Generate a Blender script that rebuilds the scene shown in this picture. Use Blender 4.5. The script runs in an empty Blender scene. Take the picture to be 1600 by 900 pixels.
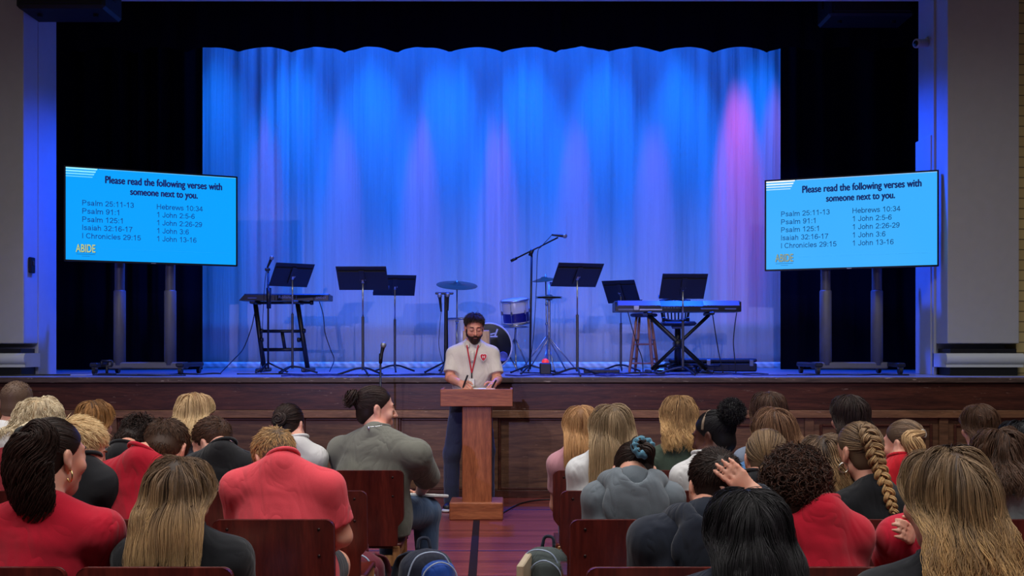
import bpy, math, random
import numpy as np
from mathutils import Vector, Matrix

SC = bpy.context.scene
COL = SC.collection
PI = math.pi
rng = np.random.default_rng(7)
random.seed(7)

# ------------------------------------------------------------------ camera
CAM_Z = 1.47
FPX = 1600.0
HORIZON = 545.0
cam_data = bpy.data.cameras.new('camera')
cam = bpy.data.objects.new('camera', cam_data)
COL.objects.link(cam)
cam.location = (0, 0, CAM_Z)
cam.rotation_euler = (PI / 2, 0, 0)
cam_data.sensor_width = 36.0
cam_data.lens = 36.0
cam_data.shift_y = (HORIZON - 450.0) / 1600.0
cam_data.clip_start = 0.05
SC.camera = cam

# ------------------------------------------------------------------ view, world
SC.view_settings.view_transform = 'Standard'
SC.view_settings.look = 'None'
SC.view_settings.exposure = 0.0
SC.view_settings.gamma = 1.0
SC.view_settings.use_curve_mapping = False
world = bpy.data.worlds.new('world')
SC.world = world
world.use_nodes = True
bg = world.node_tree.nodes['Background']
bg.inputs[0].default_value = (0.50, 0.56, 0.66, 1)
bg.inputs[1].default_value = 0.075

STAGE_Y, STAGE_Z = 10.09, 1.186
WALL_Y = 11.2
CURT_Y = 15.1


def lamp(kind, name, loc, target, power, color, **kw):
    d = bpy.data.lights.new(name, kind)
    d.energy = power
    d.color = color
    for k, v in kw.items():
        setattr(d, k, v)
    o = bpy.data.objects.new(name, d)
    COL.objects.link(o)
    o.location = loc
    o.rotation_euler = (Vector(target) - Vector(loc)).to_track_quat('-Z', 'Y').to_euler()
    return o


# louvred hall ceiling lamps over the seats
for lx in (-3.6, 0.4, 4.4):
    for ly, pw in ((0.6, 108), (5.6, 94)):
        lamp('AREA', 'hall_ceiling_light', (lx, ly, 7.2), (lx, ly + 0.6, 0), pw, (1.0, 0.97, 0.93),
             shape='RECTANGLE', size=3.0, size_y=1.6, spread=math.radians(122))
# front-of-house spots on the gallery
lamp('SPOT', 'gallery_spot', (-2.7, -0.6, 4.6), (0.0, 10.6, 0.55), 560, (0.92, 0.80, 0.96),
     spot_size=math.radians(36), spot_blend=1.0, shadow_soft_size=0.03)
for gx, tx in ((-3.4, -3.4), (-2.1, -0.2), (-0.6, 2.9)):
    lamp('SPOT', 'gallery_spot', (gx, -8.0, 3.9), (tx, CURT_Y, 1.25), 2500, (0.50, 0.46, 1.0),
         spot_size=math.radians(14), spot_blend=0.9, shadow_soft_size=0.04)
# lectern spot, neutral
lamp('SPOT', 'gallery_spot', (-3.6, -1.0, 5.6), (-0.25, 9.3, 1.1), 380, (1.0, 0.93, 0.82),
     spot_size=math.radians(15), spot_blend=0.8, shadow_soft_size=0.10)
# row of alternating blue and red cans above the back curtain
for i in range(9):
    x = -4.35 + 1.14 * i
    lamp('SPOT', 'stage_can_light', (x, CURT_Y - 1.15, 8.2), (x, CURT_Y, 3.0), (1400, 2000, 2000, 2000, 2000, 2000, 2000, 1900, 500)[i], (0.0, 0.17, 1.0),
         spot_size=math.radians(27), spot_blend=1.0, shadow_soft_size=0.05)
for i in range(8):
    x = -3.62 + 1.14 * i + (0.12 if i >= 6 else 0) - (0.55 if i == 7 else 0)
    lamp('SPOT', 'stage_can_light', (x, CURT_Y - 0.75, 8.0), (x, CURT_Y, 3.5 if i < 6 else 3.9),
         (300, 270, 400, 500, 340, 380, 1500, 420)[i], (1.0, 0.0, 0.03),
         spot_size=math.radians(9 if i < 6 else 12), spot_blend=1.0, shadow_soft_size=0.05)
# blue wash straight down on the stage floor and the jambs
for lx in (-2.8, 0.0, 2.6):
    lamp('SPOT', 'stage_wash_light', (lx, 12.2, 6.0), (lx * 1.35, 11.5, STAGE_Z), 1900, (0.008, 0.07, 1.0),
         spot_size=math.radians(88), spot_blend=0.7, shadow_soft_size=0.12)
# a blue overhead strip washing the curtain
lamp('AREA', 'stage_overhead_strip', (-0.3, 13.5, 8.0), (-0.3, CURT_Y, 3.5), 310, (0.0, 0.14, 1.0),
     shape='RECTANGLE', size=8.4, size_y=0.3)


# ------------------------------------------------------------------ materials
MATS = {}


def srgb(r, g, b):
    def f(c):
        c /= 255.0
        return c / 12.92 if c <= 0.04045 else ((c + 0.055) / 1.055) ** 2.4
    return (f(r), f(g), f(b))


def new_mat(name):
    m = bpy.data.materials.new(name)
    m.use_nodes = True
    nt = m.node_tree
    p = nt.nodes['Principled BSDF']
    return m, nt, p


def mix_rgb(nt, fac, a, b, blend='MIX'):
    n = nt.nodes.new('ShaderNodeMix')
    n.data_type = 'RGBA'
    n.blend_type = blend
    for sock, val in ((n.inputs[0], fac), (n.inputs[6], a), (n.inputs[7], b)):
        if isinstance(val, (int, float)):
            sock.default_value = val
        elif isinstance(val, tuple):
            sock.default_value = val if len(val) == 4 else (*val, 1)
        else:
            nt.links.new(val, sock)
    return n.outputs[2]


def ramp(nt, fac, stops):
    r = nt.nodes.new('ShaderNodeValToRGB')
    els = r.color_ramp.elements
    while len(els) < len(stops):
        els.new(0.5)
    for e, (p, c) in zip(els, stops):
        e.position = p
        e.color = (c, c, c, 1) if isinstance(c, (int, float)) else (*c, 1)
    nt.links.new(fac, r.inputs[0])
    return r.outputs[0]


def coords(nt, scale=(1, 1, 1), kind='Object', rot=(0, 0, 0)):
    t = nt.nodes.new('ShaderNodeTexCoord')
    mp = nt.nodes.new('ShaderNodeMapping')
    mp.inputs['Scale'].default_value = scale
    mp.inputs['Rotation'].default_value = rot
    nt.links.new(t.outputs[kind], mp.inputs[0])
    return mp.outputs[0]


def noise(nt, vec, scale, detail=3.0, rough=0.5, dist=0.0):
    n = nt.nodes.new('ShaderNodeTexNoise')
    n.inputs['Scale'].default_value = scale
    n.inputs['Detail'].default_value = detail
    n.inputs['Roughness'].default_value = rough
    n.inputs['Distortion'].default_value = dist
    nt.links.new(vec, n.inputs['Vector'])
    return n.outputs['Fac']


def bump(nt, p, height, strength=0.3, dist=0.01):
    b = nt.nodes.new('ShaderNodeBump')
    b.inputs['Strength'].default_value = strength
    b.inputs['Distance'].default_value = dist
    nt.links.new(height, b.inputs['Height'])
    nt.links.new(b.outputs[0], p.inputs['Normal'])


def plain(name, col, rough=0.5, metal=0.0, spec=0.5, vary=0.12, emit=None, estr=1.0):
    if name in MATS:
        return MATS[name]
    m, nt, p = new_mat(name)
    v = coords(nt)
    nz = noise(nt, v, 9.0, 4)
    c2 = tuple(c * (1 - vary) for c in col)
    c3 = tuple(min(1, c * (1 + vary)) for c in col)
    nt.links.new(mix_rgb(nt, nz, c2, c3), p.inputs['Base Color'])
    p.inputs['Roughness'].default_value = rough
    p.inputs['Metallic'].default_value = metal
    p.inputs['Specular IOR Level'].default_value = spec
    if emit:
        p.inputs['Emission Color'].default_value = (*emit, 1)
        p.inputs['Emission Strength'].default_value = estr
    MATS[name] = m
    return m


def wood(name, c1, c2, axis='X', rough=0.4, scale=1.0, wear=0.0, wear_col=(0.35, 0.25, 0.18), spec=0.4):
    if name in MATS:
        return MATS[name]
    m, nt, p = new_mat(name)
    st = {'X': (0.9, 9, 9), 'Y': (9, 0.9, 9), 'Z': (9, 9, 0.9)}[axis]
    v = coords(nt, tuple(s * scale for s in st))
    n1 = noise(nt, v, 1.6, 6, 0.62, 1.2)
    n2 = noise(nt, v, 11.0, 3, 0.6, 0.3)
    f1 = ramp(nt, n1, [(0.32, 0.0), (0.5, 0.55), (0.66, 1.0)])
    c = mix_rgb(nt, f1, c1, c2)
    d = ramp(nt, n2, [(0.40, 0.62), (0.60, 1.0)])
    c = mix_rgb(nt, 0.6, c, d, 'MULTIPLY')
    if wear:
        w = noise(nt, coords(nt, {'X': (3, 16, 16), 'Y': (16, 3, 16), 'Z': (16, 16, 3)}[axis]), 2.4, 8, 0.72)
        wf = ramp(nt, w, [(0.66 - 0.04 * wear, 0.0), (0.69 - 0.04 * wear, 1.0)])
        c = mix_rgb(nt, wf, c, wear_col)
    nt.links.new(c, p.inputs['Base Color'])
    p.inputs['Roughness'].default_value = rough
    p.inputs['Specular IOR Level'].default_value = spec
    bump(nt, p, n2, 0.12, 0.004)
    MATS[name] = m
    return m


def fabric(name, col, rough=0.9, fold=0.55, weave=260, heather=0.0):
    if name in MATS:
        return MATS[name]
    m, nt, p = new_mat(name)
    v = coords(nt, (1, 1, 0.5))
    big = ramp(nt, noise(nt, v, 6.0, 2, 0.5, 1.6), [(0.30, 0.7), (0.42, 0.42), (0.50, 0.25), (0.58, 0.5), (0.72, 0.75)])
    fine = noise(nt, coords(nt), weave, 2)
    lo = tuple(c * (0.90 - heather) for c in col)
    hi = tuple(min(1, c * (1.08 + heather)) for c in col)
    nt.links.new(mix_rgb(nt, fine, lo, hi), p.inputs['Base Color'])
    p.inputs['Roughness'].default_value = rough
    p.inputs['Specular IOR Level'].default_value = 0.15
    p.inputs['Sheen Weight'].default_value = 0.15
    p.inputs['Sheen Roughness'].default_value = 0.6
    b1 = nt.nodes.new('ShaderNodeBump')
    b1.inputs['Strength'].default_value = fold
    b1.inputs['Distance'].default_value = 0.020
    nt.links.new(big, b1.inputs['Height'])
    b2 = nt.nodes.new('ShaderNodeBump')
    b2.inputs['Strength'].default_value = 0.12
    b2.inputs['Distance'].default_value = 0.002
    nt.links.new(fine, b2.inputs['Height'])
    nt.links.new(b1.outputs[0], b2.inputs['Normal'])
    nt.links.new(b2.outputs[0], p.inputs['Normal'])
    MATS[name] = m
    return m


def skin(name, col):
    if name in MATS:
        return MATS[name]
    m, nt, p = new_mat(name)
    v = coords(nt)
    n1 = noise(nt, v, 18, 4)
    warm = (min(1, col[0] * 1.08), col[1] * 0.86, col[2] * 0.82)
    nt.links.new(mix_rgb(nt, ramp(nt, n1, [(0.35, 0.0), (0.7, 1.0)]), col, warm), p.inputs['Base Color'])
    p.inputs['Roughness'].default_value = 0.5
    p.inputs['Specular IOR Level'].default_value = 0.35
    p.inputs['Subsurface Weight'].default_value = 0.12
    p.inputs['Subsurface Radius'].default_value = (0.012, 0.004, 0.002)
    p.inputs['Subsurface Scale'].default_value = 1.0
    bump(nt, p, noise(nt, v, 160, 2), 0.08, 0.002)
    MATS[name] = m
    return m


def hair_mat(name, dark, light, tip=None, rough=0.5):
    if name in MATS:
        return MATS[name]
    m, nt, p = new_mat(name)
    a = nt.nodes.new('ShaderNodeAttribute')
    a.attribute_name = 'tone'
    c = mix_rgb(nt, a.outputs['Fac'], dark, light)
    if tip:
        b = nt.nodes.new('ShaderNodeAttribute')
        b.attribute_name = 'along'
        c = mix_rgb(nt, ramp(nt, b.outputs['Fac'], [(0.15, 0.0), (0.65, 0.9)]), c, mix_rgb(nt, a.outputs['Fac'], light, tip))
    nt.links.new(c, p.inputs['Base Color'])
    p.inputs['Roughness'].default_value = rough
    p.inputs['Specular IOR Level'].default_value = 0.22
    MATS[name] = m
    return m


# ------------------------------------------------------------------ object helpers
def tag(o, label=None, cat=None, group=None, kind=None):
    if label:
        o['label'] = label
    if cat:
        o['category'] = cat
    if group:
        o['group'] = group
    if kind:
        o['kind'] = kind
    return o


def empty(name, loc=(0, 0, 0), rz=0.0, label=None, cat=None, group=None):
    o = bpy.data.objects.new(name, None)
    o.empty_display_size = 0.1
    COL.objects.link(o)
    o.location = loc
    o.rotation_euler = (0, 0, rz)
    return tag(o, label, cat, group)


def np_mesh(name, verts, faces, mat=None, parent=None, smooth=True, attrs=None, world=True):
    """verts (n,3) array; faces = list of index arrays, each (m,3) or (m,4)"""
    verts = np.asarray(verts, dtype=np.float32).reshape(-1, 3)
    if parent is not None and world:
        pl = parent
        off = np.zeros(3)
        while pl is not None:
            off += np.array(pl.location)
            pl = pl.parent
        verts = verts - off.astype(np.float32)
    me = bpy.data.meshes.new(name)
    me.vertices.add(len(verts))
    me.vertices.foreach_set('co', verts.ravel())
    faces = [np.asarray(f, dtype=np.int32) for f in faces if len(f)]
    nl = sum(f.size for f in faces)
    me.loops.add(nl)
    me.loops.foreach_set('vertex_index', np.concatenate([f.ravel() for f in faces]))
    starts, s = [], 0
    for f in faces:
        starts.append(s + np.arange(len(f), dtype=np.int32) * f.shape[1])
        s += f.size
    starts = np.concatenate(starts)
    me.polygons.add(len(starts))
    me.polygons.foreach_set('loop_start', starts.astype(np.int32))
    me.update(calc_edges=True)
    me.polygons.foreach_set('use_smooth', np.full(len(starts), smooth, dtype=bool))
    if attrs:
        for an, av in attrs.items():
            at = me.attributes.new(an, 'FLOAT', 'POINT')
            at.data.foreach_set('value', np.asarray(av, dtype=np.float32))
    if mat:
        me.materials.append(mat)
    o = bpy.data.objects.new(name, me)
    COL.objects.link(o)
    if parent is not None:
        o.parent = parent
    return o


def unit(v):
    v = np.asarray(v, float)
    return v / (np.linalg.norm(v) + 1e-12)


def frame_from(d):
    d = unit(d)
    up = np.array([0, 0, 1.0]) if abs(d[2]) < 0.95 else np.array([1.0, 0, 0])
    s = unit(np.cross(d, up))
    return s, np.cross(s, d), d


class MB:
    """collects shapes into one mesh"""

    def __init__(self):
        self.v, self.f4, self.f3, self.n = [], [], [], 0

    def add(self, v, q=(), t=()):
        v = np.asarray(v, float).reshape(-1, 3)
        self.v.append(v)
        if len(q):
            self.f4.append(np.asarray(q, int) + self.n)
        if len(t):
            self.f3.append(np.asarray(t, int) + self.n)
        self.n += len(v)
        return self

    def box(self, c, s, rot=None, bev=0.0):
        hx, hy, hz = s[0] / 2, s[1] / 2, s[2] / 2
        if bev <= 0:
            v = np.array([[x, y, z] for x in (-hx, hx) for y in (-hy, hy) for z in (-hz, hz)])
            q = [[0, 1, 3, 2], [4, 6, 7, 5], [0, 4, 5, 1], [2, 3, 7, 6], [0, 2, 6, 4], [1, 5, 7, 3]]
            t = []
        else:
            b = min(bev, hx * .95, hy * .95, hz * .95)
            v, ids = [], {}
            for sx in (-1, 1):
                for sy in (-1, 1):
                    for sz in (-1, 1):
                        for ax in range(3):
                            p = [sx * (hx - b), sy * (hy - b), sz * (hz - b)]
                            p[ax] = (sx * hx, sy * hy, sz * hz)[ax]
                            ids[(sx, sy, sz, ax)] = len(v)
                            v.append(p)
            q, t = [], []
            for ax in range(3):
                o1, o2 = [a for a in range(3) if a != ax]
                for sg in (-1, 1):
                    ring = []
                    for a, b_ in ((-1, -1), (1, -1), (1, 1), (-1, 1)):
                        k = [0, 0, 0]
                        k[ax], k[o1], k[o2] = sg, a, b_
                        ring.append(ids[(*k, ax)])
                    q.append(ring if (sg > 0) == (ax != 1) else ring[::-1])
            for ax in range(3):
                o1, o2 = [a for a in range(3) if a != ax]
                for a in (-1, 1):
                    for b_ in (-1, 1):
                        k0, k1 = [0, 0, 0], [0, 0, 0]
                        k0[ax], k1[ax] = -1, 1
                        k0[o1] = k1[o1] = a
                        k0[o2] = k1[o2] = b_
                        ring = [ids[(*k0, o1)], ids[(*k1, o1)], ids[(*k1, o2)], ids[(*k0, o2)]]
                        q.append(ring)
            for sx in (-1, 1):
                for sy in (-1, 1):
                    for sz in (-1, 1):
                        t.append([ids[(sx, sy, sz, a)] for a in range(3)])
            v = np.array(v)
            # orient outward
            def fix(fs):
                out = []
                for f in fs:
                    p = v[f]
                    nrm = np.cross(p[1] - p[0], p[2] - p[0])
                    out.append(f if nrm @ p.mean(0) > 0 else f[::-1])
                return out
            q, t = fix(q), fix(t)
        if rot is not None:
            v = v @ np.asarray(rot).T
        return self.add(v + np.asarray(c, float), q, t)

    def tube(self, pts, r, n=10, caps=True, flat=1.0):
        pts = np.asarray(pts, float)
        K = len(pts)
        r = np.full(K, r) if np.isscalar(r) else np.asarray(r, float)
        tan = np.gradient(pts, axis=0)
        tan /= np.linalg.norm(tan, axis=1, keepdims=True) + 1e-12
        s, u, _ = frame_from(tan[0])
        V = []
        for i in range(K):
            s = s - tan[i] * (s @ tan[i])
            s = unit(s)
            u = np.cross(tan[i], s)
            a = np.arange(n) * 2 * PI / n
            V.append(pts[i] + r[i] * (np.cos(a)[:, None] * s + flat * np.sin(a)[:, None] * u))
        V = np.concatenate(V)
        q = []
        for i in range(K - 1):
            for j in range(n):
                q.append([i * n + j, i * n + (j + 1) % n, (i + 1) * n + (j + 1) % n, (i + 1) * n + j])
        t = []
        if caps:
            V = np.concatenate([V, [pts[0]], [pts[-1]]])
            for j in range(n):
                t.append([K * n, (j + 1) % n, j])
                t.append([K * n + 1, (K - 1) * n + j, (K - 1) * n + (j + 1) % n])
        return self.add(V, q, t)

    def rod(self, a, b, r, r2=None, n=12):
        return self.tube([a, b], [r, r if r2 is None else r2], n)

    def lathe(self, c, prof, axis=(0, 0, 1), n=28):
        s, u, d = frame_from(axis)
        V, q, t = [], [], []
        for (r, z) in prof:
            a = np.arange(n) * 2 * PI / n
            V.append(np.asarray(c) + d * z + max(r, 1e-5) * (np.cos(a)[:, None] * s + np.sin(a)[:, None] * u))
        K = len(prof)
        for i in range(K - 1):
            for j in range(n):
                q.append([i * n + j, (i * n + (j + 1) % n), (i + 1) * n + (j + 1) % n, (i + 1) * n + j])
        return self.add(np.concatenate(V), q)

    def ell(self, c, r, rot=None, n=20, m=12):
        th = np.linspace(0, PI, m + 1)
        ph = np.arange(n) * 2 * PI / n
        V = np.array([[math.sin(t_) * math.cos(p_), math.sin(t_) * math.sin(p_), math.cos(t_)] for t_ in th for p_ in ph]) * np.asarray(r)
        if rot is not None:
            V = V @ np.asarray(rot).T
        q = [[i * n + j, (i + 1) * n + j, (i + 1) * n + (j + 1) % n, i * n + (j + 1) % n] for i in range(m) for j in range(n)]
        return self.add(V + np.asarray(c), q)

    def torus(self, c, R, r, axis=(0, 0, 1), n=28, m=10):
        s, u, d = frame_from(axis)
        a = np.linspace(0, 2 * PI, n, endpoint=False)
        b = np.linspace(0, 2 * PI, m, endpoint=False)
        V = []
        for x in a:
            e = math.cos(x) * s + math.sin(x) * u
            for y in b:
                V.append(np.asarray(c) + e * (R + r * math.cos(y)) + d * r * math.sin(y))
        q = [[i * m + j, ((i + 1) % n) * m + j, ((i + 1) % n) * m + (j + 1) % m, i * m + (j + 1) % m] for i in range(n) for j in range(m)]
        return self.add(V, q)

    def prism(self, poly, to3, depth):
        """polygon (list of 2-D points) extruded; to3(u, v, w) -> point"""
        n = len(poly)
        V = [to3(u, v, 0) for u, v in poly] + [to3(u, v, depth) for u, v in poly]
        cu = np.mean(poly, axis=0)
        V += [to3(cu[0], cu[1], 0), to3(cu[0], cu[1], depth)]
        q = [[i, (i + 1) % n, n + (i + 1) % n, n + i] for i in range(n)]
        t = [[2 * n, (i + 1) % n, i] for i in range(n)] + [[2 * n + 1, n + i, n + (i + 1) % n] for i in range(n)]
        return self.add(V, q, t)

    def build(self, name, mat, parent=None, smooth=False, world=True, bevel=0.0, autosmooth=None):
        V = np.concatenate(self.v)
        fs = []
        if self.f4:
            fs.append(np.concatenate(self.f4))
        if self.f3:
            fs.append(np.concatenate(self.f3))
        o = np_mesh(name, V, fs, mat, parent, smooth, world=world)
        if bevel:
            b = o.modifiers.new('bevel', 'BEVEL')
            b.width = bevel
            b.segments = 2
            b.limit_method = 'ANGLE'
        return o


def sm(o, ang=40):
    """smooth shading with hard edges kept"""
    me = o.data
    me.polygons.foreach_set('use_smooth', np.ones(len(me.polygons), dtype=bool))
    me.set_sharp_from_angle(angle=math.radians(ang))
    return o


def W(px, py, Y):
    """the point at depth Y that the photograph shows at (px, py)"""
    return np.array([(px - 800.0) * Y / FPX, Y, CAM_Z - (py - HORIZON) * Y / FPX])


def children(o):
    return [c for c in bpy.data.objects if c.parent is o]


def copy_thing(root, loc, rz=None, label=None):
    r = root.copy()
    COL.objects.link(r)
    r.location = loc
    if rz is not None:
        r.rotation_euler = (0, 0, rz)
    if label:
        r['label'] = label
    for ch in children(root):
        c = ch.copy()
        COL.objects.link(c)
        c.parent = r
        for g in children(ch):
            d = g.copy()
            COL.objects.link(d)
            d.parent = c
    return r


def rotx(a):
    c, s = math.cos(a), math.sin(a)
    return np.array([[1, 0, 0], [0, c, -s], [0, s, c]])


def roty(a):
    c, s = math.cos(a), math.sin(a)
    return np.array([[c, 0, s], [0, 1, 0], [-s, 0, c]])


def rotz(a):
    c, s = math.cos(a), math.sin(a)
    return np.array([[c, -s, 0], [s, c, 0], [0, 0, 1]])


def text_mesh(body, bold=0.0):
    cu = bpy.data.curves.new('lettering', 'FONT')
    cu.body = body
    cu.size = 1.0
    cu.offset = bold
    ob = bpy.data.objects.new('lettering', cu)
    COL.objects.link(ob)
    dg = bpy.context.evaluated_depsgraph_get()
    dg.update()
    me = bpy.data.meshes.new_from_object(ob.evaluated_get(dg))
    bpy.data.objects.remove(ob)
    bpy.data.curves.remove(cu)
    v = np.zeros(len(me.vertices) * 3)
    me.vertices.foreach_get('co', v)
    v = v.reshape(-1, 3)
    t = [list(p.vertices) for p in me.polygons]
    bpy.data.meshes.remove(me)
    tri = []
    for p in t:
        for i in range(1, len(p) - 1):
            tri.append([p[0], p[i], p[i + 1]])
    return v, np.array(tri)


def smooth_path(pts, n=24):
    """Catmull-Rom through the points"""
    P = np.asarray(pts, float)
    P = np.vstack([2 * P[0] - P[1], P, 2 * P[-1] - P[-2]])
    out = []
    m = len(P) - 3
    for k in range(n):
        t = k / (n - 1) * m
        i = min(int(t), m - 1)
        u = t - i
        a, b, c, d = P[i], P[i + 1], P[i + 2], P[i + 3]
        out.append(0.5 * ((2 * b) + (c - a) * u + (2 * a - 5 * b + 4 * c - d) * u * u + (3 * b - a - 3 * c + d) * u ** 3))
    return np.array(out)

# ------------------------------------------------------------------ the setting
def box_obj(name, lo, hi, mat, parent=None, bevel=0.0):
    lo, hi = np.array(lo, float), np.array(hi, float)
    return MB().box((lo + hi) / 2, hi - lo).build(name, mat, parent, bevel=bevel)


def struct(o):
    o['kind'] = 'structure'
    return o


# hall floor: red-brown boards with dark seams
m, nt, p = new_mat('hall_floor_boards')
v = coords(nt, (0.5, 7.0, 1))
br = nt.nodes.new('ShaderNodeTexBrick')
br.inputs['Scale'].default_value = 1.0
br.inputs['Brick Width'].default_value = 40.0
v.node.inputs['Location'].default_value = (7, 0, 0)
br.inputs['Row Height'].default_value = 0.56
br.inputs['Mortar Size'].default_value = 0.012
br.inputs['Color1'].default_value = (*srgb(142, 66, 60), 1)
br.inputs['Color2'].default_value = (*srgb(112, 48, 46), 1)
br.inputs['Mortar'].default_value = (*srgb(60, 22, 22), 1)
nt.links.new(v, br.inputs['Vector'])
g = noise(nt, coords(nt, (1.2, 22, 1)), 2.0, 5, 0.6, 0.6)
c = mix_rgb(nt, 0.75, br.outputs['Color'], ramp(nt, g, [(0.3, 0.55), (0.7, 1.15)]), 'MULTIPLY')
nt.links.new(c, p.inputs['Base Color'])
p.inputs['Roughness'].default_value = 0.26
bump(nt, p, g, 0.08, 0.003)
struct(box_obj('floor', (-9, -6, -0.1), (9, STAGE_Y + 0.02, 0), m))
seam = plain('floor_seam', srgb(38, 16, 18), 0.6)
for i, y in enumerate((7.45, 9.35)):
    struct(box_obj('trim_%d' % (i + 1), (-8, y - 0.012, 0.0), (8, y + 0.012, 0.0015), seam))

# stage
m, nt, p = new_mat('stage_floor_paint')
g = noise(nt, coords(nt, (1, 5, 1)), 3.0, 6, 0.65)
nt.links.new(mix_rgb(nt, g, srgb(120, 122, 128), srgb(160, 162, 168)), p.inputs['Base Color'])
p.inputs['Roughness'].default_value = 0.32
struct(box_obj('floor_stage', (-8, STAGE_Y + 0.03, STAGE_Z - 0.05), (8, 16.0, STAGE_Z), m))

mahog = wood('stage_front_mahogany', srgb(50, 27, 21), srgb(90, 50, 37), 'X', 0.35, 1.0, 0.6, srgb(120, 96, 84))
ledge = wood('stage_ledge_wood', srgb(96, 66, 46), srgb(144, 102, 72), 'X', 0.45, 1.0, 0.8, srgb(150, 120, 100))
panelw = wood('stage_panel_wood', srgb(74, 50, 36), srgb(118, 84, 60), 'X', 0.4, 0.8, 0.3, srgb(130, 100, 80))
lipw = wood('stage_lip_wood', srgb(58, 46, 42), srgb(96, 78, 70), 'X', 0.5, 1.2, 1.3, srgb(160, 146, 136))


def zy(py):
    return CAM_Z - (py - HORIZON) * STAGE_Y / FPX


x_break = (1478 - 800) * STAGE_Y / FPX
struct(box_obj('wall_stage_front', (-8.5, STAGE_Y + 0.03, 0), (8.5, STAGE_Y + 0.14, STAGE_Z - 0.05), panelw))
struct(box_obj('trim_3', (-8.5, STAGE_Y - 0.035, zy(598)), (8.5, STAGE_Y + 0.10, STAGE_Z + 0.003), lipw, bevel=0.008))
struct(box_obj('trim_4', (-8.5, STAGE_Y, zy(641)), (8.5, STAGE_Y + 0.03, zy(599)), mahog, bevel=0.004))
struct(box_obj('trim_5', (-8.5, STAGE_Y - 0.02, zy(653)), (8.5, STAGE_Y + 0.03, zy(641)), ledge, bevel=0.006))
struct(box_obj('trim_6', (-8.5, STAGE_Y + 0.005, 0.0), (8.5, STAGE_Y + 0.03, zy(766)), mahog, bevel=0.004))
stile_px = [-110, 30, 175, 320, 465, 615, 771, 935, 1100, 1265, 1475, 1690]
k = 7
for a in stile_px:
    x = (a - 800) * STAGE_Y / FPX
    struct(box_obj('trim_%d' % k, (x - 0.045, STAGE_Y + 0.004, zy(766)), (x + 0.045, STAGE_Y + 0.03, zy(653)), panelw, bevel=0.004))
    k += 1
for a, b in zip(stile_px[:-1], stile_px[1:]):
    x0, x1 = (a - 800) * STAGE_Y / FPX + 0.045, (b - 800) * STAGE_Y / FPX - 0.045
    z0, z1 = zy(766), zy(653)
    mb = MB()
    t = 0.028
    ins = 0.0 if b < 1200 else 0.06
    for lo, hi in (((x0 + ins, z0 + ins), (x0 + ins + t, z1 - ins)), ((x1 - ins - t, z0 + ins), (x1 - ins, z1 - ins)),
                   ((x0 + ins + t, z1 - ins - t), (x1 - ins - t, z1 - ins)), ((x0 + ins + t, z0 + ins), (x1 - ins - t, z0 + ins + t))):
        mb.box(((lo[0] + hi[0]) / 2, STAGE_Y + 0.020, (lo[1] + hi[1]) / 2), (hi[0] - lo[0], 0.02, hi[1] - lo[1]), bev=0.008)
    struct(mb.build('trim_%d' % k, mahog))
    k += 1

# proscenium: jambs, pilasters, header
cream = plain('cream_wall_paint', srgb(178, 179, 182), 0.7, vary=0.06)
white_gloss = plain('white_moulding_paint', srgb(205, 208, 214), 0.4, vary=0.05)
tan_paint = plain('tan_wall_paint', srgb(190, 182, 165), 0.7, vary=0.08)
black_paint = plain('black_base_paint', srgb(16, 16, 20), 0.45)
XL, XR = -5.18, 4.62
struct(box_obj('wall_jamb_left', (XL - 0.9, WALL_Y, STAGE_Z), (XL, WALL_Y + 0.44, 7.6), cream))
struct(box_obj('wall_jamb_right', (XR, WALL_Y, STAGE_Z), (XR + 0.9, WALL_Y + 0.44, 7.6), cream))
# small step in the lower part of the right jamb
zs = W(1440, 222, WALL_Y + 0.42)[2]
struct(box_obj('trim_%d' % k, (XR - 0.035, WALL_Y + 0.02, STAGE_Z), (XR, WALL_Y + 0.44, zs), cream, bevel=0.006)); k += 1
struct(box_obj('wall_header', (XL - 0.9, WALL_Y, 5.42), (XR + 0.9, WALL_Y + 0.44, 7.6), cream))
struct(box_obj('wall_pilaster_left', (XL - 0.76, WALL_Y - 0.33, STAGE_Z + 0.34), (XL - 0.005, WALL_Y, 7.6), cream, bevel=0.01))
struct(box_obj('wall_pilaster_right', (XR + 0.005, WALL_Y - 0.33, STAGE_Z + 0.34), (XR + 0.765, WALL_Y, 7.6), cream, bevel=0.01))
# brick wall beyond
m, nt, p = new_mat('yellow_glazed_brick')
br = nt.nodes.new('ShaderNodeTexBrick')
br.inputs['Scale'].default_value = 1.0
br.inputs['Brick Width'].default_value = 0.30
br.inputs['Row Height'].default_value = 0.11
br.inputs['Mortar Size'].default_value = 0.006
br.inputs['Color1'].default_value = (*srgb(196, 176, 120), 1)
br.inputs['Color2'].default_value = (*srgb(182, 160, 106), 1)
br.inputs['Mortar'].default_value = (*srgb(110, 96, 66), 1)
nt.links.new(coords(nt, (1, 1, 1), 'Object', (PI / 2, 0, 0)), br.inputs['Vector'])
nt.links.new(br.outputs['Color'], p.inputs['Base Color'])
p.inputs['Roughness'].default_value = 0.4
struct(box_obj('wall_front_right', (XR + 0.77, WALL_Y - 0.25, STAGE_Z), (9, WALL_Y + 0.3, 7.6), m))
struct(box_obj('wall_front_left', (-9, WALL_Y - 0.25, STAGE_Z), (XL - 0.765, WALL_Y + 0.3, 7.6), m))
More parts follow.
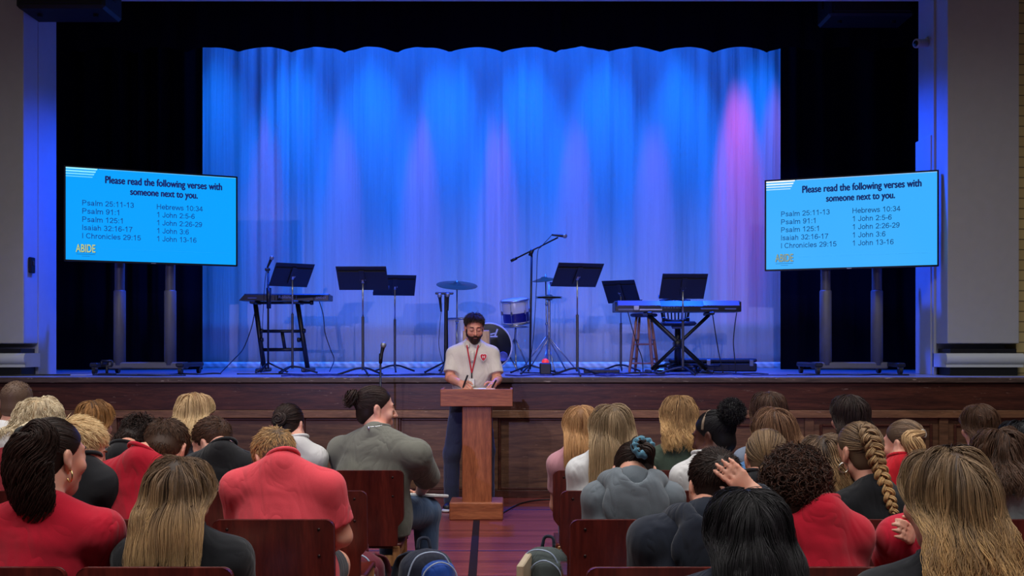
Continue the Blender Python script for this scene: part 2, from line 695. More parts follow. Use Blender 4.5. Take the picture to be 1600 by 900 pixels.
# pilaster bases: black plinth, rounded white moulding, dark shadow gap
for sx, x0, x1 in ((-1, XL - 0.80, XL + 0.02), (1, XR - 0.02, XR + 0.80)):
    y0 = WALL_Y - 0.37
    zb = lambda py: CAM_Z - (py - HORIZON) * y0 / FPX
    struct(box_obj('trim_%d' % k, (x0 + 0.05, y0 + 0.04, STAGE_Z), (x1 - 0.05, WALL_Y, zb(574)), black_paint, bevel=0.006)); k += 1
    mb = MB()
    prof = [(0.0, 0.0), (0.0, 0.03), (-0.02, 0.03)]
    n = 10
    zlo, zhi = zb(574), zb(552)
    poly = [(WALL_Y, zlo), (y0 + 0.02, zlo), (y0 + 0.02, zlo + 0.03)]
    for i in range(n + 1):
        a = -PI / 2 + PI * i / n
        poly.append((y0 + 0.04 - 0.045 * math.cos(a), (zlo + 0.03 + zhi) / 2 + (zhi - zlo - 0.03) / 2 * math.sin(a)))
    poly += [(y0 + 0.06, zhi), (WALL_Y, zhi)]
    mb.prism(poly, lambda u, v_, w: (x0 + w, u, v_), x1 - x0)
    struct(sm(mb.build('trim_%d' % k, white_gloss))); k += 1
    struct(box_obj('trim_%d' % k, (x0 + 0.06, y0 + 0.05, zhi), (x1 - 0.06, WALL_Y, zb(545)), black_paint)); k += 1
struct(box_obj('trim_%d' % k, (XR - 0.02, WALL_Y - 0.03, STAGE_Z), (XR + 0.012, WALL_Y + 0.02, 7.6), cream, bevel=0.004)); k += 1

# black stage box
blk = plain('stage_black', (0.004, 0.004, 0.006), 0.95, spec=0.1)
struct(box_obj('wall_stage_back', (-8, 16.0, 0), (8, 16.15, 8.6), blk))
struct(box_obj('wall_stage_left', (-8.15, WALL_Y + 0.3, 0), (-8, 16.15, 8.6), blk))
struct(box_obj('wall_stage_right', (8, WALL_Y + 0.3, 0), (8.15, 16.15, 8.6), blk))
struct(box_obj('ceiling_stage', (-8.15, WALL_Y, 8.5), (8.15, 16.15, 8.65), blk))


# ------------------------------------------------------------------ curtains
def curtain(name, x0, x1, y, z0, z1, amp, wl, mat, nx, nz=14, label=None, cat='curtain', group=None, scallop=0.0, spread=0.5, seed=1, hem=None):
    r = np.random.default_rng(seed)
    xs = np.linspace(x0, x1, nx)
    # irregular pleats: phase runs at a varying rate
    rate = 1 + 0.35 * np.sin(xs * 1.7 + seed) + 0.25 * np.sin(xs * 3.9 + 2 * seed)
    ph = np.cumsum(rate) * (xs[1] - xs[0]) * 2 * PI / wl
    am = amp * (0.65 + 0.35 * np.sin(xs * 2.3 + seed * 3))
    zs = np.linspace(z0, z1, nz)
    V = []
    for j, z in enumerate(zs):
        t = (z - z0) / (z1 - z0)
        d = am * (np.sin(ph) + 0.35 * np.sin(2.1 * ph + 1 + 0.8 * t)) * (0.75 + 0.25 * t)
        zz = np.full(nx, z)
        if scallop and j == 0:
            zz = zz + scallop * (np.abs(np.sin((xs - x0) * PI / 0.68)) ** 0.7 - 0.5)
        V.append(np.stack([xs, y + d, zz], 1))
    V = np.concatenate(V)
    i, j = np.meshgrid(np.arange(nx - 1), np.arange(nz - 1))
    a = (j * nx + i).ravel()
    q = np.stack([a, a + 1, a + 1 + nx, a + nx], 1)
    o = np_mesh(name, V, [q], mat, None, True)
    s = o.modifiers.new('thickness', 'SOLIDIFY')
    s.thickness = 0.006
    return tag(o, label, cat, group)


m, nt, p = new_mat('white_backdrop_cloth')
g = noise(nt, coords(nt, (9, 9, 0.5)), 1.5, 4)
nt.links.new(mix_rgb(nt, g, (0.60, 0.60, 0.64), (0.74, 0.74, 0.76)), p.inputs['Base Color'])
p.inputs['Roughness'].default_value = 0.85
bump(nt, p, noise(nt, coords(nt, (14, 14, 0.35)), 1.2, 5, 0.6, 0.5), 0.5, 0.04)
white_cloth = m
back = curtain('backdrop_curtain', -5.6, 4.9, CURT_Y, STAGE_Z + 0.02, 7.3, 0.035, 0.36, white_cloth, 700, 10,
               'wide white backdrop curtain glowing blue across the back of the stage')
# stitched band along the foot of the backdrop
m, nt, p = new_mat('backdrop_hem_cloth')
wv = nt.nodes.new('ShaderNodeTexWave')
wv.bands_direction = 'DIAGONAL'
wv.inputs['Scale'].default_value = 5.0
nt.links.new(coords(nt, (1, 0.2, 1)), wv.inputs['Vector'])
nt.links.new(mix_rgb(nt, wv.outputs['Fac'], (0.55, 0.55, 0.58), (0.80, 0.80, 0.82)), p.inputs['Base Color'])
p.inputs['Roughness'].default_value = 0.8
hem = curtain('hem', -5.4, 4.8, CURT_Y - 0.085, STAGE_Z + 0.004, STAGE_Z + 0.09, 0.02, 0.36, m, 500, 4, cat=None)
hem.parent = back

m, nt, p = new_mat('black_velour')
g = noise(nt, coords(nt, (6, 6, 0.4)), 2.0, 4)
nt.links.new(mix_rgb(nt, g, (0.0022, 0.0022, 0.004), (0.005, 0.005, 0.009)), p.inputs['Base Color'])
p.inputs['Roughness'].default_value = 1.0
p.inputs['Specular IOR Level'].default_value = 0.05
velour = m
LEG_Y = 13.6
xl = (315 - 800) * LEG_Y / FPX
xr = (1220 - 800) * LEG_Y / FPX
curtain('leg_curtain', -7.6, xl, LEG_Y, STAGE_Z + 0.01, 8.0, 0.05, 0.42, velour, 240, 8,
        'black velour side curtain behind the television near the small keyboard', group=None, seed=4)
curtain('leg_curtain', xr, 7.6, LEG_Y, STAGE_Z + 0.01, 8.0, 0.05, 0.42, velour, 240, 8,
        'black velour side curtain behind the television nearest the security camera', seed=9)
zv = W(800, 78, 13.2)[2]
curtain('valance_curtain', -7.6, 7.6, 13.2, zv, 8.2, 0.035, 0.42, velour, 420, 6,
        'black valance curtain with scalloped lower edge above the blue backdrop', scallop=0.075, seed=6)


# ------------------------------------------------------------------ hanging boxes, camera, wall box
def hang_speaker(name, px0, py, px1, Y, label):
    a, b = W(px0, py, Y), W(px1, py, Y)
    r = empty(name, ((a[0] + b[0]) / 2, Y + 0.3, a[2]), 0, label, 'speaker')
    w = b[0] - a[0]
    c = np.array([(a[0] + b[0]) / 2, Y + 0.3, a[2] + 0.33])
    cab = plain('speaker_black', srgb(7, 7, 10), 0.6)
    o = MB().box(c, (w, 0.5, 0.6), bev=0.03).build('cabinet', cab, r)
    MB().box(c + (0, -0.255, 0.0), (w * 0.9, 0.02, 0.5), bev=0.006).build('grille', plain('speaker_grille', srgb(10, 10, 13), 0.8), r)
    for s in (-1, 1):
        MB().lathe(c + (s * w * 0.32, -0.05, -0.335), [(0.0, 0), (0.03, 0), (0.03, 0.04), (0, 0.04)], n=14).build('foot', cab, r)
        MB().box(c + (s * w * 0.5 + s * 0.012, 0, 0.3), (0.02, 0.06, 0.9)).build('bracket', cab, r)
    MB().box(c + (0, 0, 0.76), (w * 1.1, 0.08, 0.04)).build('truss_bar', cab, r)
    return r


hang_speaker('hanging_speaker', 20, 14, 160, 10.6, 'black speaker cabinet hanging in front of the cream pilaster with the small wall box')
hang_speaker('hanging_speaker', 1298, 26, 1432, 12.2, 'dark speaker cabinet hanging in shadow inside the arch near the security camera')

cc = W(1447, 67, WALL_Y + 0.15)
cc[0] = XR - 0.12
r = empty('security_camera', (XR, WALL_Y + 0.2, cc[2]), 0, 'small white security camera mounted on the blue-lit jamb', 'camera')
MB().lathe((XR, WALL_Y + 0.2, cc[2] + 0.03), [(0, 0), (0.05, 0), (0.05, 0.02), (0.02, 0.03), (0, 0.03)], axis=(-1, 0, 0)).build('mount', white_gloss, r, True)
MB().rod((XR - 0.02, WALL_Y + 0.2, cc[2] + 0.03), (XR - 0.07, WALL_Y + 0.19, cc[2] + 0.01), 0.012).build('arm', white_gloss, r, True)
MB().lathe((XR - 0.03, WALL_Y + 0.17, cc[2]), [(0, -0.02), (0.042, -0.02), (0.046, 0.0), (0.046, 0.11), (0.05, 0.12), (0.05, 0.14), (0.042, 0.142), (0, 0.142)], axis=(-0.9, -0.4, -0.12)).build('housing', plain('camera_white', srgb(170, 172, 178), 0.4), r, True)
MB().lathe(np.array((XR - 0.03, WALL_Y + 0.17, cc[2])) + unit((-0.9, -0.4, -0.12)) * 0.143, [(0, 0), (0.034, 0), (0.028, 0.008), (0, 0.012)], axis=(-0.9, -0.4, -0.12)).build('lens', plain('lens_glass', srgb(8, 10, 16), 0.1), r, True)

bx = W(53, 413, 10.9)
r = empty('wall_box', (XL - 0.04, WALL_Y - 0.18, bx[2]), 0, 'small black box fixed on the side of the cream pilaster', 'switch box')
MB().box((XL + 0.012, WALL_Y - 0.18, bx[2]), (0.035, 0.10, 0.17), bev=0.008).build('case', black_paint, r)
MB().box((XL + 0.034, WALL_Y - 0.18, bx[2] + 0.02), (0.012, 0.03, 0.05), bev=0.004).build('switch', plain('switch_grey', srgb(60, 60, 66), 0.4), r)

# ------------------------------------------------------------------ slide screens on carts
tv_black = plain('tv_bezel', srgb(10, 11, 14), 0.35)
pole_grey = plain('cart_grey_metal', srgb(108, 106, 108), 0.5, 0.2)
cart_black = plain('cart_black', srgb(22, 22, 26), 0.5)


def flat_text(body, u0, u1, vbase, cap, frame, mat, parent, name, bold=0.0, lift=0.003, weight=0.0):
    """text fitted between u0..u1 with baseline v and capital height cap (metres)"""
    o3, ex, ez, ey = frame
    v, t = text_mesh(body, bold)
    x0, x1 = v[:, 0].min(), v[:, 0].max()
    sx = (u1 - u0) / (x1 - x0)
    cap_src = 0.70
    sy = cap / cap_src
    if weight:      # heavy letters: every stroke laid again a little to each side
        n_ = len(v)
        v = np.concatenate([v + (dx * weight, dy * weight, 0) for dx, dy in ((0, 0), (-1, 0), (1, 0), (0, .6), (0, -.6))])
        t = np.concatenate([t + n_ * k for k in range(5)])
    P = o3 + np.outer(u0 + (v[:, 0] - x0) * sx, ex) + np.outer(vbase + v[:, 1] * sy, ez) - ey * lift
    if weight:
        P = P - np.outer(np.repeat(np.arange(5), n_) * 0.00012, ey)
    return np_mesh(name, P, [t], mat, parent, False)


def _arc(cx, cy, rx, ry, a0, a1, n=14):
    return [(cx + rx * math.cos(math.radians(a0 + (a1 - a0) * i / n)), cy + ry * math.sin(math.radians(a0 + (a1 - a0) * i / n))) for i in range(n + 1)]


_arch = [(.12, .45), (.20, .61), (.36, .67), (.52, .62), (.58, .48), (.58, 0)]
GLYPH = {
    'P': (.93, [[(.13, 0), (.13, 1)], [(.13, .94), (.50, .94)] + _arc(.50, .71, .25, .23, 90, -90) + [(.13, .48)]]),
    's': (.70, [[(.56, .55), (.48, .64), (.34, .67), (.19, .64), (.12, .54), (.17, .43), (.36, .37), (.53, .30), (.57, .19), (.50, .09), (.33, .05), (.17, .08), (.09, .18)]]),
    'a': (.777, [[(.12, .52), (.20, .63), (.35, .67), (.50, .63), (.56, .50), (.56, .14), (.61, .02)], [(.56, .40), (.30, .35), (.14, .28), (.10, .17), (.16, .07), (.29, .05), (.44, .09), (.56, .22)]]),
    'l': (.31, [[(.155, 0), (.155, 1)]]),
    'm': (1.16, [[(.12, 0), (.12, .72)], [(.12, .45), (.20, .61), (.36, .67), (.50, .62), (.56, .50), (.56, 0)], [(.56, .45), (.65, .61), (.80, .67), (.95, .62), (1.0, .50), (1.0, 0)]]),
    'i': (.31, [[(.155, 0), (.155, .72)], [(.155, .90), (.155, 1.0)]]),
    'I': (.39, [[(.195, 0), (.195, 1)]]),
    'h': (.777, [[(.12, 0), (.12, 1)], _arch]),
    'n': (.777, [[(.12, 0), (.12, .72)], _arch]),
    'C': (1.0, [_arc(.52, .5, .41, .45, 42, 318, 20)]),
    'r': (.465, [[(.12, 0), (.12, .72)], [(.12, .42), (.18, .60), (.28, .67), (.42, .65)]]),
    'o': (.777, [_arc(.39, .36, .29, .31, 0, 360, 20)]),
    'c': (.70, [_arc(.38, .36, .28, .31, 42, 318)]),
    'e': (.777, [[(.11, .37), (.66, .37)], _arc(.385, .36, .285, .31, 2, 322, 18)]),
    'H': (1.01, [[(.14, 0), (.14, 1)], [(.82, 0), (.82, 1)], [(.14, .53), (.82, .53)]]),
    'b': (.777, [[(.12, 0), (.12, 1)], _arc(.40, .36, .28, .31, 0, 360, 20)]),
    'w': (1.01, [[(.03, .72), (.26, .02), (.50, .68), (.75, .02), (.98, .72)]]),
    'J': (.70, [[(.54, 1), (.54, .27)] + _arc(.31, .27, .23, .22, 0, -172)]),
    '0': (.777, [_arc(.39, .5, .28, .45, 0, 360, 22)]),
    '1': (.777, [[(.15, .74), (.33, .84), (.45, 1.0), (.45, 0)]]),
    '2': (.777, [_arc(.39, .69, .27, .25, 170, -35) + [(.12, .06), (.70, .06)]]),
    '3': (.777, [_arc(.37, .72, .24, .22, 160, -90), _arc(.37, .28, .28, .23, 90, -160)]),
    '4': (.777, [[(.53, 0), (.53, .95), (.06, .28), (.74, .28)]]),
    '5': (.777, [[(.64, .93), (.23, .93), (.15, .50)] + _arc(.38, .32, .28, .27, 125, -155)]),
    '6': (.777, [_arc(.39, .31, .27, .26, 0, 360, 18), [(.12, .33), (.14, .60), (.24, .86), (.42, .95), (.58, .90), (.65, .78)]]),
    '7': (.777, [[(.08, .93), (.69, .93), (.46, .55), (.35, .25), (.31, 0)]]),
    ':': (.39, [[(.195, .03), (.195, .15)], [(.195, .58), (.195, .70)]]),
    '-': (.465, [[(.05, .37), (.42, .37)]]),
    ' ': (.39, []),
}
GLYPH['9'] = (.777, [[(.78 - x_, 1 - y_) for x_, y_ in s_] for s_ in GLYPH['6'][1]])


def stroke_text(body, u0, u1, vbase, cap, frame, mat, parent, name, lift, w=.062):
    """plain sans lettering drawn stroke by stroke"""
    o3, ex, ez, ey = frame
    V, Q, x = [], [], 0.0
    for ch in body:
        adv, strokes = GLYPH[ch]
        for st in strokes:
            P = np.array(st, float) + (x, 0)
            for a_, b_ in zip(P[:-1], P[1:]):
                d_ = (b_ - a_) / (np.linalg.norm(b_ - a_) + 1e-9)
                n_ = np.array([-d_[1], d_[0]]) * w
                k_ = len(V)
                e_ = d_ * w * .45
                V += [a_ - n_ - e_, b_ - n_ + e_, b_ + n_ + e_, a_ + n_ - e_]
                Q.append([k_, k_ + 1, k_ + 2, k_ + 3])
        x += adv
    V = np.array(V)
    sx = (u1 - u0) / (V[:, 0].max() - V[:, 0].min())
    P = o3 + np.outer(u0 + (V[:, 0] - V[:, 0].min()) * sx, ex) + np.outer(vbase + V[:, 1] * cap, ez) - ey * lift
    return np_mesh(name, P, [np.array(Q)], mat, parent, False)


def slide_screen(tl, tr, DL, DR, label, col_screen, col_txt, col_title, logo_col, cart_label, pole_px, base_px, base_D, stripe_col, fade):
    ptl, ptr = W(*tl, DL), W(*tr, DR)
    ex = ptr - ptl
    ex[2] = 0
    w = np.linalg.norm(ex)
    ex /= w
    ez = np.array([0, 0, 1.0])
    ey = np.cross(ez, ex)  # away from the viewer
    if ey[1] < 0:
        ey = -ey
    h = w * 9 / 16 * 1.005
    ztop = (ptl[2] + ptr[2]) / 2
    R = np.stack([ex, ey, ez], 1)
    c = (ptl + ptr) / 2
    c[2] = ztop - h / 2
    root = empty('television', (c[0], c[1], c[2] - h / 2), 0, label, 'television')
    MB().box(c + ey * 0.03, (w, 0.05, h), R, bev=0.008).build('housing', tv_black, root)
    MB().box(c + ey * 0.075, (w * 0.7, 0.05, h * 0.6), R, bev=0.02).build('rear_cover', tv_black, root)
    bz = 0.017
    # bezel strips round the picture
    mb = MB()
    mb.box(c + ez * (h / 2 - bz / 2) + ey * 0.0, (w, 0.014, bz), R)
    mb.box(c - ez * (h / 2 - bz / 2) + ey * 0.0, (w, 0.014, bz), R)
    mb.box(c + ex * (w / 2 - bz / 2), (bz, 0.014, h), R)
    mb.box(c - ex * (w / 2 - bz / 2), (bz, 0.014, h), R)
    mb.build('bezel', tv_black, root)
    MB().box(c - ez * (h / 2 - 0.004) - ey * 0.008, (0.05, 0.006, 0.008), R).build('badge', plain('badge_silver', srgb(190, 196, 205), 0.3, 0.8), root)
    sw, sh = w - 2 * bz, h - 2 * bz
    o3 = c - ex * sw / 2 + ez * sh / 2      # top left of the picture
    scr = plain(label[:12] + 'screen' + fade, (0.01, 0.01, 0.012), 0.25, emit=col_screen, estr=1.0)
    s = MB().box(c + ey * 0.002, (sw, 0.006, sh), R).build('screen', scr, root)
    fr = (o3, ex, ez, ey * 1.0)
    ink = plain('ink' + fade, col_txt, 0.6, emit=col_txt, estr=0.45, vary=0)
    ink_t = plain('ink_title' + fade, col_title, 0.6, emit=col_title, estr=0.6, vary=0)
    L = lambda u0, u1, v, cap, txt, mt, nm, weight=0.0: flat_text(txt, u0 * sw, u1 * sw, -v * sh, cap * sh, fr, mt, s, nm, 0.0, 0.0035, weight)
    L(0.222, 0.912, 0.150, 0.078, 'Please read the following verses with', ink_t, 'title_line', 0.048)
    L(0.365, 0.763, 0.262, 0.075, 'someone next to you.', ink_t, 'title_line', 0.048)
    rows_l = ['Psalm 25:11-13', 'Psalm 91:1', 'Psalm 125:1', 'Isaiah 32:16-17', 'I Chronicles 29:15']
    ends_l = [0.385, 0.300, 0.320, 0.377, 0.425]
    rows_r = ['Hebrews 10:34', '1 John 2:5-6', '1 John 2:26-29', '1 John 3:6', '1 John 13-16']
    ends_r = [0.795, 0.745, 0.790, 0.710, 0.756]
    for i in range(5):
        stroke_text(rows_l[i], 0.092 * sw, ends_l[i] * sw, -(0.405 + 0.0895 * i) * sh, 0.056 * sh, fr, ink, s, 'verse_line', 0.0035)
        stroke_text(rows_r[i], 0.520 * sw, ends_r[i] * sw, -(0.405 + 0.0895 * i) * sh, 0.056 * sh, fr, ink, s, 'verse_line', 0.0035)
    lg = plain('logo' + fade, logo_col, 0.6, emit=logo_col, estr=0.75, vary=0)
    lgd = plain('logo_shadow' + fade, tuple(c_ * 0.35 for c_ in col_screen), 0.6, emit=tuple(c_ * 0.35 for c_ in col_screen), estr=1, vary=0)
    flat_text('ABIDE', 0.058 * sw, 0.168 * sw, -0.918 * sh, 0.085 * sh, fr, lgd, s, 'logo_shadow', 0.03, 0.0034)
    flat_text('ABIDE', 0.055 * sw, 0.165 * sw, -0.914 * sh, 0.085 * sh, fr, lg, s, 'logo', 0.012, 0.0042)

    def quad(uv, mt, nm, lift=0.0036):
        P = [o3 + ex * u * sw - ez * v_ * sh - ey * lift for u, v_ in uv]
        return np_mesh(nm, P, [np.array([list(range(len(uv)))])] if len(uv) in (3, 4) else [], mt, s, False)

    quad([(0.058, 0.934), (0.165, 0.934), (0.165, 0.940), (0.058, 0.940)], lgd, 'logo_rule')
    quad([(0.090, 0.955), (0.135, 0.955), (0.135, 0.960), (0.090, 0.960)], lgd, 'logo_rule')
    line = plain('slide_rule' + fade, tuple(c_ * 0.8 for c_ in col_screen), 0.6, emit=tuple(c_ * 0.78 for c_ in col_screen), estr=1, vary=0)
    quad([(0.20, 0.868), (0.96, 0.868), (0.96, 0.873), (0.20, 0.873)], line, 'slide_rule')
    # white stripes in the upper corner, ending on a slant
    for i, (a, b) in enumerate(((0.0, 0.016), (0.030, 0.046), (0.060, 0.074), (0.090, 0.101))):
        f = 1.0 - 0.20 * i
        col = tuple(c_ * (1 - f) + w_ * f for c_, w_ in zip(col_screen, stripe_col))
        mt = plain('slide_stripe%d' % i + fade, col, 0.6, emit=col, estr=1.0, vary=0)
        quad([(0.0, a), (0.178 - a * 0.30, a), (0.178 - b * 0.30, b), (0.0, b)], mt, 'slide_stripe')
    quad([(0.185, 0.0), (1.0, 0.0), (1.0, 0.006), (0.185, 0.006)], plain('slide_edge' + fade, stripe_col, 0.6, emit=tuple(0.7 * a + 0.3 * b for a, b in zip(col_screen, stripe_col)), estr=1, vary=0), 'slide_edge')

    # cart: two round poles with thicker sleeves on a low wheeled base
    zb = c[2] - h / 2
    base = np.array([((base_px[0] + base_px[1]) / 2 - 800) * base_D / FPX, base_D, STAGE_Z])
    cart = empty('screen_cart', tuple(base), 0, cart_label, 'cart')
    for px in pole_px:
        x = (px - 800) * base_D / FPX
        zj = W(px, 455, base_D)[2]
        ytv = c[1] + (x - c[0]) * ex[1] / ex[0] + 0.09
        MB().box((x, (ytv + base_D) / 2, zb + 0.30), (0.05, abs(base_D - ytv) + 0.02, 0.30), bev=0.006).build('mount_arm', cart_black, cart)
        MB().lathe((x, base_D, STAGE_Z + 0.10), [(0, 0), (0.066, 0), (0.066, zj - STAGE_Z - 0.10), (0.058, zj - STAGE_Z - 0.09), (0, zj - STAGE_Z - 0.09)], n=24).build('lower_pole', pole_grey, cart, True)
        sm(MB().lathe((x, base_D, zj - 0.02), [(0, 0), (0.055, 0), (0.055, zb + 0.35 - zj), (0, zb + 0.35 - zj)], n=24).build('upper_pole', plain('cart_upper_pole', srgb(92, 90, 92), 0.5, 0.2), cart, True))
    bw = (base_px[1] - base_px[0]) * base_D / FPX
    MB().box((base[0], base_D, STAGE_Z + 0.095), (bw * 0.82, 0.12, 0.075), bev=0.012).build('cross_beam', pole_grey, cart)
    MB().box((base[0], base_D + 0.0, zb + 0.30), (0.95, 0.05, 0.10), bev=0.01).build('mount_bar', cart_black, cart)
    for sx in (-1, 1):
        x = base[0] + sx * bw * 0.44
        MB().box((x, base_D, STAGE_Z + 0.105), (0.09, 0.75, 0.05), bev=0.012).build('foot_beam', cart_black, cart)
        for sy in (-1, 1):
            wy = base_D + sy * 0.33
            cst = MB().lathe((x - 0.02, wy, STAGE_Z + 0.042), [(0, 0), (0.042, 0), (0.042, 0.035), (0, 0.035)], axis=(1, 0, 0), n=18).build('caster', cart_black, cart)
            MB().box((x, wy, STAGE_Z + 0.075), (0.055, 0.05, 0.03), bev=0.006).build('fork', pole_grey, cst)
    return c, w, h, R


slide_screen((100, 258), (371, 276), 11.0, 11.74, 'wide television showing the verse slide on the side of the three-stacked keyboard stand, angled inward',
             srgb(0, 162, 255), srgb(10, 60, 150), srgb(12, 30, 105), srgb(190, 205, 120),
             'two-pole grey wheeled cart holding the television near the small keyboard', (187, 266), (158, 306), 11.62, srgb(150, 235, 255), '_west')
slide_screen((1195, 282), (1467, 265), 11.69, 11.0, 'wide television showing the verse slide overlapping the cream pilaster with the security camera above',
             srgb(58, 176, 255), srgb(14, 70, 130), srgb(10, 44, 110), srgb(150, 160, 110),
             'two-pole grey wheeled cart holding the television beside the cream pilaster', (1290, 1370), (1256, 1398), 11.62, srgb(240, 250, 250), '_east')


# ------------------------------------------------------------------ music stands
desk_black = plain('stand_black', srgb(12, 12, 16), 0.5)
chrome = plain('chrome', srgb(170, 172, 176), 0.28, 0.9)
stand_grey = plain('stand_pole_grey', srgb(74, 74, 80), 0.4, 0.5)


def music_stand(cx, ytop, ybot, D, wpx, yaw, label, pole_px=None):
    w = wpx * D / FPX
    ct, cb = W(cx, ytop, D), W(cx, ybot, D)
    hz = ct[2] - cb[2]
    hh = max(0.33, hz / 0.92)
    tilt = math.acos(min(1, hz / hh))
    px = cx if pole_px is None else pole_px
    x = (px - 800) * D / FPX
    root = empty('music_stand', (x, D, STAGE_Z), 0, label, 'music stand')
    R = rotz(-yaw) @ rotx(tilt)         # top leans towards the hall
    c = (ct + cb) / 2
    c[1] = D - 0.03
    d = MB().box(c, (w, 0.008, hh), R, bev=0.003).build('desk', desk_black, root)
    MB().box(c + R @ np.array([0, 0.03, -hh / 2]), (w, 0.06, 0.006), R).build('lip', desk_black, d)
    mb = MB()
    mb.box(c + R @ np.array([0, -0.010, hh * 0.30]), (w * 0.94, 0.014, 0.008), R)
    mb.box(c + R @ np.array([0, -0.010, 0.0]), (0.05, 0.014, hh * 0.7), R)
    mb.build('stiffener', plain('stand_rib', srgb(24, 24, 30), 0.5), d)
    zk = c[2] - 0.02
    zj = STAGE_Z + (zk - STAGE_Z) * 0.62
    MB().lathe((x, D, zk - 0.03), [(0, 0), (0.014, 0), (0.020, 0.015), (0.036, 0.03), (0.036, 0.045), (0, 0.05)], n=16).build('tilt_knuckle', chrome, root, True)
    MB().rod((x, D, zj), (x, D, zk), 0.0085).build('inner_tube', chrome, root, True)
    sm(MB().rod((x, D, STAGE_Z + 0.06), (x, D, zj), 0.0145).build('outer_tube', stand_grey, root, True))
    for a in (0.35, 0.35 + 2 * PI / 3, 0.35 + 4 * PI / 3):
        a += PI / 6 + yaw
        dx, dy = math.cos(a), math.sin(a)
        P = smooth_path([(x, D, STAGE_Z + 0.085), (x + dx * .08, D + dy * .08, STAGE_Z + 0.075), (x + dx * .19, D + dy * .19, STAGE_Z + 0.04), (x + dx * .28, D + dy * .28, STAGE_Z + 0.012)], 12)
        MB().tube(P, 0.011, 8).build('leg', desk_black, root, True)
    return root


music_stand(457, 413, 447, 11.6, 64, -0.62, 'black music stand with slanted desk in front of the small keyboard')
music_stand(567, 418, 452, 10.7, 78, 0.0, 'wide level black music stand by the stage edge near the small keyboard')
music_stand(617, 431, 461, 12.4, 65, -0.20, 'low black music stand tucked behind the wide level one')
music_stand(902, 413, 447, 10.6, 75, -0.30, 'tall black music stand beside the hi-hat and boom microphone')
music_stand(970, 439, 473, 12.7, 56, 0.55, 'tilted black music stand above the end of the long keyboard by the wooden stool')
music_stand(1067, 429, 466, 10.95, 71, -0.05, 'black music stand standing in front of the long keyboard')


# ------------------------------------------------------------------ microphones and their stands
mic_black = plain('mic_black', srgb(15, 15, 18), 0.4)
mic_grille = plain('mic_grille', srgb(150, 152, 158), 0.45, 0.7)


def mic(root, tip, tail, name='microphone'):
    """a hand microphone from tail (cable end) to tip (ball) under its stand"""
    tip, tail = np.array(tip, float), np.array(tail, float)
    d = unit(tip - tail)
    L = np.linalg.norm(tip - tail)
    o = MB().lathe(tail, [(0, 0), (0.010, 0), (0.011, L * 0.1), (0.018, L * 0.74), (0.022, L * 0.80), (0, L * 0.81)], axis=d, n=16).build(name, mic_black, root, True)
    MB().ell(tail + d * (L - 0.026), (0.027, 0.027, 0.030), np.stack(frame_from(d), 1), 16, 10).build('grille', mic_grille, o, True)
    return o


def tripod(root, x, y, z0, zc, r, spread, mat, n=3, a0=0.5, name='leg'):
    for k in range(n):
        a = a0 + 2 * PI * k / n
        dx, dy = math.cos(a), math.sin(a)
        lg = MB().tube([(x, y, zc), (x + dx * spread, y + dy * spread, z0 + 0.012)], r, 8).build(name, mat, root, True)
        MB().ell((x + dx * spread, y + dy * spread, z0 + 0.013), (0.016, 0.016, 0.013)).build('rubber_foot', mic_black, lg, True)


# hall microphone standing on the floor in front of the stage
D = 9.3
t = W(598, 537, D)
x = (594.5 - 800) * D / FPX
r = empty('microphone_stand', (x, D, 0), 0, 'slim black microphone stand rising from the hall floor before the stage', 'microphone stand')
MB().lathe((x, D, 0), [(0, 0), (0.13, 0), (0.13, 0.012), (0.03, 0.03), (0.015, 0.05), (0, 0.05)], n=28).build('base', mic_black, r, True)
MB().rod((x, D, 0.03), (x, D, t[2] - 0.17), 0.0095).build('pole', mic_black, r, True)
mc = mic(r, t + (0.012, 0, 0.012), (x, D - 0.02, t[2] - 0.155))
MB().rod((x, D, t[2] - 0.18), (x + 0.006, D, t[2] - 0.09), 0.016, 0.02).build('clip', mic_black, r, True)

# boom stand behind the speaker
D = 11.6
x = (828 - 800) * D / FPX
zt = W(831, 397, D)[2]
r = empty('microphone_stand', (x, D, STAGE_Z), 0, 'tall black boom microphone stand reaching up beside the rack tom', 'microphone stand')
tripod(r, x, D, STAGE_Z, STAGE_Z + 0.10, 0.010, 0.32, mic_black, a0=0.2)
MB().rod((x, D, STAGE_Z + 0.05), (x + 0.02, D, zt), 0.012).build('pole', mic_black, r, True)
MB().rod((x, D, zt - 0.02), (x + 0.03, D, zt + 0.05), 0.022).build('clutch', mic_black, r, True)
a, b = W(798, 408, D), W(872, 371, D)
MB().rod(a, b, 0.009).build('boom_arm', mic_black, r, True)
MB().rod(a, a + (b - a) * 0.13, 0.016).build('counterweight', mic_black, r, True)
mic(r, W(886, 369, D), W(862, 367, D))
MB().tube(smooth_path([W(862, 367, D), W(858, 372, D - .03), W(846, 385, D - .03), W(840, 396, D - .03), W(838, 450, D - .02), W(834, 520, D - .02), W(829, 560, D), W(826, 582, D - 0.1)], 40), 0.004, 6).build('cable', mic_black, r, True)

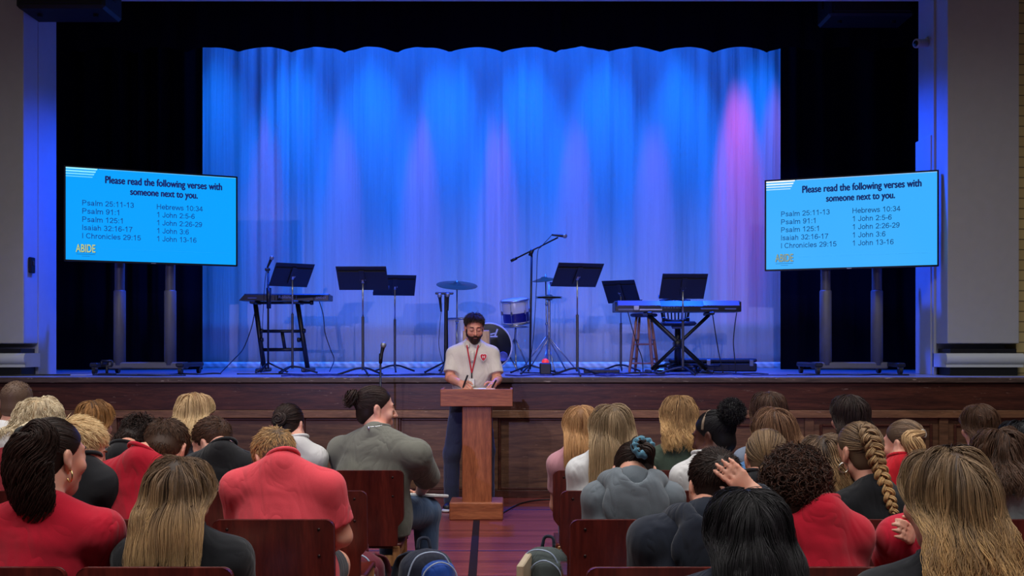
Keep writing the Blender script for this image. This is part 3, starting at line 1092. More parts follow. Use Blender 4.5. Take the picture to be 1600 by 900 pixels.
# straight stand with a round plate before the small keyboard
D = 12.1
x = (419 - 800) * D / FPX
zt = W(419, 424, D)[2]
r = empty('microphone_stand', (x, D, STAGE_Z), 0, 'black microphone stand with raised microphone at the end of the small keyboard', 'microphone stand')
tripod(r, x, D, STAGE_Z, STAGE_Z + 0.12, 0.010, 0.22, mic_black, a0=0.1)
MB().rod((x, D, STAGE_Z + 0.05), (x, D, zt), 0.012).build('pole', mic_black, r, True)
MB().rod(W(420, 450, D), W(420, 482, D), 0.03, 0.026).build('clutch', mic_black, r, True)
MB().box(W(418, 421, D), (0.06, 0.04, 0.04), bev=0.01).build('clip', mic_black, r)
mic(r, W(426, 400, D), W(417, 420, D))
MB().tube(smooth_path([W(417, 420, D), W(414, 440, D), W(411, 490, D), W(409, 540, D), W(406, 578, D), W(398, 583, D)], 30), 0.004, 6).build('cable', mic_black, r, True)

# stand carrying two lowered microphones on a short bar
D = 11.8
x = (697 - 800) * D / FPX
zt = W(697, 460, D)[2]
r = empty('microphone_stand', (x, D, STAGE_Z), 0, 'thick black stand with a short crossbar and two hanging microphones beside the floor tom', 'microphone stand')
tripod(r, x, D, STAGE_Z, STAGE_Z + 0.14, 0.012, 0.32, mic_black, a0=0.4)
sm(MB().rod((x, D, STAGE_Z + 0.05), (x, D, zt), 0.026, 0.020).build('pole', mic_black, r, True))
MB().box((x - 0.02, D, zt + 0.012), (0.21, 0.05, 0.026), bev=0.008).build('crossbar', mic_black, r)
mic(r, (x - 0.075, D - 0.02, zt + 0.01), (x - 0.055, D - 0.02, zt - 0.20))
mic(r, (x + 0.020, D - 0.045, zt + 0.015), (x + 0.022, D - 0.045, zt - 0.19))
MB().tube(smooth_path([(x - 0.055, D - .02, zt - .2), (x - 0.075, D - .02, zt - .42), (x - .08, D - .02, zt - .6), (x - .04, D - .03, zt - .78), (x, D - .03, zt - .95)], 30), 0.004, 6).build('cable', mic_black, r, True)


# ------------------------------------------------------------------ keyboards
kb_black = plain('keyboard_black', srgb(14, 15, 22), 0.35)
kb_grey = plain('keyboard_panel', srgb(34, 36, 46), 0.4)
key_white = plain('key_white', srgb(225, 225, 228), 0.3)


def keyboard(px0, px1, ytop, ybot, D, dep, label, end_slope, text=None, n_white=36, boxes=(), slope=0.012):
    a, b = W(px0, ytop, D), W(px1, ybot, D)
    w, zt, zb = b[0] - a[0], a[2], b[2]
    h = zt - zb
    x0 = a[0]
    r = empty('keyboard', (x0 + w / 2, D + dep / 2, zb), 0, label, 'keyboard')
    # profile in depth: rear face towards the hall, sloped panel, key bed
    mb = MB()
    s = end_slope * w
    poly = [(D, zb), (D, zt - (0.012 if slope < .02 else h * .5)), (D + slope, zt), (D + dep * 0.5, zt - 0.004), (D + dep * 0.55, zt - h * 0.35), (D + dep, zt - h * 0.4), (D + dep, zb)]
    mb.prism(poly, lambda u, v_, q_: (x0 + q_, u, v_), w)
    body = mb.build('body', kb_black, r)
    V = body.data.vertices
    for vv in V:               # tapered end cheek
        if vv.co.x < -w / 2 + 1e-3 and vv.co.z > h * 0.5:
            vv.co.x += s
    for sx in (x0 - 0.004, x0 + w - 0.016):
        if sx < x0 and end_slope:
            continue
        MB().box((sx + 0.010, D + dep * 0.5, (zt + zb) / 2 - 0.004), (0.022, dep * 0.98, h * 0.9), bev=0.008).build('end_cheek', kb_grey, r)
    mb = MB()
    kw = w * 0.94 / n_white
    for i in range(n_white):
        mb.box((x0 + w * 0.03 + kw * (i + 0.5), D + dep * 0.77, zt - h * 0.30), (kw * 0.93, dep * 0.40, 0.02))
    mb.build('white_keys', key_white, r)
    mb = MB()
    for i in range(n_white - 1):
        if i % 7 in (0, 1, 3, 4, 5):
            mb.box((x0 + w * 0.03 + kw * (i + 1), D + dep * 0.70, zt - h * 0.30 + 0.014), (kw * 0.5, dep * 0.26, 0.022))
    mb.build('black_keys', kb_black, r)
    for u0, u1, v0, v1, nm, mt in boxes:
        if slope > .02 and v0 >= .5:      # on the slanted upper half
            sl = math.hypot(slope, h * .5)
            MB().box((x0 + w * (u0 + u1) / 2, D + slope / 2 - .002, zb + h * .75 + .002), (w * (u1 - u0), 0.008, sl * .94), rotx(-math.atan2(slope, h * .5)), bev=0.002).build(nm, mt, r)
            continue
        MB().box((x0 + w * (u0 + u1) / 2, D - 0.003, zb + h * (v0 + v1) / 2), (w * (u1 - u0), 0.010, h * (v1 - v0)), bev=0.002).build(nm, mt, r)
    if text:
        for tx, u0, u1, v0, cap in text:
            fr = (np.array([x0, D - 0.002, zb]), np.array([1.0, 0, 0]), np.array([0, 0, 1.0]), np.array([0, 1.0, 0]))
            flat_text(tx, u0 * w, u1 * w, v0 * h, cap * h, fr, plain('keyboard_lettering', srgb(120, 128, 150), 0.5, vary=0), r, 'maker_lettering', 0.012)
    return r, x0, w, zb


port = plain('port_grey', srgb(92, 98, 118), 0.4)
blue_panel = plain('glossy_blue_black', srgb(96, 100, 130), 0.25)
# small keyboard
r, x0, w, zb = keyboard(373, 513, 459, 469.5, 12.6, 0.30, 'small black keyboard on the three-bar stand behind a slanted music stand', 0.06,
                        [('Roland', 0.445, 0.60, 0.32, 0.42), ('JUNO-DS', 0.86, 0.975, 0.28, 0.32)], 36,
                        [(0.10, 0.20, 0.25, 0.45, 'socket_row', port), (0.64, 0.645, 0.2, 0.7, 'socket_row', port)])
D = 12.7
st = empty('keyboard_stand', (x0 + w / 2, D, STAGE_Z), 0, 'black tubular stand with crossbars under the small keyboard', 'keyboard stand')


def tb(name, a, b, rad, par, mat=None):
    return MB().rod(W(a[0], a[1], D if len(a) < 3 else a[2]), W(b[0], b[1], D if len(b) < 3 else b[2]), rad).build(name, mat or mic_black, par, True)


for u0, u1 in (((399, 474), (413, 578)), ((465, 474), (481, 578))):
    tb('upright', u0, u1, 0.030, st)
tb('top_bar', (396, 473.5), (486, 473), 0.016, st)
tb('crossbar', (408, 517.5), (474, 517.5), 0.020, st)
tb('crossbar', (412, 546.5), (476, 546), 0.022, st)
tb('strut', (441, 519), (445, 545), 0.022, st)
for px in (399, 466):
    z = zb - 0.022
    x = (px - 800) * D / FPX
    MB().box((x, D + 0.02, z), (0.07, 0.34, 0.04), bev=0.01).build('support_arm', mic_black, st)
for px, py in ((400, 473), (487, 473), (409, 517), (475, 517), (409, 531), (467, 531)):
    c = W(px, py, D - 0.02)
    MB().lathe(c, [(0, -0.02), (0.026, -0.02), (0.03, 0), (0.026, 0.02), (0, 0.02)], axis=(1, 0, 0), n=14).build('knob', mic_black, st, True)
for px in (412, 482):
    x = (px - 800) * D / FPX
    MB().box((x, D, STAGE_Z + 0.025), (0.06, 0.62, 0.045), bev=0.012).build('foot', mic_black, st)
# long keyboard
r, x0, w, zb = keyboard(962, 1158, 469.5, 487, 11.6, 0.36, 'long black keyboard with blue-lit top on a crossed-leg stand', 0.0,
                        [('C O N T R O L', 0.36, 0.52, 0.30, 0.12)], 52,
                        [(0.02, 0.36, 0.50, 0.92, 'glossy_panel', blue_panel), (0.70, 0.99, 0.50, 0.92, 'glossy_panel', blue_panel),
                         (0.145, 0.185, 0.15, 0.52, 'socket_row', plain('socket_white', srgb(190, 190, 200), 0.5)), (0.02, 0.14, 0.10, 0.26, 'socket_row', port),
                         (0.19, 0.37, 0.12, 0.24, 'socket_row', plain('socket_white', srgb(190, 190, 200), 0.5)), (0.68, 0.82, 0.18, 0.30, 'socket_row', port), (0.87, 0.96, 0.18, 0.30, 'socket_row', port)], slope=0.075)
D = 11.72
st = empty('keyboard_stand', (x0 + w / 2, D, STAGE_Z), 0, 'black crossed-leg stand holding the long keyboard', 'keyboard stand')
tb('cross_leg', (1013, 492, D - .03), (1104, 577, D - .03), 0.026, st)
tb('cross_leg', (1108, 492, D + .03), (1018, 577, D + .03), 0.020, st)
MB().lathe(W(1060, 537, D - .07), [(0, 0), (0.04, 0), (0.045, 0.03), (0.045, 0.14), (0, 0.14)], axis=(0, 1, 0), n=18).build('pivot', mic_black, st, True)
for px in (1012, 1108):
    x = (px - 800) * D / FPX
    MB().box((x, D + 0.02, zb - 0.02), (0.06, 0.40, 0.036), bev=0.01).build('support_arm', mic_black, st)
for px in (1015, 1105):
    x = (px - 800) * D / FPX
    MB().box((x, D, STAGE_Z + 0.022), (0.05, 0.56, 0.04), bev=0.012).build('foot', mic_black, st)

# ------------------------------------------------------------------ stool, office chair, case
D = 12.5
oak = wood('stool_oak', srgb(150, 92, 62), srgb(196, 132, 94), 'Z', 0.45)
sc = W(1006, 492, D)
st = empty('bar_stool', (sc[0], D, STAGE_Z), 0, 'tall round wooden stool with dark seat beneath the end of the long keyboard', 'stool')
sm(MB().lathe((sc[0], D, sc[2] - 0.025), [(0, 0), (0.145, 0), (0.165, 0.012), (0.165, 0.035), (0.14, 0.045), (0, 0.048)], n=32).build('seat', plain('stool_seat', srgb(38, 34, 42), 0.5), st, True))
legs = []
for k in range(4):
    a = 0.42 + k * PI / 2
    p0 = np.array([sc[0] + 0.10 * math.cos(a), D + 0.10 * math.sin(a), sc[2] - 0.02])
    p1 = np.array([sc[0] + 0.205 * math.cos(a), D + 0.205 * math.sin(a), STAGE_Z])
    legs.append((p0, p1))
    MB().tube(np.linspace(p0, p1, 8), [0.015, 0.017, 0.019, 0.020, 0.020, 0.019, 0.018, 0.016], 10).build('leg', oak, st, True)
for fr_, off in ((0.42, 0), (0.76, 0), (0.50, 1), (0.84, 1)):
    for k in ((0, 2) if off else (1, 3)):
        a_, b_ = legs[k], legs[(k + 1) % 4]
        MB().rod(a_[0] + (a_[1] - a_[0]) * fr_, b_[0] + (b_[1] - b_[0]) * fr_, 0.011).build('rung', oak, st, True)

D = 12.45
oc = W(1059, 506, D)
st = empty('office_chair', (oc[0], D, STAGE_Z), 0, 'black slatted-back office chair behind the long keyboard', 'chair')
sm(MB().box((oc[0], D, oc[2]), (0.40, 0.40, 0.05), bev=0.024).build('seat', plain('office_chair_black', srgb(20, 20, 30), 0.55), st))
mb = MB()
bt, bb = W(1059, 478, D + .2)[2], W(1059, 499, D + .2)[2]
for sx in (-1, 1):
    mb.tube([(oc[0] + sx * 0.15, D + 0.19, bb), (oc[0] + sx * 0.19, D + 0.22, bt + 0.06)], 0.016, 8)
mb.tube(smooth_path([(oc[0] - 0.19, D + .22, bt + .06), (oc[0], D + .25, bt + .09), (oc[0] + .19, D + .22, bt + .06)], 12), 0.018, 8)
mb.tube(smooth_path([(oc[0] - 0.15, D + .19, bb), (oc[0], D + .21, bb - .02), (oc[0] + .15, D + .19, bb)], 12), 0.018, 8)
mb.build('back_frame', plain('office_chair_black', srgb(20, 20, 30), 0.55), st, True)
for k in range(7):
    u = (k - 3) / 3.4
    MB().tube([(oc[0] + u * 0.14, D + 0.205, bb - 0.01), (oc[0] + u * 0.17, D + 0.235, bt + 0.075)], 0.009, 8).build('slat', plain('office_chair_black', srgb(20, 20, 30), 0.55), st, True)
for sx in (-1, 1):
    MB().box((oc[0] + sx * 0.15, D + 0.16, (bb + oc[2]) / 2), (0.035, 0.06, bb - oc[2] + 0.05), bev=0.008).build('back_post', mic_black, st)
MB().rod((oc[0], D, STAGE_Z + 0.08), (oc[0], D, oc[2] - 0.02), 0.045, 0.035).build('column', mic_black, st, True)
MB().lathe((oc[0], D, oc[2] - 0.06), [(0, 0), (0.07, 0), (0.085, 0.04), (0, 0.04)], n=16).build('seat_mount', pole_grey, st, True)
for k in range(5):
    a = 0.3 + k * 2 * PI / 5
    e = (oc[0] + 0.27 * math.cos(a), D + 0.27 * math.sin(a), STAGE_Z + 0.065)
    lg = MB().rod((oc[0], D, STAGE_Z + 0.10), e, 0.024, 0.016).build('leg', mic_black, st, True)
    MB().lathe((e[0] - 0.02, e[1], STAGE_Z + 0.03), [(0, 0), (0.03, 0), (0.03, 0.04), (0, 0.04)], axis=(1, 0, 0), n=14).build('caster', mic_black, lg, True)

D = 12.75
a, b = W(1045, 560, D), W(1183, 580, D)
st = empty('equipment_case', ((a[0] + b[0]) / 2, D + 0.2, STAGE_Z), 0, 'long low black equipment case lying behind the long keyboard', 'case')
hcase = a[2] - STAGE_Z
cx = (a[0] + b[0]) / 2
case_m = plain('case_black', srgb(18, 18, 24), 0.5)
MB().box((cx, D + 0.2, STAGE_Z + hcase * 0.33), (b[0] - a[0], 0.40, hcase * 0.66), bev=0.015).build('body', case_m, st)
MB().box((cx, D + 0.2, STAGE_Z + hcase * 0.84), (b[0] - a[0], 0.40, hcase * 0.30), bev=0.015).build('lid', case_m, st)
for px in (1107, 1174):
    c = W(px, 566, D)
    MB().box((c[0], D - 0.006, STAGE_Z + hcase * 0.66), (0.05, 0.014, 0.08), bev=0.004).build('latch', chrome, st)
MB().tube(smooth_path([(cx - .08, D - .002, STAGE_Z + hcase * .5), (cx - .07, D - .03, STAGE_Z + hcase * .46), (cx + .07, D - .03, STAGE_Z + hcase * .46), (cx + .08, D - .002, STAGE_Z + hcase * .5)], 12), 0.010, 8).build('handle', mic_black, st, True)

# ------------------------------------------------------------------ drum kit: each drum and each stand by itself
shell = plain('drum_pearl_white', srgb(205, 208, 222), 0.25, vary=0.05)
head_w = plain('drum_head_white', srgb(220, 220, 225), 0.5)


def drum(name, c, rad, dep, axis, label, front=None, lugs=8, band=None):
    d = unit(axis)
    s, u, _ = frame_from(d)
    c = np.array(c, float)
    r = empty(name, (c[0], c[1], STAGE_Z), 0, label, 'drum')
    sm(MB().lathe(c - d * dep / 2, [(rad * 0.985, 0), (rad, 0.004), (rad, dep - 0.004), (rad * 0.985, dep)], axis=d, n=40).build('shell', shell, r, True))
    for sg in (-1, 1):
        MB().lathe(c + d * sg * dep / 2, [(0, sg * 0.006), (rad * 0.97, sg * 0.006), (rad * 1.0, 0)], axis=d, n=40).build('drum_head', front if (front and sg > 0) else head_w, r, True)
        MB().torus(c + d * sg * (dep / 2 - 0.006), rad * 1.025, 0.013, d, 40, 8).build('hoop', shell if front else chrome, r, True)
    for k in range(lugs):
        a = 2 * PI * (k + 0.3) / lugs
        e = s * math.cos(a) + u * math.sin(a)
        lg = MB().box(c + e * (rad + 0.012), (0.022, 0.022, 0.05), np.stack([e, np.cross(d, e), d], 1), bev=0.006).build('lug', chrome, r)
        MB().rod(c + e * (rad + 0.022) - d * dep * 0.48, c + e * (rad + 0.022) + d * dep * 0.48, 0.004, n=6).build('tension_rod', chrome, lg, True)
    if band is not None:
        sm(MB().lathe(c - d * dep / 2 + d * band[0] * dep, [(rad * 1.004, 0), (rad * 1.004, band[1] * dep)], axis=d, n=40).build('stripe', band[2], r, True))
    return r


# bass drum facing the hall
D = 12.6
bc = W(764, 541, D)
black_head = plain('bass_head_black', srgb(16, 17, 22), 0.35)
bd = drum('bass_drum', (bc[0], D + 0.2, bc[2]), 0.275, 0.40, (0, -1, 0), 'round bass drum with black front head behind the speaker', black_head, 8)
bd_y = D - 0.012
m_ = MB()
cx_, cz_ = W(771, 522, D)[0], W(771, 522, D)[2]
m_.box((cx_, bd_y - 0.002, cz_ - 0.03), (0.10, 0.004, 0.018))
m_.box((cx_ + 0.035, bd_y - 0.002, cz_ + 0.02), (0.02, 0.004, 0.09), roty(0.35))
m_.box((cx_ - 0.005, bd_y - 0.002, cz_ + 0.005), (0.07, 0.004, 0.016), roty(-0.25))
m_.build('head_emblem', plain('emblem_white', srgb(200, 205, 225), 0.5), bd)
# sound port in the head and spurs
MB().lathe((W(786, 557, D)[0], bd_y, W(786, 557, D)[2]), [(0, 0), (0.05, 0), (0.055, 0.005), (0.06, 0)], axis=(0, -1, 0), n=24).build('sound_port', plain('port_blue', srgb(96, 104, 170), 0.6), bd, True)
for sx in (-1, 1):
    MB().rod((bc[0] + sx * 0.25, D + 0.12, bc[2] - 0.12), (bc[0] + sx * 0.36, D - 0.02, STAGE_Z + 0.01), 0.010).build('spur', chrome, bd, True)
# rack tom on its mount
tc = W(806, 486, 12.5)
tom = drum('rack_tom', (tc[0], 12.75, tc[2]), 0.165, 0.30, (-0.10, -0.16, 1.0), 'white rack tom with a deep blue lower band beside the boom microphone', None, 6,
           (0.10, 0.38, plain('drum_blue_band', srgb(20, 24, 120), 0.3)))
MB().rod((tc[0], 12.8, tc[2] - 0.16), (tc[0] - 0.01, 12.85, STAGE_Z + 0.35), 0.014).build('mount_post', chrome, tom, True)
for k in range(3):
    a = 0.6 + k * 2 * PI / 3
    MB().rod((tc[0] - 0.01, 12.85, STAGE_Z + 0.42), (tc[0] - 0.01 + 0.22 * math.cos(a), 12.85 + 0.22 * math.sin(a), STAGE_Z + 0.012), 0.010).build('mount_leg', chrome, tom, True)
MB().torus((tc[0], 12.75, tc[2] - 0.19), 0.15, 0.010, (0, 0, 1), 30, 8).build('basket', chrome, tom, True)
# floor tom
fc = W(722, 528, 12.9)
ft = drum('floor_tom', (fc[0], 13.05, fc[2] - 0.01), 0.19, 0.52, (0, 0, 1), 'white floor tom standing behind the thick crossbar stand', None, 6)
for k in range(3):
    a = 0.9 + k * 2 * PI / 3
    x, y = fc[0] + 0.215 * math.cos(a), 13.05 + 0.215 * math.sin(a)
    MB().rod((x, y, STAGE_Z + 0.005), (x, y, fc[2] + 0.05), 0.009).build('leg', chrome, ft, True)
# snare, mostly hidden
sn = W(752, 533, 13.0)


def cymbal(mbroot, c, rad, axis, name='cymbal_disc'):
    bronze = plain('cymbal_bronze', srgb(120, 112, 84), 0.32, 0.85)
    return sm(MB().lathe(c, [(0.008, 0.030), (0.03, 0.028), (0.05, 0.012), (rad * 0.6, 0.004), (rad, -0.014), (rad, -0.017), (rad * 0.6, 0.001), (0.05, 0.008), (0.008, 0.026)], axis=axis, n=44).build(name, bronze, mbroot, True), 60)


D = 12.7
cc = W(714, 444, D)
r = empty('crash_cymbal', (cc[0], D, STAGE_Z), 0, 'wide crash cymbal on a slim stand above the floor tom', 'cymbal')
cymbal(r, cc, 0.255, (0.06, -0.28, 1.0))
MB().rod((cc[0], D, STAGE_Z + 0.3), cc + (0, 0, 0.05), 0.008).build('upper_tube', chrome, r, True)
MB().rod((cc[0], D, STAGE_Z + 0.1), (cc[0], D, STAGE_Z + 0.62), 0.013).build('lower_tube', chrome, r, True)
MB().ell((cc[0], D, STAGE_Z + 0.62), (0.022, 0.03, 0.025)).build('wing_nut', chrome, r, True)
tripod(r, cc[0], D, STAGE_Z, STAGE_Z + 0.34, 0.009, 0.30, chrome, a0=0.35)

D = 12.6
cc = W(858, 464, D)
r = empty('hi_hat', (cc[0], D, STAGE_Z), 0, 'hi-hat cymbals on a tripod stand between the boom stand and tall music stand', 'cymbal')
cymbal(r, cc, 0.165, (0.0, -0.05, 1.0))
cymbal(r, cc - (0, 0, 0.012), 0.165, (0.0, 0.05, -1.0))
MB().rod((cc[0], D, STAGE_Z + 0.1), cc + (0, 0, 0.16), 0.009).build('tube', chrome, r, True)
sm(MB().rod((cc[0], D, STAGE_Z + 0.1), cc - (0, 0, 0.03), 0.016).build('lower_tube', chrome, r, True))
tripod(r, cc[0], D, STAGE_Z, STAGE_Z + 0.42, 0.009, 0.36, chrome, n=3, a0=0.25)
MB().box((cc[0], D + 0.16, STAGE_Z + 0.03), (0.09, 0.26, 0.02), rotx(0.2), bev=0.006).build('pedal', chrome, r)

cc = W(850, 436, 13.0)
r = empty('ride_cymbal', (cc[0] + 0.04, 13.0, STAGE_Z), 0, 'small upper cymbal half hidden behind the tall music stand', 'cymbal')
cymbal(r, cc, 0.15, (-0.12, -0.20, 1.0))
MB().rod((cc[0] + 0.04, 13.0, STAGE_Z + 0.1), (cc[0] + 0.02, 13.0, cc[2] + 0.06), 0.009).build('tube', chrome, r, True)
for k in range(3):
    c = (cc[0] + 0.035, 13.0, STAGE_Z + 0.35 + 0.25 * k)
    MB().ell(c, (0.022, 0.024, 0.026)).build('wing_nut', chrome, r, True)
tripod(r, cc[0] + 0.04, 13.0, STAGE_Z, STAGE_Z + 0.45, 0.009, 0.34, chrome, a0=0.75)

# cajon (plain wooden box drum) before the bass drum
D = 11.5
a, b = W(723, 516, D), W(765, 583, D)
birch = wood('cajon_birch', srgb(196, 152, 100), srgb(222, 182, 128), 'Z', 0.5)
r = empty('box_drum', ((a[0] + b[0]) / 2, D + 0.15, STAGE_Z), 0, 'pale wooden box drum standing behind the speaker', 'drum')
hz = a[2] - STAGE_Z
MB().box(((a[0] + b[0]) / 2, D + 0.16, STAGE_Z + 0.02 + (hz - 0.02) / 2), (b[0] - a[0], 0.29, hz - 0.02), bev=0.008).build('body', birch, r)
MB().box(((a[0] + b[0]) / 2, D + 0.008, STAGE_Z + 0.02 + (hz - 0.02) / 2), (b[0] - a[0] - 0.01, 0.012, hz - 0.03), bev=0.003).build('tapa', birch, r)
for sx in (-1, 1):
    for sy in (-1, 1):
        MB().lathe(((a[0] + b[0]) / 2 + sx * 0.11, D + 0.16 + sy * 0.11, STAGE_Z), [(0, 0), (0.015, 0), (0.018, 0.022), (0, 0.022)], n=12).build('foot', mic_black, r)

# small things on the boards
D = 11.3
c = W(852, 576, D)
r = empty('pedal_box', (c[0], D, STAGE_Z), 0, 'small black box with a glowing red cap below the hi-hat stand', 'box')
MB().box((c[0], D, STAGE_Z + 0.065), (0.125, 0.12, 0.13), bev=0.012).build('case', case_m, r)
MB().lathe((c[0], D, STAGE_Z + 0.13), [(0.04, 0), (0.04, 0.012), (0.032, 0.034), (0.014, 0.046), (0, 0.048)], n=16).build('red_cap', plain('red_lamp', srgb(200, 40, 40), 0.35, emit=srgb(235, 60, 70), estr=0.7), r, True)
D = 11.2
c = W(1030, 580, D)
r = empty('foot_pedal', (c[0], D, STAGE_Z), 0, 'small black sustain pedal beside the crossed keyboard legs', 'pedal')
MB().box((c[0], D, STAGE_Z + 0.02), (0.10, 0.22, 0.04), bev=0.01).build('base', case_m, r)
MB().box((c[0], D - 0.03, STAGE_Z + 0.048), (0.07, 0.14, 0.012), rotx(-0.12), bev=0.004).build('treadle', chrome, r)
D = 12.0
c = W(940, 577, D)
r = empty('power_strip', (c[0], D, STAGE_Z), 0, 'low black power strip lying by the foot of the wooden stool', 'power strip')
MB().box((c[0], D, STAGE_Z + 0.022), (0.42, 0.06, 0.044), bev=0.008).build('case', case_m, r)
for k in range(5):
    MB().box((c[0] - 0.16 + 0.08 * k, D, STAGE_Z + 0.046), (0.04, 0.035, 0.004), bev=0.001).build('socket', kb_grey, r)
D = 10.9
c = W(167, 577, D)
r = empty('work_light', (c[0], D, STAGE_Z), 0, 'small black floor lamp with open square frame beside the screen cart', 'lamp')
fx, fz = c[0], W(170, 572, D)[2]
mb = MB()
hw = 0.055
zt_, zb_ = W(0, 564, D)[2], W(0, 572, D)[2]
for a_, b_ in (((-hw, zt_), (hw, zt_)), ((hw, zt_), (hw, zb_)), ((hw, zb_), (-hw, zb_)), ((-hw, zb_), (-hw, zt_))):
    mb.rod((fx + a_[0], D, a_[1]), (fx + b_[0], D, b_[1]), 0.012)
mb.build('frame', case_m, r, True)
MB().box((fx, D, STAGE_Z + 0.012), (0.16, 0.12, 0.024), bev=0.006).build('base', case_m, r)
MB().rod((fx, D, STAGE_Z + 0.01), (fx, D, zb_), 0.014).build('post', case_m, r, True)

# cables on the stage floor
cab_m = plain('cable_black', srgb(14, 14, 22), 0.5)
cab_b = plain('cable_blue', srgb(40, 44, 110), 0.5)
cab_w = plain('cable_grey', srgb(150, 155, 180), 0.5)


def cable(pts, label, mat=cab_m, rad=0.008, name='stage_cable', n=60, grp=None):
    P = smooth_path([(x_, y_, z_) for x_, y_, z_ in pts], n)
    o = MB().tube(P, rad, 6).build(name, mat, None, True)
    return tag(o, label, 'cable', grp)


fz = STAGE_Z + 0.009
rr = np.random.default_rng(5)


def floor_run(px0, px1, D0, D1, amp, n=9):
    out = []
    for i in range(n):
        t_ = i / (n - 1)
        D_ = D0 + (D1 - D0) * t_ + rr.normal(0, amp)
        D_ = max(10.3, D_)
        px = px0 + (px1 - px0) * t_
        out.append(((px - 800) * D_ / FPX, D_, fz))
    return out


cable(floor_run(-20, 290, 10.9, 10.6, 0.10), 'black cable lying along the stage edge below the screen cart of the small keyboard side', grp=None)
cable(floor_run(215, 345, 10.5, 11.6, 0.15), 'loose cable curling from the screen cart toward the small keyboard')
cable(floor_run(110, 162, 10.7, 10.9, 0.05, 5), 'short pale cable on the boards beside the small floor lamp', cab_w)
cable(floor_run(370, 640, 11.3, 10.9, 0.12), 'cable running between the small keyboard and the wide level music stand')
cable(floor_run(560, 720, 10.6, 11.0, 0.12), 'cable crossing the boards behind the speaker shoulder')
cable(floor_run(790, 960, 10.7, 11.2, 0.14), 'cable looping past the tall music stand foot', cab_b)
cable(floor_run(930, 1090, 10.6, 10.9, 0.14), 'tangled blue cable in front of the wooden stool', cab_b, 0.010)
cable(floor_run(1000, 1230, 11.1, 10.7, 0.12), 'long blue cable stretching from the crossed stand to the curtain edge', cab_b)
cable(floor_run(1230, 1420, 10.8, 10.9, 0.08), 'cable at the foot of the cart beside the cream pilaster')
cable(floor_run(440, 560, 10.5, 10.7, 0.08), 'short cable at the stage lip below the small keyboard', cab_b)
cable(floor_run(620, 700, 10.9, 11.5, 0.10), 'cable coiling by the foot of the crossbar stand', cab_m)
cable(floor_run(815, 905, 11.9, 11.0, 0.12), 'dark cable winding from the hi-hat legs to the stage edge', cab_m)
cable(floor_run(880, 1010, 11.0, 11.8, 0.12), 'dark cable trailing from the tall music stand to the stool', cab_m)
cable(floor_run(1080, 1200, 11.9, 11.2, 0.10), 'dark cable lying in front of the equipment case', cab_m)
# hanging cables
D = 12.6
cable([W(398, 489, D), W(392, 515, D), W(380, 545, D), W(365, 562, D - .3), W(345, 578, D - .9)[:2].tolist() + [fz]], 'thin cable hanging from the end of the small keyboard stand', rad=0.006)
cable([W(499, 471, D), W(505, 492, D), W(508, 520, D), W(516, 545, D), W(522, 562, D), W(515, 575, D - .2)[:2].tolist() + [fz]], 'wavy thin cable dropping from the back of the small keyboard', rad=0.006)
D = 11.57
cable([W(981, 487, D), W(987, 510, D), W(996, 540, D), W(1003, 560, D), W(1005, 575, D - .1)[:2].tolist() + [fz]], 'thin cable hanging down across the stool legs', rad=0.006)
cable([W(1113, 488, D), W(1117, 515, D), W(1121, 540, D), W(1124, 556, D), W(1130, 572, D)[:2].tolist() + [fz]], 'thin cable hanging below the middle of the long keyboard', rad=0.006)
cable([W(1151, 488, D), W(1148, 510, D), W(1146, 535, D), W(1148, 560, D), W(1150, 575, D)[:2].tolist() + [fz]], 'thin cable hanging at the far end of the long keyboard', rad=0.006)

# ------------------------------------------------------------------ lectern
D = 8.78
lw = wood('lectern_oak', srgb(128, 66, 40), srgb(168, 98, 62), 'X', 0.4, 1.3)
lwz = wood('lectern_oak_upright', srgb(122, 62, 36), srgb(164, 94, 58), 'Z', 0.4, 1.3)
a, b = W(688, 608, D), W(801, 635, D)
cx = (a[0] + b[0]) / 2
r = empty('lectern', (cx, D + 0.2, 0), 0, 'reddish oak lectern with a wide flat top on the hall floor', 'lectern')
topz = a[2]
top = MB().box((cx, D + 0.012, (a[2] + b[2]) / 2), (b[0] - a[0], 0.024, a[2] - b[2]), bev=0.004).build('front_board', lw, r)
for s in (-1, 1):
    MB().box((cx + s * ((b[0] - a[0]) / 2 - 0.011), D + 0.20, (a[2] + b[2]) / 2 + 0.0), (0.022, 0.35, a[2] - b[2]), bev=0.004).build('side_board', lw, r)
MB().box((cx, D + 0.21, topz - 0.035), (b[0] - a[0] - 0.05, 0.36, 0.02), bev=0.003).build('top_board', lw, r)
ca, cb_ = W(722, 635, D + 0.04), W(768, 790, D + 0.04)
MB().box(((ca[0] + cb_[0]) / 2, D + 0.06 + 0.10, (ca[2] + 0.13) / 2), (cb_[0] - ca[0], 0.20, ca[2] - 0.13 + 0.05), bev=0.006).build('column', lwz, r)
ba, bb = W(702, 789, D), W(786, 815, D)
MB().box(((ba[0] + bb[0]) / 2, D + 0.17, 0.075), (bb[0] - ba[0], 0.34, 0.15), bev=0.008).build('base', lw, r)
LECT_Z = topz - 0.025
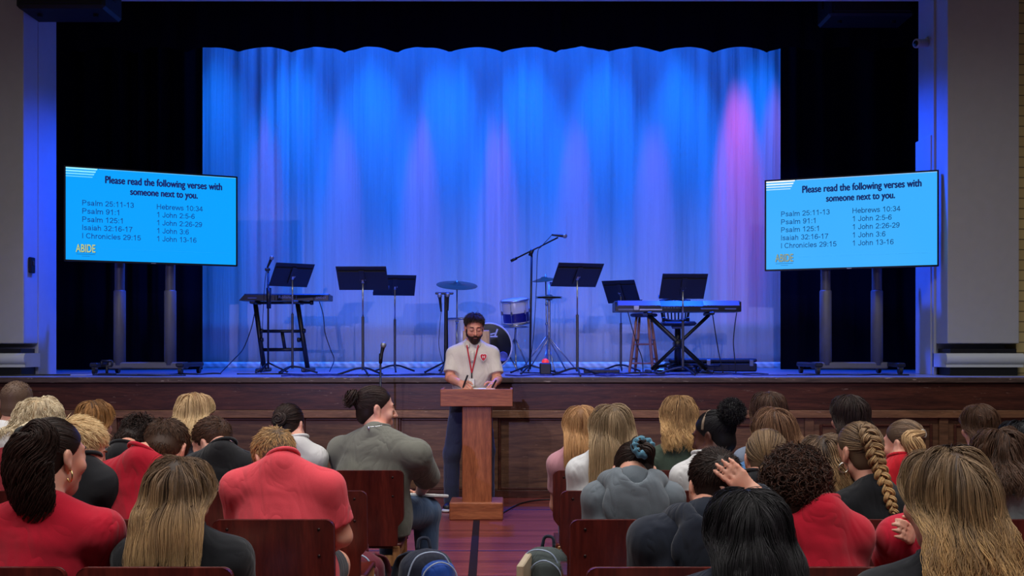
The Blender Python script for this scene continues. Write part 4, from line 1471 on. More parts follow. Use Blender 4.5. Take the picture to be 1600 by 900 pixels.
# papers on the lectern
pp = np_mesh('paper_sheet', [(cx - 0.26, D + 0.10, LECT_Z + 0.003), (cx - 0.04, D + 0.09, LECT_Z + 0.003), (cx - 0.04, D + 0.36, LECT_Z + 0.003), (cx - 0.26, D + 0.36, LECT_Z + 0.003)], [np.array([[0, 1, 2, 3]])], plain('paper_white', srgb(225, 225, 225), 0.8))
s_ = pp.modifiers.new('thickness', 'SOLIDIFY'); s_.thickness = 0.002
tag(pp, 'white sheet of notes lying on the lectern under the pen hand', 'paper')
nb = MB().box((cx + 0.06, D + 0.24, LECT_Z + 0.012), (0.19, 0.25, 0.022), rotz(0.05), bev=0.004).build('open_book', plain('paper_white', srgb(225, 225, 225), 0.8))
tag(nb, 'thin white booklet on the lectern between the two hands', 'book')

# floor cable cover
o = MB().box(((744 - 800) * 7.4 / FPX, 6.75, 0.004), (0.055, 4.0, 0.008), rotz(0.022), bev=0.003).build('floor_cable_cover', plain('gaffer_tape', srgb(38, 26, 28), 0.9, spec=.1))
tag(o, 'dark tape strip covering a cable down the aisle from the lectern', 'cable cover')
P = [(-0.08, 9.14, 0.008), (0.02, 9.5, 0.008), (0.12, 9.75, 0.008), (0.30, 9.92, 0.008), (0.6, 9.96, 0.008), (1.2, 9.93, 0.008)]
cable(P, 'thin black cable on the hall floor from the lectern along the stage foot', rad=0.007, name='floor_cable')

# ------------------------------------------------------------------ auditorium chairs
ROW = {1: 5.33, 2: 4.56, 3: 3.79, 4: 2.96, 5: 2.2}
chair_wood = wood('chair_mahogany', srgb(66, 20, 18), srgb(104, 38, 30), 'Z', 0.3, 0.9, spec=0.5)
chair_edge = wood('chair_edge_wood', srgb(96, 40, 34), srgb(138, 70, 58), 'X', 0.35)
chair_oak = wood('chair_frame_oak', srgb(150, 100, 60), srgb(190, 136, 88), 'Z', 0.45)
CW, CH = 0.452, 0.835


def make_chair():
    root = empty('auditorium_chair', (0, 0, 0))
    half = []
    hw = CW / 2
    # half outline: rounded top corner, stepped waist near the seat
    for i in range(6):
        a = PI / 2 * (1 - i / 5)
        half.append((hw - 0.028 + 0.028 * math.cos(a), CH - 0.028 + 0.028 * math.sin(a)))
    half += [(hw, 0.60), (hw - 0.004, 0.575), (hw - 0.018, 0.556), (hw - 0.031, 0.54), (hw - 0.034, 0.52), (hw - 0.034, 0.45), (hw - 0.040, 0.437)]
    zs = np.array([p_[1] for p_ in half])
    left = [(-x_, z_) for x_, z_ in half][::-1]
    poly = left + half

    def lean(z):
        return 0.075 * (1 - z / CH)
    n = len(poly)
    V, q = [], []
    th = 0.020
    for (x_, z_) in poly:
        V.append((x_, lean(z_), z_))
    for (x_, z_) in poly:
        V.append((x_, lean(z_) + th, z_))
    for i in range(n):
        j = (i + 1) % n
        q.append([i, j, n + j, n + i])
    m_ = len(half)
    for s in (0, n):
        for i in range(m_ - 1):
            a_, b_ = m_ - 1 - i, m_ - 2 - i      # left side indices going up the list
            l0, l1 = i, i + 1
            r0, r1 = n - 1 - i, n - 2 - i
            f = [s + l0, s + l1, s + r1, s + r0]
            q.append(f if s == 0 else f[::-1])
    o = np_mesh('backrest', V, [np.array(q)], chair_wood, root, False)
    b = o.modifiers.new('bevel', 'BEVEL')
    b.width = 0.005
    b.segments = 2
    sc_ = MB()
    for sx in (-1, 1):
        for z_ in (0.80, 0.70):
            sc_.lathe((sx * 0.17, lean(z_) - 0.001, z_), [(0.006, 0), (0.004, 0.002), (0, 0.0025)], axis=(0, -1, 0), n=10)
    sc_.build('screw_heads', plain('screw_dark', srgb(40, 24, 22), 0.4, 0.6), o, True)
    # plywood seat, slightly dished
    nx, ny = 9, 9
    V, q = [], []
    for k, dz in ((0, 0.0), (1, -0.022)):
        for j in range(ny):
            for i in range(nx):
                u, v_ = i / (nx - 1) * 2 - 1, j / (ny - 1)
                x_ = u * (hw - 0.02)
                y_ = 0.075 + v_ * 0.40 - 0.03 * (abs(u) ** 4) * (v_ > 0.9)
                z_ = 0.440 - 0.012 * (1 - u * u) * math.sin(PI * v_) - 0.02 * max(0, v_ - 0.85) / 0.15 + dz
                V.append((x_, y_, z_))
    for k in range(2):
        for j in range(ny - 1):
            for i in range(nx - 1):
                a_ = k * nx * ny + j * nx + i
                f = [a_, a_ + 1, a_ + nx + 1, a_ + nx]
                q.append(f if k == 0 else f[::-1])
    ring = [i for i in range(nx)] + [j * nx + nx - 1 for j in range(1, ny)] + [(ny - 1) * nx + i for i in range(nx - 2, -1, -1)] + [j * nx for j in range(ny - 2, 0, -1)]
    for a_, b_ in zip(ring, ring[1:] + ring[:1]):
        q.append([b_, a_, a_ + nx * ny, b_ + nx * ny])
    np_mesh('seat', V, [np.array(q)], chair_wood, root, True)
    sx = hw - 0.045
    for s in (-1, 1):
        MB().box((s * sx, 0.085, 0.215), (0.038, 0.045, 0.43), bev=0.005).build('leg', chair_oak, root)
        MB().box((s * sx, 0.435, 0.205), (0.038, 0.045, 0.41), bev=0.005).build('leg', chair_oak, root)
        MB().box((s * sx, 0.26, 0.385), (0.024, 0.33, 0.055), bev=0.004).build('side_rail', chair_oak, root)
        MB().box((s * sx, 0.26, 0.14), (0.022, 0.33, 0.035), bev=0.004).build('stretcher', chair_oak, root)
    MB().box((0, 0.085, 0.350), (2 * sx - 0.03, 0.022, 0.060), bev=0.004).build('rear_rail', chair_oak, root)
    MB().box((0, 0.435, 0.375), (2 * sx - 0.03, 0.022, 0.055), bev=0.004).build('front_rail', chair_oak, root)
    return root


PITCH = 0.485
SEATS = {}
lab_seat = {
    (-1, 1): ['wooden auditorium chair in the front row under the person in the olive shirt', 'wooden chair under the person with the neat bun and cream top', 'wooden chair under the blonde beside the dark-haired man in black', 'wooden chair under the person with straight streaked long hair', 'wooden chair under the person in the hooded red and white top'],
    (-1, 2): ['empty mahogany auditorium chair directly behind the olive-shirted person', 'wooden chair under the man in black whose face shows in profile', 'wooden chair under the person with tousled dark curls in black', 'wooden chair under the person with platinum wavy hair'],
    (-1, 3): ['wooden chair with its back below the person in the coral shirt', 'wooden chair below the bowed dark-haired person in the red tee', 'wooden chair under the blond boy in black turned sideways'],
    (-1, 4): ['wooden chair back under the long-haired girl in black, nearest the aisle', 'wooden chair back below the red sweatshirt with the dark ponytail'],
    (1, 1): ['wooden auditorium chair at the aisle under the person in pink', 'wooden chair under the wavy blonde in the green tee', 'wooden chair under the person with long brown hair next to the stage', 'wooden chair under the person with dark wavy hair in grey', 'wooden chair under the person with the smooth round brown hairdo'],
    (1, 2): ['wooden aisle chair under the ash-blonde in the white tee', 'wooden chair under the person with the black puff of hair', 'wooden chair under the person with light brown hair in pale blue', 'wooden chair under the red-shirted person with the golden ponytail', 'wooden chair under the black-haired person at the frame edge'],
    (1, 3): ['wooden chair back below the grey hoodie with the blue scrunchie', 'wooden chair under the low blond ponytail in black', 'wooden chair below the braided girl in black', 'wooden chair under the brown-haired person in the pale grey hoodie'],
    (1, 4): ['wooden chair back at the aisle beside the navy hoodie', 'wooden chair back below the curly head in the red polo', 'wooden chair under the red sweatshirt hidden by long wavy hair'],
}
EDGE_L = {1: -0.566, 2: -0.647, 3: -0.66, 4: -0.81}
proto = make_chair()
first = True
for (side, row), labs in lab_seat.items():
    for i, lb in enumerate(labs):
        x = (EDGE_L[row] - CW / 2 - PITCH * i) if side < 0 else (0.215 + CW / 2 + PITCH * i)
        if first:
            o, first = proto, False
            o.location = (x, ROW[row], 0)
            o['label'] = lb
        else:
            o = copy_thing(proto, (x, ROW[row], 0), 0, lb)
        o['category'] = 'chair'
        o['group'] = 'wooden auditorium chairs'
        SEATS[(side, row, i)] = x
# chairs of the nearest row, just below the picture
for x, lb in ((0.50, 'wooden chair under the person with straight black hair'), (1.04, 'wooden chair under the person with long golden-brown waves')):
    o = copy_thing(proto, (x, ROW[5], 0), 0, lb)
    o['category'] = 'chair'
    o['group'] = 'wooden auditorium chairs'


# ------------------------------------------------------------------ signed-distance modelling (bodies, clothes, bags)
class Field:
    def __init__(self):
        self.p = []
        self.cuts = []

    def seg(self, a, b, A0, A1=None, B0=None, B1=None, right=(1, 0, 0), k=0.03, cut=None, op='+'):
        A1 = A0 if A1 is None else A1
        B0 = A0 if B0 is None else B0
        B1 = (A1 if B0 == A0 else B0) if B1 is None else B1
        self.p.append(('s', np.array(a, float), np.array(b, float), A0, A1, B0, B1, np.array(right, float), k, cut, op))
        return self

    def ell(self, c, r, R=None, k=0.03, op='+', cut=None):
        self.p.append(('e', np.array(c, float), np.array(r, float), np.eye(3) if R is None else np.array(R, float), k, op, cut))
        return self

    def chain(self, pts, rs, k=0.03):
        for i in range(len(pts) - 1):
            self.seg(pts[i], pts[i + 1], rs[i], rs[i + 1], k=k)
        return self

    @staticmethod
    def _d(pr, P):
        if pr[0] == 's':
            _, a, b, A0, A1, B0, B1, rt, k, cut, op = pr
            w = P - a
            ba = b - a
            h = np.clip((w @ ba) / (ba @ ba + 1e-12), 0, 1)
            q = w - h[..., None] * ba
            qq = (q * q).sum(-1)
            if A0 == B0 and A1 == B1:
                d = np.sqrt(qq) - (A0 + (A1 - A0) * h)
            else:
                u = q @ rt
                v2 = np.maximum(qq - u * u, 0)
                A = A0 + (A1 - A0) * h
                B = B0 + (B1 - B0) * h
                d = (np.sqrt((u / A) ** 2 + v2 / B ** 2) - 1) * np.minimum(A, B)
        else:
            _, c, r, R, k, op, cut = pr
            q = ((P - c) @ R) / r
            n = np.sqrt((q * q).sum(-1))
            m = np.sqrt(((q / r) ** 2).sum(-1)) + 1e-9
            d = n * (n - 1) / m
        if cut is not None:
            for pt, nr in cut:
                d = np.maximum(d, (P - np.array(pt)) @ np.array(nr))
        return d

    @staticmethod
    def _box(pr):
        if pr[0] == 's':
            r = max(pr[3:7])
            return np.minimum(pr[1], pr[2]) - r, np.maximum(pr[1], pr[2]) + r
        r = max(pr[2])
        return pr[1] - r, pr[1] + r

    @staticmethod
    def _k(pr):
        return (pr[8], pr[10]) if pr[0] == 's' else (pr[4], pr[5])

    def combine(self, cur, d, k, op):
        if op == '+':
            h = np.maximum(k - np.abs(cur - d), 0) / k
            return np.minimum(cur, d) - h * h * k / 4
        d = -d
        h = np.maximum(k - np.abs(cur - d), 0) / k
        return np.maximum(cur, d) + h * h * k / 4

    def eval(self, P):
        cur = np.full(P.shape[:-1], 1.0)
        for pr in self.p:
            k, op = self._k(pr)
            cur = self.combine(cur, self._d(pr, P), k, op)
        for pt, nr in self.cuts:
            cur = np.maximum(cur, (P - np.array(pt)) @ np.array(nr))
        return cur

    def grad(self, P, e=0.003):
        g = np.stack([self.eval(P + d) - self.eval(P - d) for d in np.eye(3) * e], -1)
        return g / (np.linalg.norm(g, axis=-1, keepdims=True) + 1e-9)

    def surface(self, h, disp=None):
        plus = [pr for pr in self.p if self._k(pr)[1] == '+']
        lo = np.min([self._box(pr)[0] for pr in plus], 0) - 3 * h
        hi = np.max([self._box(pr)[1] for pr in plus], 0) + 3 * h
        n = np.ceil((hi - lo) / h).astype(int) + 1
        ax = [lo[i] + h * np.arange(n[i]) for i in range(3)]
        G = np.full(tuple(n), 0.3, dtype=np.float32)
        for pr in self.p:
            k, op = self._k(pr)
            b0, b1 = self._box(pr)
            m = k + 3 * h
            i0 = np.clip(np.floor((b0 - m - lo) / h).astype(int), 0, n - 1)
            i1 = np.clip(np.ceil((b1 + m - lo) / h).astype(int) + 1, 1, n)
            if np.any(i1 <= i0):
                continue
            sub = np.stack(np.meshgrid(*[ax[i][i0[i]:i1[i]] for i in range(3)], indexing='ij'), -1)
            sl = tuple(slice(i0[i], i1[i]) for i in range(3))
            G[sl] = self.combine(G[sl], self._d(pr, sub), k, op)
        if self.cuts or disp is not None:
            P = np.stack(np.meshgrid(*ax, indexing='ij'), -1)
            if disp is not None:
                near = np.abs(G) < 4 * h
                G[near] += disp(P[near]).astype(np.float32)
            for pt, nr in self.cuts:
                G = np.maximum(G, ((P - np.array(pt)) @ np.array(nr)).astype(np.float32))
        G[0] = G[-1] = 0.3
        G[:, 0] = G[:, -1] = 0.3
        G[:, :, 0] = G[:, :, -1] = 0.3
        return surface_nets(G, lo, h)


def surface_nets(G, lo, h):
    s = G < 0
    off = [(i, j, k) for i in (0, 1) for j in (0, 1) for k in (0, 1)]
    nx, ny, nz = G.shape
    cnt = np.zeros((nx - 1, ny - 1, nz - 1), np.int8)
    for o in off:
        cnt += s[o[0]:nx - 1 + o[0], o[1]:ny - 1 + o[1], o[2]:nz - 1 + o[2]]
    act = (cnt > 0) & (cnt < 8)
    I, J, K = np.nonzero(act)
    idx = np.full(act.shape, -1, np.int64)
    idx[I, J, K] = np.arange(len(I))
    val = np.stack([G[I + o[0], J + o[1], K + o[2]] for o in off])
    offs = np.array(off, float)
    pos = np.zeros((len(I), 3))
    c = np.zeros(len(I))
    for a in range(8):
        for b in range(a + 1, 8):
            if np.abs(offs[a] - offs[b]).sum() == 1:
                va, vb = val[a], val[b]
                m = (va < 0) != (vb < 0)
                t = np.where(m, va / np.where(m, va - vb, 1), 0)
                pos += m[:, None] * (offs[a] + t[:, None] * (offs[b] - offs[a]))
                c += m
    V = lo + h * (np.stack([I, J, K], 1) + pos / c[:, None])
    Q = []
    for axn in range(3):
        d = [0, 0, 0]
        d[axn] = 1
        A = s[:nx - d[0], :ny - d[1], :nz - d[2]]
        B = s[d[0]:, d[1]:, d[2]:]
        E = np.argwhere(A != B)
        o1, o2 = [a for a in range(3) if a != axn]
        lim = np.array(act.shape)
        ok = (E[:, o1] > 0) & (E[:, o2] > 0) & (E[:, o1] < lim[o1]) & (E[:, o2] < lim[o2]) & (E[:, axn] < lim[axn])
        E = E[ok]
        e1, e2 = np.zeros(3, int), np.zeros(3, int)
        e1[o1] = 1
        e2[o2] = 1
        f = [E - e1 - e2, E - e2, E, E - e1]
        q = np.stack([idx[x[:, 0], x[:, 1], x[:, 2]] for x in f], 1)
        flip = A[E[:, 0], E[:, 1], E[:, 2]]
        if axn == 1:
            flip = ~flip
        q[~flip] = q[~flip][:, ::-1]
        Q.append(q[(q >= 0).all(1)])
    return V, np.concatenate(Q)


def folds(seed, amp=0.004, freq=(26, 26, 14)):
    r = np.random.default_rng(seed)
    ks = r.normal(0, 1, (6, 3)) * np.array(freq)
    ph = r.uniform(0, 6.28, 6)
    am = r.uniform(0.5, 1, 6)
    k2 = r.normal(0, 1, (3, 3)) * 9.0

    def f(P):
        wob = np.sin(P @ k2[0]) + np.sin(P @ k2[1] + 1.0)
        d = 0
        for k_, p_, a_ in zip(ks, ph, am):
            d = d + a_ * (np.abs(np.sin((P @ k_ + p_ + wob) * 0.5)) ** 0.7 - 0.62)
        return -d / am.sum() * amp * 1.7
    return f


def field_obj(F, name, h, mat, parent, disp=None, kind=None, attrs=None):
    V, q = F.surface(h, disp)
    return np_mesh(name, V, [q], mat, parent, True)


# ------------------------------------------------------------------ bags in the aisle
def backpack(x, y, z0, s, rz, mats, label):
    """soft backpack with front pocket, bottle pocket, straps and top loop; mats = body, pocket, trim"""
    r = empty('backpack', (x, y, z0), 0, label, 'backpack')
    R = rotz(rz)
    T = lambda p_: np.array([x, y, z0]) + R @ (np.array(p_) * s)
    rt = R @ np.array([1, 0, 0])
    F = Field()
    F.seg(T((0, 0, 0.10)), T((0, 0.01, 0.36)), 0.15 * s, 0.125 * s, 0.10 * s, 0.085 * s, rt, k=0.03)
    F.cuts = [(T((0, 0, 0.004)), (0, 0, -1))]
    field_obj(F, 'body', 0.009, mats[0], r, folds(3, 0.006))
    F = Field()
    F.seg(T((0.035, -0.070, 0.11)), T((0.040, -0.060, 0.355)), 0.100 * s, 0.078 * s, 0.06 * s, 0.050 * s, rt, k=0.02)
    F.cuts = [(T((0, 0, 0.006)), (0, 0, -1))]
    field_obj(F, 'front_pocket', 0.008, mats[1], r, folds(5, 0.005))
    F = Field()
    F.seg(T((0.135, 0.0, 0.07)), T((0.130, 0, 0.17)), 0.035 * s, 0.04 * s, k=0.02)
    field_obj(F, 'bottle_pocket', 0.008, mats[2], r)
    for sx in (-1, 1):
        P = smooth_path([T((sx * .06, .075, .42)), T((sx * .09, .14, .38)), T((sx * .11, .165, .27)), T((sx * .11, .13, .15)), T((sx * .11, .08, .07))], 16)
        MB().tube(P, 0.024 * s, 8, flat=0.35).build('strap', mats[0], r, True)
    P = smooth_path([T((-.03, .03, .44)), T((-.02, .04, .485)), T((.02, .04, .485)), T((.03, .03, .44))], 12)
    MB().tube(P, 0.008 * s, 8).build('top_loop', mats[2], r, True)
    P = smooth_path([T((-.118, -.02, .13)), T((-.112, -.02, .30)), T((-.06, -.02, .43)), T((.06, -.02, .43)), T((.112, -.02, .30)), T((.118, -.02, .13))], 40)
    P[:, :] += (R @ np.array([0, -0.055 * s, 0]))
    MB().tube(P, 0.0045, 6).build('zip_piping', plain('zip_piping', srgb(150, 165, 190), 0.5), r, True)
    P = smooth_path([T((-.048, -.105, .26)), T((-.036, -.102, .36)), T((.035, -.108, .405)), T((.108, -.100, .36)), T((.125, -.105, .26))], 20)
    MB().tube(P, 0.004, 6).build('pocket_zip', plain('zip_piping', srgb(150, 165, 190), 0.5), r, True)
    return r


blu = fabric('pack_blue', srgb(24, 70, 160), 0.6, 0.5)
nav = fabric('pack_navy', srgb(20, 26, 46), 0.7, 0.5)
olv = fabric('pack_grey_green', srgb(70, 78, 78), 0.8, 0.6)
mar = fabric('pack_maroon', srgb(92, 22, 40), 0.75, 0.5)
backpack(-0.425, 5.05, 0, 1.08, 0.35, (nav, blu, nav), 'blue and black backpack on the aisle floor beside the olive-shirted person')
backpack(-0.775, 5.22, 0, 0.98, -0.2, (mar, mar, mar), 'maroon backpack under the front-row chair of the olive-shirted person')
backpack(0.17, 5.15, 0, 1.06, -0.4, (olv, olv, nav), 'grey backpack on the aisle floor by the white-shirted ash-blonde')
nbk = MB().box((0.060, 4.97, 0.225), (0.035, 0.30, 0.45), rotz(-0.15), bev=0.006).build('notebook', plain('notebook_tan', srgb(186, 168, 140), 0.7))
tag(nbk, 'upright tan binder standing against the grey backpack', 'binder')

# ------------------------------------------------------------------ people
SKINS = {
    'fair': skin('skin_fair', srgb(214, 160, 138)),
    'warm': skin('skin_warm', srgb(200, 142, 116)),
    'dark': skin('skin_dark', srgb(78, 46, 36)),
}
HAIRS = {
    'darkbrown': hair_mat('hair_dark_brown', srgb(24, 16, 14), srgb(58, 40, 34)),
    'black': hair_mat('hair_black', srgb(10, 9, 11), srgb(36, 32, 36)),
    'brown': hair_mat('hair_brown', srgb(44, 28, 20), srgb(96, 66, 48)),
    'ltbrown': hair_mat('hair_light_brown', srgb(70, 46, 32), srgb(140, 102, 74), srgb(170, 128, 92)),
    'blonde': hair_mat('hair_blonde', srgb(124, 92, 60), srgb(226, 192, 142), srgb(238, 210, 162)),
    'strawberry': hair_mat('hair_strawberry', srgb(122, 84, 54), srgb(214, 164, 114), srgb(222, 170, 116)),
    'ash': hair_mat('hair_ash_blonde', srgb(92, 74, 56), srgb(176, 148, 116), srgb(206, 172, 128)),
    'platinum': hair_mat('hair_platinum', srgb(168, 142, 108), srgb(246, 230, 198)),
    'dirty': hair_mat('hair_dirty_blonde', srgb(62, 46, 38), srgb(150, 122, 92), srgb(224, 178, 116)),
    'balayage': hair_mat('hair_balayage', srgb(50, 38, 32), srgb(136, 108, 84), srgb(226, 184, 128)),
    'streak': hair_mat('hair_streaked', srgb(66, 44, 28), srgb(186, 132, 78), srgb(150, 98, 56)),
    'gold': hair_mat('hair_golden', srgb(86, 60, 38), srgb(190, 148, 98), srgb(226, 184, 126)),
    'buzzbrown': hair_mat('hair_buzz_brown', srgb(84, 64, 52), srgb(122, 98, 80)),
    'curlybrown': hair_mat('hair_curly_brown', srgb(26, 15, 12), srgb(82, 52, 40)),
}
C_SK = np.array([0, -0.012, 0.036])
R_SK = np.array([0.077, 0.097, 0.086])


class Head:
    def __init__(s, px, top, Y, yaw=0, pitch=10, roll=0, sc=1.0, pad=0.012):
        s.R = rotz(math.radians(yaw)) @ rotx(-math.radians(pitch)) @ roty(math.radians(roll))
        s.sc = sc
        rz = s.R[2]
        sup = math.sqrt(((R_SK * rz) ** 2).sum())
        c = W(px, top, Y)
        ctr_z = c[2] - pad - sc * sup
        o = s.R @ (C_SK * sc)
        # the skull centre is what the picture fixes
        s.H = np.array([c[0] - o[0], Y - o[1], ctr_z - o[2]])

    def p(s, x, y=None, z=None):
        v = np.array([x, y, z], float) if y is not None else np.asarray(x, float)
        return s.H + (v * s.sc) @ s.R.T

    def d(s, x, y, z):
        return s.R @ unit((x, y, z))

    def loc(s, P):
        return ((P - s.H) @ s.R) / s.sc

    def add(s, F, nose=1.0):
        k = s.sc
        F.ell(s.p(C_SK), R_SK * k, s.R, k=0.02)
        F.ell(s.p(0, 0.030, -0.042), np.array([.060, .062, .078]) * k, s.R, k=0.04)
        F.ell(s.p(0, 0.066, -0.098), np.array([.024, .022, .020]) * k, s.R, k=0.03)
        F.seg(s.p(-0.056, -0.004, -0.06), s.p(0, 0.055, -0.105), .016 * k, .018 * k, k=.03)
        F.seg(s.p(0.056, -0.004, -0.06), s.p(0, 0.055, -0.105), .016 * k, .018 * k, k=.03)
        F.seg(s.p(-.034, .082, .024), s.p(.034, .082, .024), .012 * k, k=.02)
        for e in (-1, 1):
            F.ell(s.p(e * .033, .102, .004), np.array([.021, .016, .015]) * k, s.R, k=.016, op='-')
            F.ell(s.p(e * .032, .0805, .003), np.array([.017, .014, .012]) * k, s.R, k=.006)
            F.ell(s.p(e * .046, .066, -.030), np.array([.020, .018, .018]) * k, s.R, k=.03)
        F.seg(s.p(0, .094, .012), s.p(0, .113 + .004 * nose, -.032), .008 * k, .012 * k, k=.012)
        for e in (-1, 1):
            F.ell(s.p(e * .011, .102, -.036), np.array([.008, .010, .008]) * k, s.R, k=.008)
        F.seg(s.p(-.019, .090, -.062), s.p(.019, .090, -.062), .0075 * k, k=.010)
        F.seg(s.p(-.016, .090, -.074), s.p(.016, .090, -.074), .0085 * k, k=.008)
        F.seg(s.p(-.020, .1005, -.068), s.p(.020, .1005, -.068), .0028 * k, k=.004, op='-')
        for e in (-1, 1):
            Re = s.R @ rotz(e * 0.35) @ rotx(0.18)
            F.ell(s.p(e * .080, -.012, -.004), np.array([.010, .021, .032]) * k, Re, k=.008)
            F.ell(s.p(e * .090, -.006, .000), np.array([.007, .011, .018]) * k, Re, k=.006, op='-')
            F.ell(s.p(e * .078, -.006, -.030), np.array([.008, .009, .012]) * k, s.R, k=.008)


def add_hand(F, wrist, d, palm, thumb, s=1.0, curl=0.5, spread=0.0):
    d, palm, thumb = unit(d), unit(palm), unit(thumb)
    F.seg(wrist + d * .004 * s, wrist + d * .082 * s, .027 * s, .040 * s, .017 * s, .012 * s, right=thumb, k=.014)
    for off, f in zip((.031, .0105, -.0105, -.030), (.95, 1.06, 1.0, .80)):
        p0 = wrist + (d * .078 + thumb * off) * s
        a = 0.12
        dd = unit(d + thumb * off * spread * 8)
        for L, r0, r1, cc in ((.042, .0098, .0088, .55), (.026, .0088, .0080, 1.0), (.021, .0080, .0068, .7)):
            v = unit(dd * math.cos(a) + palm * math.sin(a))
            p1 = p0 + v * L * f * s
            F.seg(p0, p1, r0 * s, r1 * s, k=.005)
            p0 = p1
            a += curl * cc
    p0 = wrist + (d * .022 + thumb * .026 + palm * .004) * s
    for L, r0, r1, v in ((.040, .014, .011, d * .62 + thumb * .70 + palm * .30), (.030, .0108, .0096, d * .85 + thumb * .30 + palm * .40), (.024, .0096, .0078, d * .9 + palm * .5 - thumb * .05)):
        p1 = p0 + unit(v) * L * s
        F.seg(p0, p1, r0 * s, r1 * s, k=.008)
        p0 = p1


# ------------------------------------------------------------------ hair
class Hair:
    def __init__(s, head, body, seed=1):
        s.h, s.F, s.r = head, body, np.random.default_rng(seed)
        s.V, s.Q, s.T, s.A, s.n = [], [], [], [], 0

    def raw(s, V, Q, tone, along):
        s.V.append(V)
        s.Q.append(np.asarray(Q) + s.n)
        s.T.append(tone)
        s.A.append(along)
        s.n += len(V)

    def tubes(s, P, rad, tone, taper=0.25, sides=4, thick=0.6, root=0.0, amax=1.0):
        N, K, _ = P.shape
        tan = np.gradient(P, axis=1)
        tan /= np.linalg.norm(tan, axis=2, keepdims=True) + 1e-9
        ref = np.array([0.13, 0.97, 0.21])
        sd = np.cross(tan, ref)
        sd /= np.linalg.norm(sd, axis=2, keepdims=True) + 1e-9
        up = np.cross(sd, tan)
        t = np.linspace(0, 1, K)
        prof = np.clip(np.minimum(1.0, (1 - t) / 0.35 * (1 - taper) + taper), 0.06, 1)
        rad = np.broadcast_to(np.asarray(rad, float), (N,)) if np.ndim(rad) <= 1 else rad
        rr_ = rad[:, None] * prof[None, :]
        a = np.arange(sides) * 2 * PI / sides
        V = P[:, :, None, :] + rr_[:, :, None, None] * (np.cos(a)[None, None, :, None] * sd[:, :, None, :] + thick * np.sin(a)[None, None, :, None] * up[:, :, None, :])
        V = V.reshape(-1, 3)
        i, k, j = np.meshgrid(np.arange(N), np.arange(K - 1), np.arange(sides), indexing='ij')
        b = (i * K + k) * sides
        j2 = (j + 1) % sides
        Q = np.stack([b + j, b + j2, b + sides + j2, b + sides + j], -1).reshape(-1, 4)
        tn = np.repeat(np.broadcast_to(tone, (N,)), K * sides)
        al = np.tile(np.repeat(root + (amax - root) * t, sides), N)
        s.raw(V, Q, tn, al)

    def cap(s, grow=0.005, low=0.0, h=0.007, tone=0.25, lim=0.008, nape=True):
        H = s.h
        F = Field()
        F.ell(H.p(C_SK), (R_SK + grow) * H.sc, H.R, k=.02)
        if nape:
            F.ell(H.p(0, -.048, -.036 - low), np.array([.060, .052, .050]) * H.sc + grow, H.R, k=.03)
        F.cuts = [(H.p(0, lim / .75, 0), H.R @ unit((0, .75, -.66)))]
        V, q = F.surface(h)
        s.raw(V, q, np.full(len(V), tone), np.full(len(V), 0.1))

    def roots(s, n, lim=0.008, zmin=-0.055, pad=0.002):
        out = []
        while sum(map(len, out)) < n:
            d = s.r.normal(0, 1, (n * 3, 3))
            d /= np.linalg.norm(d, axis=1, keepdims=True)
            q = C_SK + d * (R_SK + pad)
            ok = (.75 * q[:, 1] - .66 * q[:, 2] < lim) & (q[:, 2] > zmin)
            out.append(q[ok])
        return np.concatenate(out)[:n]

    def short(s, n, L, lift=0.35, fwd=0.3, mess=0.3, rad=0.0022, lim=0.008, tone=(0, 1), sides_short=0.0, zmin=-0.06, wave=0.0, K=6, crown=(0, -.065, .10)):
        q = s.roots(n, lim, zmin)
        d = s.r.normal(0, 1, (n * 2, 3))
        d /= np.linalg.norm(d, axis=1, keepdims=True)
        d = np.array([0, -.048, -.036]) + d * np.array([.067, .059, .057])
        d = d[(d[:, 1] < -.05) & (d[:, 2] < -.01)][:n // 5]
        q = np.concatenate([q[:n - len(d)], d])
        nr = (q - C_SK) / R_SK ** 2
        nr /= np.linalg.norm(nr, axis=1, keepdims=True)
        away = q - np.array(crown)
        away[:, 1] += fwd * 0.1 * (q[:, 2] > 0.05)
        away -= nr * (away * nr).sum(1, keepdims=True)
        away /= np.linalg.norm(away, axis=1, keepdims=True) + 1e-9
        away = away + s.r.normal(0, mess, away.shape)
        away -= nr * (away * nr).sum(1, keepdims=True) * .5
        top = np.clip((q[:, 2] - 0.02) / 0.08, 0, 1)
        ln = L * (sides_short + (1 - sides_short) * top) * s.r.uniform(.7, 1.15, len(q))
        P = [q]
        p = q.copy()
        cl = s.r.uniform(0, 6.28, n)
        for k in range(1, K):
            t = k / (K - 1)
            v = away + nr * lift * (1 - t) * 1.6
            v /= np.linalg.norm(v, axis=1, keepdims=True)
            if wave:
                v = v + wave * np.stack([np.sin(cl + 5 * t), np.cos(1.3 * cl + 5 * t), np.sin(.7 * cl + 4 * t)], 1)
            p = p + v * (ln / (K - 1))[:, None]
            e = (p - C_SK) / (R_SK + 0.003)
            m = np.linalg.norm(e, axis=1, keepdims=True)
            p = np.where(m < 1, C_SK + e / m * (R_SK + .003), p)
            P.append(p)
        P = np.stack(P, 1)
        W_ = s.h.p(P.reshape(-1, 3)).reshape(P.shape)
        s.tubes(W_, rad, s.r.uniform(*tone, n), 0.15)

